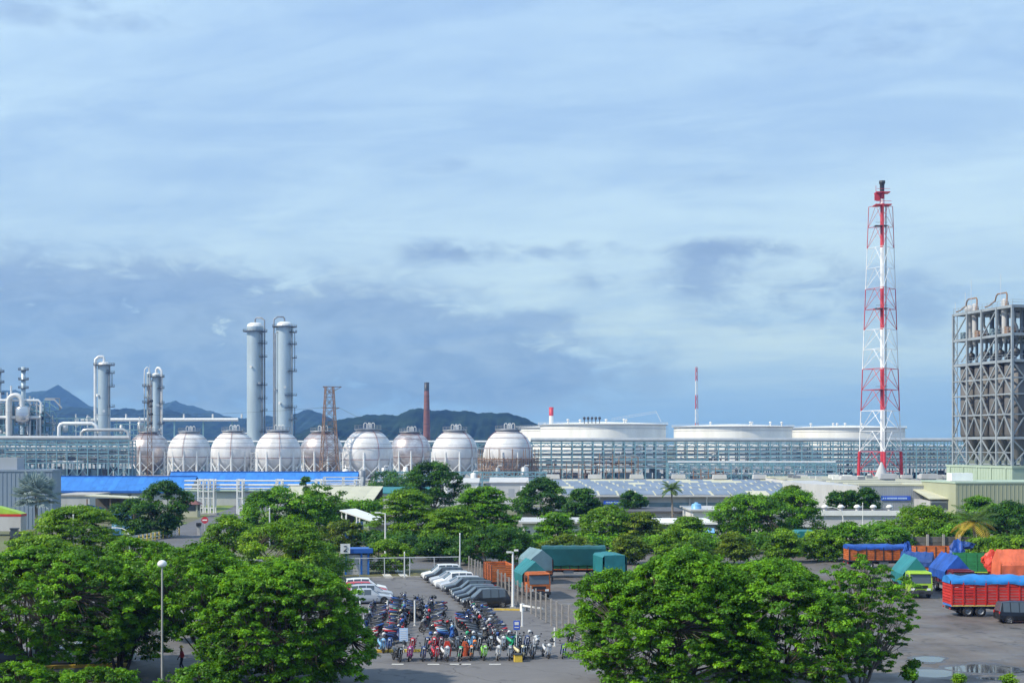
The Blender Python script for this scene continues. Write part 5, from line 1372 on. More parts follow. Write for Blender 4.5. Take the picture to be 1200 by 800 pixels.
for i, (kd, col, lab) in enumerate(row):
    p = ca.lerp(cb, i/9) + LU*rng.uniform(-.2, .2)
    car(kd, lab, col, p, LROT + math.pi + R(rng.uniform(-1.5, 1.5)), 'cars parked along the fence')
lc = Vector(gp(432, 706.5))
for i, (kd, col, lab) in enumerate([('sedan', SIL, 'silver blue sedan nearest in the left hand car row'), ('hatch', SIL, 'silver hatchback behind the sedan in the left row'),
                                    ('hatch', RED_, 'red hatchback in the left hand car row'), ('mpv', WHT, 'white car farthest in the left hand row')]):
    car(kd, lab, col, lc + LV*2.7*i + LU*(.12*i + (.35 if i == 1 else 0)), LROT, 'cars parked at the left of the lot')
for i, (px, py, kd, col, lab) in enumerate([(62, 778, 'sedan', SIL, 'silver car under the left foreground tree, middle one'), (122, 777, 'hatch', WHT, 'white car under the left foreground tree, right one'), (4, 780, 'hatch', BLU, 'blue car under the left foreground tree, cut by picture edge'),
                                            (262, 742, 'mpv', WHT, 'white car glimpsed through the second foreground tree')]):
    car(kd, lab, col, gp(px, py), LROT+R(3), 'cars under the foreground trees')
car('van', 'black people carrier beside the red lorry, cut by right edge', BLK, (gp(1197, 729)[0], gp(1197, 729)[1]), R(2), name='parked_van')

# ------------------------------------------------------------------ motorcycles
def moto_parts():
    P = {}
    w = MB(); w.ring(.255, .045, (0, 0, 0), 16, 6); w.lathe([(.03, -.05), (.03, .05)], 8)
    for k in range(5): w.bar((0, 0, 0), (.24*math.cos(k*1.2566), .24*math.sin(k*1.2566), 0), .03)
    P['wheel'] = w.mesh('wheel', [M['black']])
    def shell(secs):
        mb = MB(); n = 8; V = []
        for x, z, ry, rz_ in secs:
            for k in range(n):
                a = 2*math.pi*k/n; V.append((x, ry*math.cos(a), z+rz_*math.sin(a)))
        Fc = [(i*n+k, i*n+(k+1) % n, (i+1)*n+(k+1) % n, (i+1)*n+k) for i in range(len(secs)-1) for k in range(n)]
        Fc += [tuple(range(n))[::-1], tuple((len(secs)-1)*n+k for k in range(n))]
        return mb.add(V, Fc, True)
    P['rear_body'] = shell([(.12, .52, .08, .08), (0, .58, .16, .15), (-.3, .64, .18, .15), (-.6, .72, .16, .12), (-.9, .82, .08, .06)]).mesh('rear_body', M['plastic'])
    lg = MB()                                                          # leg shield and floor
    lg.prism([(.52, .98), (.60, .95), (.50, .62), (.36, .36), (.05, .33), (.05, .26), (.40, .27), (.58, .50)], -.19, .19)
    P['leg_shield'] = lg.mesh('leg_shield', M['plastic'])
    P['nose'] = shell([(.42, .98, .10, .06), (.52, .99, .14, .09), (.64, .95, .12, .10), (.70, .90, .05, .05)]).mesh('nose', M['plastic'])
    P['fender'] = MB().add([(x, y, z) for y in (-.07, .07) for x, z in ((.92, .38), (.86, .52), (.70, .585), (.54, .53), (.48, .42))],
                           [(i, i+1, i+6, i+5) for i in range(4)], True).mesh('front_fender', M['plastic'])
    P['seat'] = shell([(.10, .74, .07, .04), (-.05, .76, .11, .05), (-.4, .80, .11, .05), (-.62, .83, .09, .04), (-.70, .83, .04, .02)]).mesh('seat', M['plastic'])
    h = MB(); h.tube([(.44, -.34, 1.02), (.50, -.18, 1.03), (.52, 0, 1.0), (.50, .18, 1.03), (.44, .34, 1.02)], .018, 5)
    for s in (-1, 1): h.bar((.48, s*.24, 1.03), (.46, s*.32, 1.20), .018); h.box((.45, s*.33, 1.23), (.02, .12, .08))
    P['handlebar'] = h.mesh('handlebar', M['plastic'])
    P['fork'] = MB().tube([(.54, -.08, .95), (.70, -.08, .3)], .025, 5).tube([(.54, .08, .95), (.70, .08, .3)], .025, 5).mesh('fork', M['chrome'])
    P['engine'] = MB().box((-.12, 0, .36), (.5, .26, .24)).tube([(.05, -.15, .28), (-.3, -.17, .28), (-.85, -.17, .42)], .045, 6).bar((-.1, .1, .3), (-.62, .12, .3), .07).bar((0, .1, .1), (-.12, .22, .02), .03).mesh('engine', M['chassis'])
    P['headlight'] = MB().box((.69, 0, .93), (.06, .16, .09)).mesh('headlight', M['lamp'])
    P['tail_light'] = MB().box((-.88, 0, .76), (.05, .12, .07)).mesh('tail_light', M['tail'])
    return P
MP = moto_parts()
MC = {'black': (.015, .016, .02), 'dark blue': (.02, .045, .16), 'blue': (.02, .09, .34), 'white': (.58, .59, .61), 'red': (.48, .02, .03), 'silver': (.25, .28, .32), 'magenta': (.42, .04, .22), 'lime green': (.22, .55, .04),
      'green': (.02, .35, .16), 'orange': (.75, .20, .02), 'light blue': (.20, .45, .72), 'maroon': (.16, .015, .03), 'grey': (.10, .11, .13), 'cream': (.62, .56, .34)}
HELM = MB().lathe([(.01, -.12), (.11, -.12), (.14, -.02), (.14, .05), (.10, .13), (.01, .16)], 10)
HELM = HELM.mesh('shell', M['plastic'])
VIS = MB().box((.09, 0, -.01), (.10, .2, .08)).mesh('visor', M['glass'])
n_h = [0]
def moto(col, label, loc, rz, group, rng, helmet=None):
    pm = paint('moto_' + col.replace(' ', '_'), MC[col]); t = thing('motorcycle', label, 'motorcycle', (loc[0], loc[1], .0), rz, group); t.rotation_euler = (R(-rng.uniform(4, 11)), 0, rz)
    lean = obj('rear_body', MP['rear_body'], t, mat=pm)
    two = rng.random() < .35
    for nm in ('leg_shield', 'nose'): obj(nm, MP[nm], t, mat=None if (two and nm == 'leg_shield') else pm)
    obj('front_fender', MP['fender'], t, mat=pm)
    for nm in ('seat', 'handlebar', 'fork', 'engine', 'headlight', 'tail_light'): obj(nm, MP[nm], t)
    obj('wheel', MP['wheel'], t, (.70, 0, .30), (R(90), 0, 0)); obj('wheel', MP['wheel'], t, (-.62, 0, .30), (R(90), 0, 0))
    if helmet:
        c, s = math.cos(rz), math.sin(rz); k = rng.choice((-1, 1)); hx, hy = .46, .33*k
        hh = thing('helmet', '%s helmet hanging on the mirror of the %s' % (helmet, label.split(',')[0]), 'helmet', (loc[0]+hx*c-hy*s, loc[1]+hx*s+hy*c, 1.28), rz+rng.uniform(-.6, .6), 'helmets hung on motorcycles')
        lw = label.split(',')
        hh['label'] = ('%s helmet on %s' % (helmet, label.replace(',', '')))
        obj('shell', HELM, hh, mat=paint('helmet_' + helmet, MC[helmet])); obj('visor', VIS, hh)
rngm = random.Random(31)
MIX = ['black']*12 + ['dark blue']*7 + ['blue']*3 + ['white']*4 + ['red']*3 + ['silver']*6 + ['grey']*9 + ['light blue']*1 + ['maroon']*2 + ['cream', 'green']
def moto_col(where, a, b, gap, face, skip=()):
    a, b = Vector(gp(*a)), Vector(gp(*b)); n = int((b-a).length/gap)
    for i in range(n+1):
        if i in skip: continue
        p = a.lerp(b, i/max(n, 1)) + LU*rngm.uniform(-.15, .15) + LV*rngm.uniform(-.06, .06)
        col = rngm.choice(MIX)
        rz = LROT + (0 if face > 0 else math.pi) + R(rngm.uniform(-22, 22)) + R(34*face)
        moto(col, '%s motorcycle, %s from front in the %s' % (col, ORD[i], where), p, rz, 'motorcycles parked in the lot', rngm,
             rngm.choice(('white', 'black', 'black', 'red', 'blue')) if rngm.random() < .16 else None)
moto_col('column beside the left tree', (430, 756), (444, 718), .95, -1)
moto_col('second column from left', (463, 754), (470, 709), .95, 1)
moto_col('column behind the tall post', (489, 727), (487, 713), .95, 1)
moto_col('middle column', (505, 741), (512, 714), .9, -1)
moto_col('cluster right of middle', (548, 737), (543, 727), .95, 1)
moto_col('long diagonal column', (590, 757), (556, 714), .8, -1)
moto_col('inner diagonal column', (566, 752), (549, 733), 1.5, 1)
moto_col('cluster behind notice board', (524, 751), (522, 741), .85, 1)
front = [(464, 774, 'black', 'black'), (480, 773, 'magenta', 'black'), (495, 773, 'dark blue', None), (508, 773, 'red', 'red'), (520, 773, 'white', None), (538, 773, 'green', None), (551, 772, 'orange', 'orange'),
         (565, 772, 'lime green', 'black'), (583, 772, 'white', None), (597, 772, 'silver', None), (607, 772, 'cream', None), (614, 771, 'black', None), (623, 770, 'grey', 'white'), (639, 770, 'white', 'black'), (659, 770, 'dark blue', None)]
for i, (px, py, col, hm) in enumerate(front):
    moto(col, '%s motorcycle, %s from left in the front row' % (col, ORD[i]), gp(px, py), R(-90) + LROT + R(rngm.uniform(-14, 14)), 'front row of motorcycles', rngm, hm)
second = [(446, 759, 'light blue', None), (456, 758, 'blue', 'white'), (483, 758, 'red', None), (500, 757, 'dark blue', 'blue'), (510, 757, 'red', None), (516, 757, 'maroon', 'white'), (531, 757, 'grey', None), (541, 756, 'black', None),
          (549, 756, 'light blue', 'green'), (561, 756, 'black', 'white'), (574, 756, 'silver', None), (586, 756, 'white', None), (598, 755, 'green', 'white'), (606, 755, 'black', None), (616, 755, 'dark blue', None), (627, 755, 'white', 'white')]
for i, (px, py, col, hm) in enumerate(second):
    moto(col, '%s motorcycle, %s from left in the second row' % (col, ORD[i]), gp(px, py+4.5), R(-90) + LROT + R(rngm.uniform(-22, 22)), 'second row of motorcycles', rngm, hm)
for i, (px, py, col) in enumerate([(274, 757, 'red'), (283, 757, 'red'), (303, 770, 'red'), (322, 770, 'white'), (296, 757, 'black'), (335, 769, 'black')]):
    moto(col, '%s motorcycle glimpsed through the second foreground tree, %s from left' % (col, ORD[[0, 1, 3, 4, 2, 5][i]]), gp(px, py), R(-90) + R(rngm.uniform(-10, 10)), 'motorcycles under the tree', rngm)
for i, (px, py, col) in enumerate([(667, 752, 'black'), (672, 766, 'grey')]):
    moto(col, '%s motorcycle at the edge of the big right tree, %s from back' % (col, ORD[i]), gp(px, py), R(-90) + R(rngm.uniform(-10, 10)), 'motorcycles at the tree edge', rngm)
# plastic rain coats drying over front motorcycles, and a yellow box
for k, (px, py, nm, c) in enumerate(((524, 770, 'red cloth cover draped over a front motorcycle tail, right of white scooter', 'tarp_red'), (545, 770, 'orange cloth cover beside the orange front motorcycle', 'tarp_orange'), (607, 775, 'yellow delivery box standing on the lane', 'yellow'))):
    x, y = gp(px, py); t = thing('rain_cover' if k < 2 else 'delivery_box', nm, 'cover' if k < 2 else 'box', (x, y, 0), R(8))
    if k < 2:
        part('cloth', MB().prism([(-.26, .12), (.24, .08), (.30, .6), (.16, 1.12), (-.12, 1.16), (-.3, .62)], -.03, .10), M[c], t)
        part('fold', MB().prism([(-.1, .1), (.1, .1), (.05, .9), (-.02, .95)], -.09, -.035), M[c], t)
    else:
        part('box', MB().box((0, 0, .26), (.55, .5, .48), 0, .94), M[c], t); part('lid', MB().box((0, 0, .53), (.58, .53, .06)), M['dark'], t)

# ------------------------------------------------------------------ lorries
TW = MB(); TW.lathe([(.26, -.16), (.42, -.17), (.48, -.11), (.48, .11), (.42, .17), (.26, .16)], 20); TWm = TW.mesh('tyre', M['black'])
TRm = MB().lathe([(.01, .03), (.1, .05), (.12, .0), (.24, .04), (.27, .14)], 20).mesh('rim', M['pipeg'])
def wheel(t, x, y, s, r=1.0):
    w = obj('wheel', TWm, t, (x, y, .48*r), (R(-90*s), 0, 0), scale=r); obj('rim', TRm, w, (0, 0, .02))
def tarp_mesh(kind, L, W, z0, z1, seed, drop=.5):
    """cloth with sag and folds: a grid over the load, hanging down both sides"""
    rng = np.random.default_rng(seed); nx, ny = 26, 17
    V, Fc = [], []
    for i in range(nx):
        u = i/(nx-1); x = L*(u-.5)
        for j in range(ny):
            v = j/(ny-1)*2-1; a = abs(v)
            if kind == 'box' and a > .72:
                q = (a-.72)/.28; y = math.copysign(W/2+.03+.03*math.sin(17*u+seed)*q, v); z = z1-.12-(z1-.12-z0+drop)*q + q*.04*math.sin(23*u)
            elif a > .72:                                               # hanging side
                q = (a-.72)/.28; y = math.copysign(W/2+.03+.05*q*math.sin(9*u*3+seed), v); z = z0 - drop*q + q*(.05*math.sin(13*u+seed)+.04*math.sin(31*u))
            else:
                q = a/.72; y = v/.72*W/2
                if kind == 'ridge': z = z0+(z1-z0)*(1-q)
                elif kind == 'box': z = z1-.12*q
                else: z = z0+(z1-z0)*(1-q**2)*(.8+.2*math.sin(3.1*u+.2)) + .05*math.sin(7*u*math.pi+3*v)*(1-q)
                z += .035*math.sin(u*math.pi*9+seed)*(1-q)*(0.4 if kind == 'ridge' else 1) - (.05 if int(u*9) % 2 else 0)*(1-q)
            V.append((x, y, z+float(rng.normal(0, .012))))
    for i in range(nx-1):
        for j in range(ny-1): Fc.append((i*ny+j, (i+1)*ny+j, (i+1)*ny+j+1, i*ny+j+1))
    mb = MB()
    mb.add(V, Fc, kind not in ('ridge', 'box'))
    for i in (0, nx-1):                                               # the cloth closes both ends
        s = -1 if i == 0 else 1
        top = [V[i*ny+j] for j in range(ny) if abs(j/(ny-1)*2-1) <= .72]
        bot = [(p[0]+.04*s, p[1], z0-drop*.8) for p in top]; m = len(top)
        mb.add(top+bot, [(k, k+1, m+k+1, m+k) for k in range(m-1)])
    return mb
def lorry(label, loc, rz, L, cabc, bedc, bed_h=1.2, planks=6, tarp=None, group='lorries parked in the yard', cab=True, W=2.35, deck=1.05, trim=None, post='chassis', name='lorry', wscale=1.0, band=None):
    """x runs forward; the bed lies behind the cab, origin under the bed centre"""
    t = thing(name, label, 'lorry', (loc[0], loc[1], 0), rz, group)
    xf, xr = L/2, -L/2
    part('chassis', MB().bb(xr, xf+(1.9 if cab else .3), -.42, .42, .62, .86).bb(xr+.3, xr+.5, -W/2+.05, W/2-.05, .5, .62), M['chassis'], t)
    part('bed_floor', MB().bb(xr, xf, -W/2, W/2, deck-.16, deck), M[band or 'chassis'], t)
    ph = bed_h/planks
    side = MB().box((0, 0, 0), (L, .06, ph*.80)).mesh('side_plank', M[bedc]); end = MB().box((0, 0, 0), (.06, W-.14, ph*.80)).mesh('end_plank', M[bedc])
    for k in range(planks):
        z = deck+ph*(k+.5)
        for s in (-1, 1): obj('side_plank', side, t, (0, s*(W/2-.03), z))
        obj('end_plank', end, t, (xr+.03, 0, z)); obj('end_plank', end, t, (xf-.03, 0, z))
    pmesh = MB().box((0, 0, bed_h/2), (.10, .09, bed_h+.08)).mesh('stake', M[post])
    for k in range(int(L/1.0)+1):
        x = xr+.06+(L-.12)*k/int(L/1.0)
        for s in (-1, 1): obj('stake', pmesh, t, (x, s*(W/2+.02), deck))
    if trim:
        for s in (-1, 1): part('trim_strip', MB().box((0, s*(W/2+.03), deck-.07), (L, .05, .10)), M[trim], t)
    for s in (-1, 1):
        wheel(t, xr+1.5, s*(W/2-.22), s, wscale); wheel(t, xr+1.5, s*(W/2-.58), s, wscale)
        if L > 7: wheel(t, xr+2.6, s*(W/2-.22), s, wscale)
        part('mud_flap', MB().box((xr+.85, s*(W/2-.35), .6), (.03, .55, .55)), M['black'], t)
        part('tail_light', MB().box((xr-.03, s*(W/2-.3), .72), (.06, .3, .14)), M['tail'], t)
        part('fuel_tank', MB().box((.6, s*(W/2-.35), .66), (1.1, .5, .42)), M['pipeg'], t)
    if cab:
        c0 = xf+.12; c1 = c0+1.75
        part('cab', MB().prism([(c0, .62), (c1, .62), (c1+.04, 1.45), (c1-.22, 2.42), (c1-.45, 2.52), (c0, 2.52)], -W/2+.08, W/2-.08), M[cabc], t)
        ws = MB(); a, b = Vector((c1+.045, 0, 1.50)), Vector((c1-.185, 0, 2.36))
        ws.add([(p.x+.012, y, p.z) for p in (a, b) for y in (-W/2+.2, W/2-.2)], [(0, 1, 3, 2)])
        ws.add([(p.x-.03, y, p.z) for p in (a, b) for y in (-W/2+.2, W/2-.2)], [(2, 3, 1, 0)])
        part('windshield', ws, M['glass'], t)
        part('sun_visor', MB().box((c1-.1, 0, 2.44), (.35, W-.3, .08)), M[cabc], t)
        for s in (-1, 1):
            d = part('door', MB().box((c0+.95, s*(W/2-.07), 1.3), (1.2, .03, 1.25)), M[cabc], t); part('door_window', MB().box((c0+.95, s*(W/2-.055), 2.0), (1.0, .03, .62)), M['glass'], t)
            part('headlight', MB().box((c1+.03, s*(W/2-.42), .92), (.08, .36, .2)), M['lamp'], t)
            part('mirror', MB().box((c1-.05, s*(W/2+.12), 1.95), (.06, .18, .42)).bar((c1-.05, s*(W/2-.1), 2.15), (c1-.05, s*(W/2+.12), 2.1), .03), M['plastic'], t)
            wheel(t, c0+.75, s*(W/2-.22), s, wscale)
        part('grille', MB().box((c1+.03, 0, 1.15), (.06, 1.3, .3)), M['plastic'], t)
        part('bumper', MB().box((c1+.06, 0, .62), (.2, W-.1, .3)), M['dark' if cabc in ('lime', 'orange') else cabc], t)
        part('number_plate', MB().box((c1+.17, 0, .62), (.03, .45, .16)), M['black'], t)
        part('cab_roof', MB().box((c0+.6, 0, 2.56), (1.1, W-.5, .07)), M[cabc], t)
    if tarp:
        kind, col, zt, drop = tarp
        zb = deck+bed_h+.03
        obj('tarpaulin', tarp_mesh(kind, L+.10, W+(.22 if drop > .6 else .1), zb, zt, int(abs(loc[0]*10)) % 17, drop).mesh('tarpaulin', M[col]), t)
    return t
DOWN = math.atan2(-LV.y, -LV.x)
lorry('orange cabbed lorry under a turquoise ridge tarpaulin facing the camera', (1.85, 141.2), DOWN, 4.6, 'orange', 'orange', 1.3, 6, ('ridge', 'tarp_tealp', 3.55, 1.35))
lorry('uncovered orange slatted lorry left behind the orange cab', (-1.35, 146.5), DOWN + math.pi, 5.0, 'truckgreen', 'orange', 1.7, 8, None, cab=False)
lorry('lorry under a grey green ridge tarpaulin behind the turquoise one', (2.6, 154.0), DOWN+R(6), 4.2, 'truckgreen', 'orange', 1.6, 6, ('ridge', 'tarp_grey', 3.75, 1.5), cab=False)
lorry('long dark teal covered lorry standing broadside in the yard', (ax(672, 160), 160.5), math.pi+R(2), 7.0, 'truckgreen', 'truckgreen', 1.2, 5, ('box', 'tarp_teal', 3.6, .85), cab=False, trim='orange')
lorry('turquoise covered lorry peeping out left of the big right tree', (ax(716, 151), 153.0), R(-80), 4.4, 'orange', 'truckgreen', 1.2, 5, ('box', 'tarp_tealp', 3.3, 1.0), cab=False)
YR = 123.5
lorry('red slatted lorry with sky blue tarpaulin, tail to the camera side', (ax(1113, YR)+4.1, YR+1.2), R(1), 8.0, 'truckred', 'truckred', 2.05, 8, ('lumpy', 'tarp_sky', 3.6, .3), trim='yellow', post='truckred', band='truckblue')
lorry('lime green cabbed lorry with turquoise ridge tarpaulin facing the camera', (ax(1087, 138)-.4, 142.6), R(-93), 5.4, 'lime', 'truckgreen', 1.2, 6, ('ridge', 'tarp_tealp', 3.85, 1.1))
lorry('maroon cabbed lorry with navy blue tarpaulin right of the lime cab', (ax(1127, 140)+.2, 144.5), R(-90), 5.4, 'maroon', 'maroon', 1.3, 6, ('ridge', 'tarp_blue', 3.9, .9))
lorry('orange slatted lorry with flat blue tarpaulin standing broadside at the back', (ax(1027, 172), 172), R(2), 7.4, 'orange', 'orange', 1.6, 7, ('flat', 'tarp_blue', 2.95, .35), cab=False)
lorry('uncovered orange slatted lorry before the weathered wall', (ax(1094, 168), 168), R(-4), 4.6, 'orange', 'orange', 1.9, 7, None, cab=False)
lorry('dark blue covered lorry low between the orange lorries', (ax(1078, 158), 159), R(-25), 3.4, 'maroon', 'orange', .9, 4, ('ridge', 'tarp_navy', 3.0, .6), cab=False)
lorry('green slatted lorry with lime edge behind the maroon cab', (ax(1140, 158), 157), R(-14), 4.8, 'truckgreen', 'truckgreen', 1.9, 8, None, cab=False, trim='lime', post='truckgreen')
lorry('lorry under a bright orange tent tarpaulin at the right edge', (ax(1196, 150), 150), R(5), 5.2, 'orange', 'orange', 1.4, 6, ('ridge', 'tarp_orange', 3.95, 1.5), cab=False)
def bundle(label, loc, m, sx, sy, sz, seed, rz=0.0):
    rng = random.Random(seed); mb = MB(); n, k_ = 22, 12; V = []
    for j in range(k_):
        ph_ = math.pi*j/(k_-1)
        for i in range(n):
            th = 2*math.pi*i/n
            r = 1+.14*math.sin(3*th+2*ph_+seed)+.12*math.sin(5*th-6*ph_)+rng.uniform(-.12, .12)
            V.append((sx*r*math.sin(ph_)**.55*math.cos(th), sy*r*math.sin(ph_)**.55*math.sin(th), sz*(1-math.cos(ph_))*.5*(.82+.16*math.sin(2*th+seed)+.08*math.sin(5*th)+rng.uniform(-.07, .07))))
    mb.add(V, [(j*n+i, j*n+(i+1) % n, (j+1)*n+(i+1) % n, (j+1)*n+i) for j in range(k_-1) for i in range(n)], False)
    o = tag(obj('tarpaulin_bundle', mb.mesh('tarpaulin_bundle', M[m]), None, loc, (0, 0, rz)), label, 'tarpaulin', 'crumpled tarpaulins')
bundle('crumpled red tarpaulin heaped beside the orange tent lorry', (ax(1165, 154), 154, .9), 'tarp_red', .9, .8, 2.5, 2)
bundle('small red tarpaulin bundle left of the bigger red heap', (ax(1156, 155.5), 155.5, 1.9), 'tarp_red', .6, .6, 1.2, 5)
bundle('crumpled blue tarpaulin hanging at the end of the orange bed', (ax(1120, 167), 166.5, 1.0), 'tarp_blue', .85, .8, 2.7, 3)
bundle('folded blue tarpaulin end at the right of the far orange lorry', (ax(1063, 171), 171, 1.0), 'tarp_blue', .5, .6, 2.3, 7)
bundle('folded blue tarpaulin on the right shoulder of the blue heap', (ax(1130, 168), 168, 2.6), 'tarp_navy', 1.2, .6, .9, 9)

t = thing('red_lorry', 'lime and red covered lorry at the left edge behind the fan palm', 'lorry', (ax(6, 232), 232, 0), R(-3))
part('body', MB().bb(-8, 2.6, 0, 2.4, .8, 3.2), M['palewall'], t); part('stripe', MB().bb(-8.02, 2.63, -.04, 2.42, 3.2, 3.6), M['truckred'], t)
part('cover', MB().prism([(-8, 3.6), (2.6, 3.6), (1.6, 4.0), (-1.5, 4.8), (-8, 5.0)], 0, 2.4), M['lime'], t)
for x in (-4, 1.2):
    for s in (0, 1): wheel(t, x, .1 + 2.2*s, 1 if s else -1, 1.0)
t = thing('excavator', 'dark tractor like machine parked behind upper left tree', 'machine', (ax(17, 206), 206, 0), R(10))
part('body', MB().bb(-.6, 1.4, -.6, .6, .6, 1.5), M['chassis'], t); part('cab', MB().bb(-.5, .5, -.5, .5, 1.5, 2.7), M['glass'], t); part('cab_roof', MB().bb(-.6, .6, -.6, .6, 2.7, 2.85), M['dark'], t)
for x, r_ in ((-.3, 1.3), (1.2, .9)):
    for s in (-1, 1): wheel(t, x, s*.75, s, r_)
part('bonnet', MB().bb(.6, 1.6, -.45, .45, 1.5, 1.9), M['chassis'], t)

# ------------------------------------------------------------------ pedestrian (one skinned figure, clothes by band of height)
def person(label, loc, rz, shirt, trousers, hat):
    J = {'pelvis': (0, 0, .86), 'waist': (0, 0, 1.0), 'chest': (.01, 0, 1.22), 'neck': (.01, 0, 1.37), 'head0': (.03, 0, 1.44), 'head1': (.03, 0, 1.56),
         'hipL': (0, .09, .82), 'kneeL': (.14, .10, .47), 'ankL': (.10, .10, .09), 'toeL': (.26, .11, .035),
         'hipR': (0, -.09, .82), 'kneeR': (-.02, -.10, .46), 'ankR': (-.20, -.10, .12), 'toeR': (-.07, -.11, .04),
         'shL': (.0, .18, 1.30), 'elL': (-.07, .24, 1.05), 'wrL': (.06, .25, .85), 'haL': (.09, .25, .78), 'shR': (.0, -.18, 1.30), 'elR': (.02, -.24, 1.04), 'wrR': (.16, -.24, .87), 'haR': (.20, -.24, .81)}
    rad = {'pelvis': .135, 'waist': .125, 'chest': .15, 'neck': .055, 'head0': .075, 'head1': .09, 'hipL': .095, 'hipR': .095, 'kneeL': .06, 'kneeR': .06, 'ankL': .045, 'ankR': .045, 'toeL': .035, 'toeR': .035,
           'shL': .065, 'shR': .065, 'elL': .045, 'elR': .045, 'wrL': .03, 'wrR': .03, 'haL': .035, 'haR': .035}
    E = [('pelvis', 'waist'), ('waist', 'chest'), ('chest', 'neck'), ('neck', 'head0'), ('head0', 'head1')]
    for s in 'LR': E += [('pelvis', 'hip'+s), ('hip'+s, 'knee'+s), ('knee'+s, 'ank'+s), ('ank'+s, 'toe'+s), ('chest', 'sh'+s), ('sh'+s, 'el'+s), ('el'+s, 'wr'+s), ('wr'+s, 'ha'+s)]
    for s, sg in (('L', 1), ('R', -1)):                               # five unequal fingers
        hx, hy, hz = J['ha'+s]
        for k, (dx, dy, dl) in enumerate(((.05, -.01*sg, .03), (.025, .0, .075), (.008, .0, .082), (-.008, .0, .076), (-.022, .0, .06))):
            J['f%s%d' % (s, k)] = (hx+dx, hy+dy, hz-dl); rad['f%s%d' % (s, k)] = .009; E.append(('ha'+s, 'f%s%d' % (s, k)))
    names = list(J); me = bpy.data.meshes.new('body')
    me.from_pydata([J[n] for n in names], [(names.index(a), names.index(b)) for a, b in E], [])
    o = obj('person', me, None, (loc[0], loc[1], 0), (0, 0, rz)); tag(o, label, 'person')
    sk = o.modifiers.new('skin', 'SKIN'); o.modifiers.new('sub', 'SUBSURF').render_levels = 2
    for i, n in enumerate(names):
        me.skin_vertices[0].data[i].radius = (rad[n], rad[n]); me.skin_vertices[0].data[i].use_root = n == 'pelvis'
    m = bpy.data.materials.new('person_clothes'); m.use_nodes = True; N, L = m.node_tree.nodes, m.node_tree.links
    tc = N.new('ShaderNodeTexCoord'); sp = N.new('ShaderNodeSeparateXYZ'); L.new(tc.outputs['Object'], sp.inputs[0])
    mr = N.new('ShaderNodeMath'); mr.operation = 'DIVIDE'; L.new(sp.outputs[2], mr.inputs[0]); mr.inputs[1].default_value = 1.7
    r = N.new('ShaderNodeValToRGB'); r.color_ramp.interpolation = 'CONSTANT'; L.new(mr.outputs[0], r.inputs[0])
    e = r.color_ramp.elements; e[0].position, e[0].color = 0, (.02, .02, .02, 1); e[1].position, e[1].color = .055, trousers + (1,)
    for pos, c in ((.54, shirt), (.79, (.30, .16, .10))): k = e.new(pos); k.color = c + (1,)
    L.new(r.outputs[0], N['Principled BSDF'].inputs['Base Color']); N['Principled BSDF'].inputs['Roughness'].default_value = .8
    me.materials.append(m)
    part('hat', MB().lathe([(.14, 0), (.17, .0), (.17, .015), (.115, .03), (.105, .09), (.06, .13), (.01, .14)], 14, (.03, 0, 1.585)), M[hat], o)
    part('face', MB().box((.115, 0, 1.52), (.03, .02, .04)).box((.105, .035, 1.545), (.02, .025, .012)).box((.105, -.035, 1.545), (.02, .025, .012)).box((.105, 0, 1.475), (.02, .045, .012)), M['brickred'], o)
person('person in red shirt, dark trousers and yellow hat walking on the lane', gp(213, 786), R(-150), (.50, .07, .09), (.02, .025, .035), 'yellow')

# ------------------------------------------------------------------ small plant between the spheres and the trees
def shed(label, px0, px1, Y, h, d, wall, roof):
    x0 = ax(px0, Y); w = ax(px1, Y)-x0; t = thing('plant_shed', label, 'shed', (x0, Y, 0))
    part('wall', MB().bb(0, w, 0, d, 0, h), M[wall], t)
    part('roof', MB().prism([(-.4, h-.1), (d+.4, h+1.0), (d+.4, h+1.2), (-.4, h+.1)], -.4, w+.4, 'x'), M[roof], t)
    for k in range(max(1, int(w/4))): part('door', MB().bb(1+k*4, 2.6+k*4, -.06, -.01, 0, min(2.4, h*.7)), M['greywall'], t)
shed('long low shed with turquoise roof behind the dark feathery tree', 436, 500, 330, 3.6, 9, 'palewall', 'tarp_tealp')
shed('white equipment shed at the foot of the spheres', 520, 560, 420, 3.6, 8, 'white', 'lightgrey')
shed('grey control room below the scaffolded sphere', 575, 618, 400, 4.2, 9, 'lightgrey', 'palewall')
shed('pale switch room left of the factory', 612, 648, 345, 3.4, 9, 'palewall', 'lightgrey')
rng = random.Random(77)
for k in range(9):
    px = 402 + 26*k + rng.uniform(-5, 5); Y = rng.uniform(470, 555)
    r_ = rng.uniform(.8, 1.7); h = rng.uniform(3, 6.5)
    t = thing('process_drum', 'small %s drum below the spheres, %s from left' % (('white', 'grey', 'silver')[k % 3], ORD[k]), 'drum', (ax(px, Y), Y, 0), 0, 'small process drums')
    part('shell', MB().lathe([(r_, .6), (r_, h), (r_*.7, h+r_*.3), (.01, h+r_*.45)], 14), M[('white', 'pipeg', 'pipe')[k % 3]], t)
    part('skirt', MB().lathe([(r_*.9, 0), (r_*.9, .6)], 14), M['concrete'], t)
    part('pipe', MB().tube([(0, 0, h+r_*.3), (0, 0, h+.8), (.3, 0, h+1.0), (1.6, 0, h+1.0)], .14, 6), M['pipew'], t)
rkf = pipe_rack('low pale pipe rack at the foot of the right spheres', ax(440, 500), ax(640, 500), 500, 16, 5.2, [2.2, 3.6, 5.0], 4, 55)

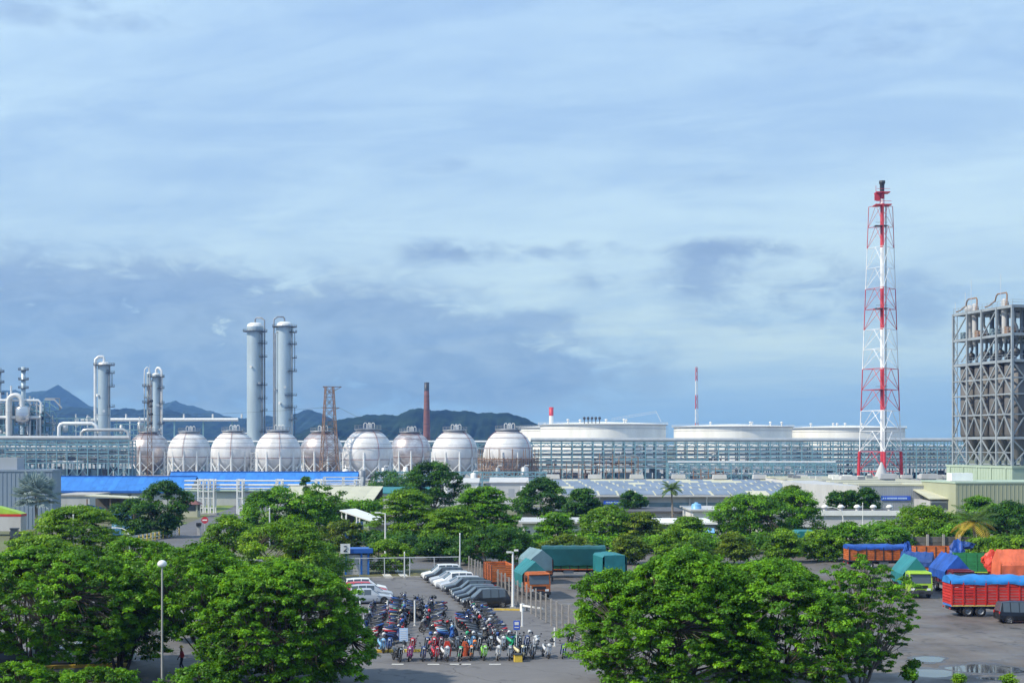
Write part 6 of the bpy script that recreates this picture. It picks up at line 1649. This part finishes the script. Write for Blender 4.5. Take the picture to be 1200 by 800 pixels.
# ------------------------------------------------------------------ trees
def leaf_mesh(name, P, Nn, size, aspect, rng, m, tint=None):
    n = len(P)
    rnd = rng.normal(size=(n, 3)); T = np.cross(Nn, rnd); T /= np.linalg.norm(T, axis=1, keepdims=True) + 1e-9
    B = np.cross(Nn, T)
    s = size * rng.uniform(.65, 1.35, (n, 1))
    T = T * s * .5; B = B * s * .5 * aspect
    dro = Nn * s * .12
    V = np.stack([P - T - dro, P + B, P + T - dro, P - B], 1).reshape(-1, 3)
    me = bpy.data.meshes.new(name)
    me.vertices.add(4*n); me.vertices.foreach_set('co', V.astype(np.float32).ravel())
    me.loops.add(4*n); me.loops.foreach_set('vertex_index', np.arange(4*n, dtype=np.int32))
    me.polygons.add(n); me.polygons.foreach_set('loop_start', np.arange(0, 4*n, 4, dtype=np.int32))
    me.materials.append(m); me.update(calc_edges=True)
    at_ = me.attributes.new('tint', 'FLOAT', 'FACE')
    at_.data.foreach_set('value', (tint if tint is not None else np.full(n, .3)).astype(np.float32))
    return me
def crown_points(C, Rr, n, rng, up=.9, rnd=.6, hollow=.3):
    w = (Rr[:, 0]*Rr[:, 1]) ** 0.9; idx = rng.choice(len(C), n, p=w/w.sum())
    d = rng.normal(size=(n, 3)); d /= np.linalg.norm(d, axis=1, keepdims=True)
    d[:, 2] = np.where(d[:, 2] < -.35, -d[:, 2]*.6, d[:, 2])
    rad = rng.uniform(hollow, 1.0, (n, 1)) ** .6 * (1 + .22*rng.normal(size=(n, 1)).clip(-1, 1.4))
    P = C[idx] + d*Rr[idx]*rad
    Nn = d*.9 + np.array([0, 0, up]) + rng.normal(size=(n, 3))*rnd
    Nn /= np.linalg.norm(Nn, axis=1, keepdims=True)
    tt = rng.beta(1.6, 2.4, len(C))*.95-.08                           # every tuft has its own age and green
    return P, Nn, tt[idx]
def clumps(style, H, z0, rx, ry, rng, k, size):
    """centres and radii of the leaf tufts; the crown spans z0..H and rx, ry"""
    C, Rr = [], []
    cz = (z0+H)/2; hz = (H-z0)/2
    if style in ('round', 'bush', 'open'):
        lobes = [(rng.uniform(-.55, .55)*rx, rng.uniform(-.5, .5)*ry, z0+(H-z0)*rng.uniform(.25, .72), rng.uniform(.42, .62)) for _ in range(7 if style != 'bush' else 3)]
        lobes.append((0, 0, cz, .8 if style != 'bush' else .98))
        for _ in range(k):
            l = lobes[rng.integers(len(lobes))]
            d = rng.normal(size=3); d /= np.linalg.norm(d)
            if d[2] < -.5: d[2] *= -.6
            q = rng.uniform(.72, 1.0) if style != 'open' else rng.uniform(.4, 1.05)
            c = np.array([l[0]+d[0]*rx*l[3]*q, l[1]+d[1]*ry*l[3]*q, l[2]+d[2]*hz*l[3]*q])
            c[2] = np.clip(c[2], z0+size*.2, H-size*.35)
            r = size*rng.uniform(.6, 1.25); C.append(c); Rr.append((r, r, r*rng.uniform(.45, .75)))
    elif style == 'full':
        nb = 14; la = rng.uniform(0, 6.283, nb); lt = rng.uniform(.1, .95, nb); lr = rng.uniform(.1, .30, nb)
        for _ in range(k):
            tt = rng.uniform(0, 1)**.8; a = rng.uniform(0, 6.283)
            pr = math.sqrt(max(0, 1-(max(0, tt-.42)/.58)**2)) if tt > .42 else .86+.14*tt/.42
            bump = sum(lr[j]*math.exp(-((math.cos(a-la[j])-1)**2*6+(tt-lt[j])**2*14)) for j in range(nb))
            q = (rng.uniform(.8, 1.0) if rng.uniform() < .8 else rng.uniform(.2, .8))*(.82+bump)*rng.uniform(.9, 1.12)
            c = np.array([rx*pr*q*math.cos(a), ry*pr*q*math.sin(a), z0+(H-z0)*(tt*.97)*(.93+.25*bump*tt)])
            r = size*rng.uniform(.55, 1.3); C.append(c); Rr.append((r, r, r*rng.uniform(.55, .9)))
    elif style == 'layer':
        nl = 7
        for _ in range(int(k*1.3)):
            lv = rng.integers(nl)/(nl-1)+rng.uniform(-.07, .07)
            z = z0+(H-z0)*(np.clip(lv, 0, 1)*.93)
            wmax = 1.0-.6*max(0, lv)**1.8; a = rng.uniform(0, 6.283); q = math.sqrt(rng.uniform(0.03, 1))*rng.uniform(.85, 1.08)
            c = np.array([rx*wmax*q*math.cos(a), ry*wmax*q*math.sin(a), max(z-.12*q*(H-z0), z0*.8)])
            r = size*rng.uniform(.6, 1.2); C.append(c); Rr.append((r, r, r*rng.uniform(.3, .5)))
    elif style == 'vase':
        for _ in range(k):
            a = rng.uniform(0, 6.283); q = rng.uniform(.0, 1)**.6; z = z0+(H-z0)*rng.uniform(0, 1)**.6*(1-.25*q)
            f = .25+.75*min(1, (z-z0)/(H-z0)+.35)
            c = np.array([rx*q*f*math.cos(a), ry*q*f*math.sin(a), z]); r = size*rng.uniform(.5, 1.2); C.append(c); Rr.append((r, r, r*.5))
    return np.array(C), np.array(Rr)
def branches(C, H, z0, rt, rng, stems, zf, nlimb, base_spread=.25):
    mb = MB(); tips = []
    for s in range(stems):
        a = 6.283*s/max(stems, 1)+rng.uniform(-.4, .4)
        b = Vector((base_spread*math.cos(a), base_spread*math.sin(a), -.05)) if stems > 1 else Vector((0, 0, -.05))
        zf_ = zf*rng.uniform(.8, 1.15)
        top = b + Vector((math.cos(a)*base_spread*(2.2 if stems > 1 else .6), math.sin(a)*base_spread*(2.2 if stems > 1 else .6), zf_))
        mid = b.lerp(top, .5)+Vector((rng.uniform(-.1, .1), rng.uniform(-.1, .1), 0))
        mb.tube([b, mid, top], [rt*1.25, rt, rt*.8], 8, False); tips.append(top)
    limbs = []
    idx = rng.choice(len(C), min(nlimb, len(C)), replace=False)
    for i in idx:
        c = Vector(C[i]); st = min(tips, key=lambda p: (Vector((p.x, p.y))*3-Vector((c.x, c.y))).length)
        m1 = st.lerp(c, .4)+Vector((rng.uniform(-.3, .3), rng.uniform(-.3, .3), rng.uniform(0, .12)*(c-st).length)); m2 = st.lerp(c, .75)+Vector((rng.uniform(-.25, .25), rng.uniform(-.25, .25), .06*(c-st).length))
        mb.tube([st, m1, m2, c], [rt*.5, rt*.36, rt*.2, rt*.08], 6, False); limbs += [m1, m2, st.lerp(m1, .5), m1.lerp(m2, .5)]
    for i in range(len(C)):
        c = Vector(C[i]); q = min(limbs, key=lambda p: (p-c).length) if limbs else tips[0]
        m = q.lerp(c, .55)+Vector((rng.uniform(-.12, .12), rng.uniform(-.12, .12), .05))
        mb.tube([q, m, c], [rt*.16+.01, rt*.10+.008, .012], 4, False)
    return mb
def tree(label, px, Y, wpx, ytop, ybot, style='round', leaf='leaf', nl=9000, k=70, csize=None, ls=.3, seed=0, stems=1, bark='bark', name='tree', rt=None, up=.9, depth=1.0, sub=(), zf=None, nlimb=None, group='trees', asp=.5):
    rng = np.random.default_rng(seed+100)
    X = ax(px, Y); rx = wpx*.5*Y/F; H = az_(ytop, Y); z0 = max(.25, az_(ybot, Y)); ry = rx*depth
    cs = csize or rx*.26
    if Y > 100 and k > 30: cs *= .72; k = int(k*1.9)
    C, Rr = clumps(style, H, z0, max(rx-cs*.6, rx*.5), max(ry-cs*.6, ry*.5), rng, k, cs)
    for (sx, sz, sw, sh, kk, st_) in sub:                              # further boughs: offset, height, half width, half height in metres
        C2, R2 = clumps(st_, sz+sh, sz-sh, sw, sw*.8, rng, kk, cs); C2[:, 0] += sx
        C = np.vstack([C, C2]); Rr = np.vstack([Rr, R2])
    t = thing(name, label, 'tree', (X, Y, 0), 0, group)
    P, Nn, tint = crown_points(C, Rr, nl, rng, up)
    P[:, 2] = np.maximum(P[:, 2], .12)
    obj('crown', leaf_mesh('crown', P, Nn, ls, asp, rng, M[leaf], tint), t)
    rt = rt or max(.1, rx*.045)
    part('trunk', branches(C, H, z0, rt, rng, stems, zf if zf else max(.5, z0*.8), nlimb or 9), M[bark], t)
    return t
# foreground
tree('big leafy foreground tree filling the lower left corner', 40, 91, 235, 638, 768, 'full', 'leaf', 112000, 1500, .36, .20, 1, 6, rt=.13, depth=.85, zf=1.7, nlimb=30)
tree('leafy foreground tree left of the dome lamp', 142, 93, 140, 642, 772, 'full', 'leaf', 56000, 760, .36, .20, 85, 4, rt=.11, depth=.95, zf=1.8, nlimb=22)
tree('big leafy foreground tree left of the motorcycles', 328, 88, 172, 654, 806, 'full', 'leaf', 108000, 1450, .36, .20, 2, 5, rt=.15, depth=.95, zf=1.2, nlimb=30, sub=((3.9, 2.3, 1.7, 2.0, 200, 'full'),))
tree('open branched foreground tree right of the dome lamp', 256, 90, 140, 646, 745, 'full', 'leaf', 44000, 640, .36, .20, 86, 4, bark='bark', rt=.12, depth=.9, zf=1.4, nlimb=30)
tree('tallest leafy foreground tree right of the motorcycles', 800, 86, 204, 634, 815, 'full', 'leaf', 145000, 1750, .37, .20, 3, 4, rt=.16, depth=.95, zf=1.3, nlimb=30, sub=((-4.1, 5.5, 2.0, 1.9, 240, 'full'),))
tree('leafy foreground tree merging with the tallest one on its right', 905, 87.5, 178, 646, 812, 'full', 'leaf', 102000, 1400, .36, .20, 4, 4, rt=.14, depth=.95, zf=1.3, nlimb=26)
tree('sparse many stemmed foreground tree showing its bare branches', 1008, 88, 158, 648, 795, 'vase', 'leaf', 31000, 520, .33, .20, 5, 12, bark='barkpale', rt=.075, depth=.8, zf=1.1, nlimb=130)
for k, (px, w_, yt, lab) in enumerate(((18, 80, 776, 'low leafy shrub in the bottom left corner'), (118, 90, 782, 'low leafy shrub below the left foreground trees'), (240, 84, 778, 'low leafy shrub at the bottom right of the dome lamp'))):
    tree(lab, px, 84, w_, yt, 818, 'full', 'leaf', 9000, 130, .34, .2, 90+k, 3, rt=.05, name='shrub', nlimb=8)
# upper left and behind
tree('layered lime green tree left of the plant road', 92, 152, 170, 588, 655, 'layer', 'leaf2', 26000, 120, 1.3, .30, 6, 2, depth=.8, nlimb=14)
tree('low bright green tree crown above the left foreground tree', 45, 128, 150, 622, 690, 'layer', 'leaf2', 22000, 100, 1.2, .30, 7, 2, depth=.8)
tree('bright tree behind the gap between the foreground trees', 232, 108, 110, 640, 720, 'full', 'leaf', 30000, 110, .9, .28, 8, 2, depth=.9)
tree('tall dark tree with pointed top before the blue shed', 192, 228, 56, 564, 626, 'full', 'leafd', 12000, 70, 1.5, .42, 9, depth=.8)
tree('low dark round tree left of the pointed dark tree', 158, 230, 44, 586, 628, 'full', 'leafd', 8000, 45, 1.4, .42, 10, depth=.8)
tree('round yellowish green tree beside the lawn road', 268, 168, 68, 605, 668, 'full', 'leaf2', 14000, 80, 1.1, .33, 11, depth=.9)
tree('left one of two round green trees below the pipe bridge', 317, 215, 76, 572, 640, 'full', 'leaf', 16000, 90, 1.5, .40, 12, depth=.9)
tree('right one of two round green trees below the pipe bridge', 369, 214, 62, 574, 640, 'full', 'leaf', 13000, 80, 1.4, .40, 13, depth=.9)
tree('soft light green tree above the second foreground tree', 342, 145, 104, 612, 690, 'full', 'leaf2', 22000, 110, 1.1, .30, 14, 2, depth=.9)
tree('small green tree left of the blue kiosk', 378, 158, 50, 640, 690, 'full', 'leaf', 9000, 50, 1.0, .32, 15, depth=.9)
tree('olive shrub below the tilted awning', 402, 200, 50, 612, 650, 'full', 'leafy', 7000, 40, 1.1, .36, 16, depth=.8)
tree('wide layered green tree in the middle, left one', 478, 205, 122, 568, 636, 'layer', 'leaf2', 24000, 120, 1.6, .38, 17, depth=.8, nlimb=14)
tree('wide layered green tree in the middle, right one', 567, 200, 112, 566, 628, 'layer', 'leaf', 24000, 120, 1.6, .38, 18, depth=.8, nlimb=14)
tree('layered lime tree standing before the two wide layered ones', 530, 188, 100, 592, 640, 'layer', 'leaf2', 18000, 90, 1.4, .36, 19, depth=.8)
tree('dark feathery tree in front of the row of spheres', 508, 262, 64, 540, 592, 'full', 'leafd', 14000, 80, 1.6, .46, 20, depth=.8)
tree('small lime tree on the verge behind the car rows', 455, 166, 56, 634, 668, 'full', 'leaf2', 9000, 55, .9, .30, 21, 2, depth=.9, rt=.12)
tree('dark round tree behind the right car row', 577, 176, 86, 618, 664, 'full', 'leafd', 14000, 80, 1.1, .33, 22, 2, depth=.9, rt=.14)
tree('dark green hedge tree behind the thin corner pole', 512, 182, 60, 628, 668, 'full', 'leafd', 9000, 50, 1.0, .34, 23, depth=.7)
tree('olive hedge bush above the long teal lorry', 664, 182, 70, 628, 660, 'full', 'leafy', 10000, 60, 1.0, .33, 24, depth=.7)
tree('dark tree before the scaffolded sphere', 634, 250, 56, 560, 604, 'full', 'leafd', 12000, 70, 1.5, .45, 25, depth=.8)
tree('spreading dark tree left of the factory sign', 683, 240, 54, 570, 602, 'layer', 'leafd', 10000, 60, 1.6, .42, 26, depth=.8)
tree('round green tree in front of the white offices', 708, 202, 62, 596, 640, 'full', 'leaf2', 13000, 70, 1.3, .38, 27, depth=.9, rt=.2)
tree('flat topped tree left of the round office tree', 652, 206, 70, 598, 634, 'layer', 'leaf', 10000, 55, 1.3, .38, 28, depth=.8)
tree('lime layered tree before the low white office, left', 752, 200, 66, 598, 632, 'layer', 'leafy', 10000, 55, 1.4, .38, 29, depth=.8)
tree('lime layered tree before the low white office, right', 806, 202, 76, 604, 634, 'layer', 'leaf2', 10000, 55, 1.4, .38, 30, depth=.8)
tree('small dark tree beside the factory sign', 740, 262, 30, 576, 600, 'full', 'leafd', 5000, 36, 1.1, .42, 31)
tree('large green tree in front of factory right of water tank', 875, 208, 92, 580, 636, 'full', 'leaf', 19000, 100, 1.5, .38, 32, depth=.9, rt=.24)
tree('broad olive green tree at the end of the factory', 928, 214, 68, 574, 624, 'full', 'leaf', 13000, 75, 1.4, .38, 33, depth=.9)
tree('small umbrella tree rising over the factory roof edge', 928, 240, 26, 568, 586, 'layer', 'leafy', 3500, 24, 1.0, .38, 34)
for k, (px, ytop, wp) in enumerate(((979, 578, 22), (998, 574, 20), (1018, 574, 24))):
    tree('small dark tree before the grey sign building, %s from left' % ORD[k], px, 235, wp, ytop, 602, 'full', 'leafd', 3500, 28, 1.0, .4, 40+k)
for k, (px, Y, wp, yt, yb, lf, lab) in enumerate(((737, 178, 40, 627, 660, 'leafy', 'clipped round lime bush right of the long teal lorry'), (860, 178, 42, 626, 656, 'leafy', 'clipped round bush below the tall middle tree'), (918, 180, 44, 622, 656, 'leaf2', 'clipped round bush left of the turquoise shelter'),
        (962, 182, 44, 624, 660, 'leaf2', 'round bush right of the turquoise shelter'), (992, 184, 48, 614, 654, 'leaf', 'round green tree below the white long building'), (1042, 186, 58, 616, 654, 'leaf', 'round green tree before the weathered wall'),
        (792, 176, 60, 622, 660, 'leaf2', 'wide lime bush behind the tallest foreground tree'))):
    tree(lab, px, Y, wp, yt, yb, 'full', lf, 9000, 55, 1.0, .33, 50+k, depth=.9)
tree('light green tree at the left of the coconut palm', 1090, 196, 74, 594, 642, 'full', 'leaf2', 15000, 85, 1.3, .36, 60, depth=.9)
tree('spreading bright tree below the olive block', 1148, 215, 80, 578, 628, 'layer', 'leaf', 15000, 80, 1.6, .40, 61, depth=.8)
tree('dark dense tree at the right edge beside the coconut palm', 1186, 200, 76, 588, 650, 'full', 'leafd', 18000, 95, 1.4, .37, 62, depth=.9)
tree('low lime bush before the right lorries at the edge', 1175, 178, 84, 630, 664, 'full', 'leaf2', 14000, 70, 1.1, .34, 63, depth=.7)
tree('small green bush left of the coconut palm foot', 1112, 190, 40, 616, 646, 'full', 'leaf', 7000, 40, 1.0, .34, 64, depth=.8)
tree('low green shrub beside the plant road', 188, 176, 52, 640, 664, 'full', 'leaf', 7000, 40, 1.0, .34, 65, depth=.7)
for k, (px, lab) in enumerate(((1125, 'clipped conical shrub at the bottom edge, left of pair'), (1184, 'clipped conical shrub at the bottom edge, right of pair'))):
    tree(lab, px, 85, 14, 789, 812, 'full', 'leaf2', 2500, 20, .3, .14, 70+k, name='shrub')
tree('small young tree sprouting at the foot of the sparse tree', 1068, 87, 24, 774, 806, 'open', 'leaf', 1800, 18, .4, .22, 75)
tree('dim belt tree far behind the scaffolding, left', 455, 420, 60, 553, 576, 'full', 'leafd', 4000, 30, 2.0, .7, 76)
# background tree belts that read as one mass
def belt(label, px0, px1, Y, ytop, ybot, n, seed, leaf='leafd'):
    rng = np.random.default_rng(seed); x0, x1 = ax(px0, Y), ax(px1, Y); H = az_(ytop, Y)
    k = int((x1-x0)/2.4)
    C = np.stack([rng.uniform(x0, x1, k*3), Y+rng.uniform(-4, 4, k*3), rng.uniform(.8, H*.85, k*3)], 1); Rr = np.stack([rng.uniform(1.4, 2.4, k*3)]*2+[rng.uniform(1.0, 1.6, k*3)], 1)
    P, Nn, tint = crown_points(C, Rr, n, rng)
    P[:, 2] = np.maximum(P[:, 2], .1)
    tag(obj('tree_belt', leaf_mesh('tree_belt', P, Nn, .55, .5, rng, M[leaf], tint)), label, 'tree belt', None, 'stuff')
belt('dense green undergrowth behind the cross road', 425, 600, 196, 628, 660, 16000, 1)
belt('dense green undergrowth behind the truck yard', 1000, 1230, 212, 612, 650, 16000, 2, 'leaf')
belt('dense green planting at the foot of the white offices', 600, 900, 196, 632, 652, 16000, 3, 'leaf')
belt('green undergrowth beside the blue sheds', 300, 440, 238, 585, 625, 9000, 4, 'leaf')
# palms
def fan_palm(label, px, Y, wpx, ytop, seed):
    rng = random.Random(seed); X = ax(px, Y); H = az_(ytop, Y); rr = wpx*.5*Y/F
    t = thing('fan_palm', label, 'palm', (X, Y, 0)); hub = H-rr*.85
    part('trunk', MB().tube([(0, 0, -.05), (.1, 0, hub*.5), (0, 0, hub)], [.28, .24, .22], 10), M['barkpale'], t)
    for k in range(34):
        a = k*2.39996; el = R(78-k*3.3+rng.uniform(-6, 6)); L = rr*rng.uniform(.5, .62)
        d = Vector((math.cos(a)*math.cos(el), math.sin(a)*math.cos(el), math.sin(el))); tip = Vector((0, 0, hub))+d*L
        mb = MB(); mb.tube([(0, 0, hub), tip], .035, 4, False)
        side = d.cross(Vector((0, 0, 1))).normalized(); upv = side.cross(d); n = 19; fr = rr*.62
        for j in range(n):
            th = R(-105+210*j/(n-1)); e = tip+(d*math.cos(th)+side*math.sin(th))*fr*rng.uniform(.85, 1.0)+upv*fr*(.12-.25*abs(math.sin(th)))
            w = side.lerp(d, abs(math.sin(th))).normalized()*fr*.09; md = tip.lerp(e, .55)+upv*fr*.08
            mb.add([tip, md+w, e, md-w], [(0, 1, 2, 3)])
        part('frond', mb, M['frond'], t)
fan_palm('silvery blue fan palm in front of the grey warehouse', 42, 228, 54, 558, 1)
def coco(label, px, Y, wpx, ytop, seed, dark=False):
    rng = random.Random(seed); X = ax(px, Y); H = az_(ytop, Y); rr = wpx*.5*Y/F; hub = H-rr*.45
    t = thing('palm_tree', label, 'palm', (X, Y, 0))
    part('trunk', MB().tube([(.3, 0, -.05), (.15, 0, hub*.5), (0, 0, hub)], [.24, .18, .15], 8), M['barkpale'], t)
    nf = 18
    for k in range(nf):
        a = k*2.39996+.3; el = 82-k*4.9; L = rr*rng.uniform(1.0, 1.2); pts = []
        for j in range(8):
            q = j/7; e = R(el-80*q*q); pts.append(q)
        p = Vector((0, 0, hub)); path = [p.copy()]; e = el
        for j in range(7):
            e -= 10; p = p+Vector((math.cos(a)*math.cos(R(e)), math.sin(a)*math.cos(R(e)), math.sin(R(e))))*L/7; path.append(p.copy())
        mb = MB(); mb.tube(path, .03, 4, False)
        for j in range(1, 8):
            for h in (0, .5):
                c = path[j-1].lerp(path[j], h); d = (path[j]-path[j-1]).normalized(); s = d.cross(Vector((0, 0, 1))).normalized(); q = (j-1+h)/7; ll = L*.30*math.sin(math.pi*(.15+.8*q))
                for sg in (-1, 1):
                    tip = c+s*sg*ll+d*ll*.5-Vector((0, 0, ll*.35)); mb.add([c, c.lerp(tip, .5)+d*.09, tip, c.lerp(tip, .5)-d*.09], [(0, 1, 2, 3)])
        o = part('frond', mb, M['frondy' if (k > 10 and not dark) else 'frondg'], t)
        if k > 10 and not dark: o['label'] = 'yellowed drooping frond'
coco('coconut palm with yellowed lower fronds before the dark tree', 1141, 181, 58, 598, 2)
coco('dark small palm standing before the factory roof', 787, 246, 28, 566, 3, True)
coco('slim palm with thin crown right of the small sign trees', 991, 236, 22, 576, 4, True)
# young conifer by the pipe bridge
tree('slender young conifer before the blue hall', 358, 262, 12, 556, 590, 'full', 'leafd', 1800, 16, .7, .4, 80)

# ------------------------------------------------------------------ the air over the land
hz = MB().bb(-7200, 7200, -350, 7600, -1.5, 620)
hm_ = bpy.data.materials.new('haze_air'); hm_.use_nodes = True
N, L = hm_.node_tree.nodes, hm_.node_tree.links; N.clear()
pv = N.new('ShaderNodeVolumePrincipled'); pv.inputs['Color'].default_value = (.17, .38, 1.0, 1); pv.inputs['Density'].default_value = 1.4e-4; pv.inputs['Absorption Color'].default_value = (1, 1, 1, 1); pv.inputs['Anisotropy'].default_value = 0.1
om = N.new('ShaderNodeOutputMaterial'); L.new(pv.outputs[0], om.inputs['Volume'])
o = obj('haze', hz.mesh('haze', hm_)); tag(o, 'thin pale bluish haze lying over the whole plant', 'haze', None, 'stuff')
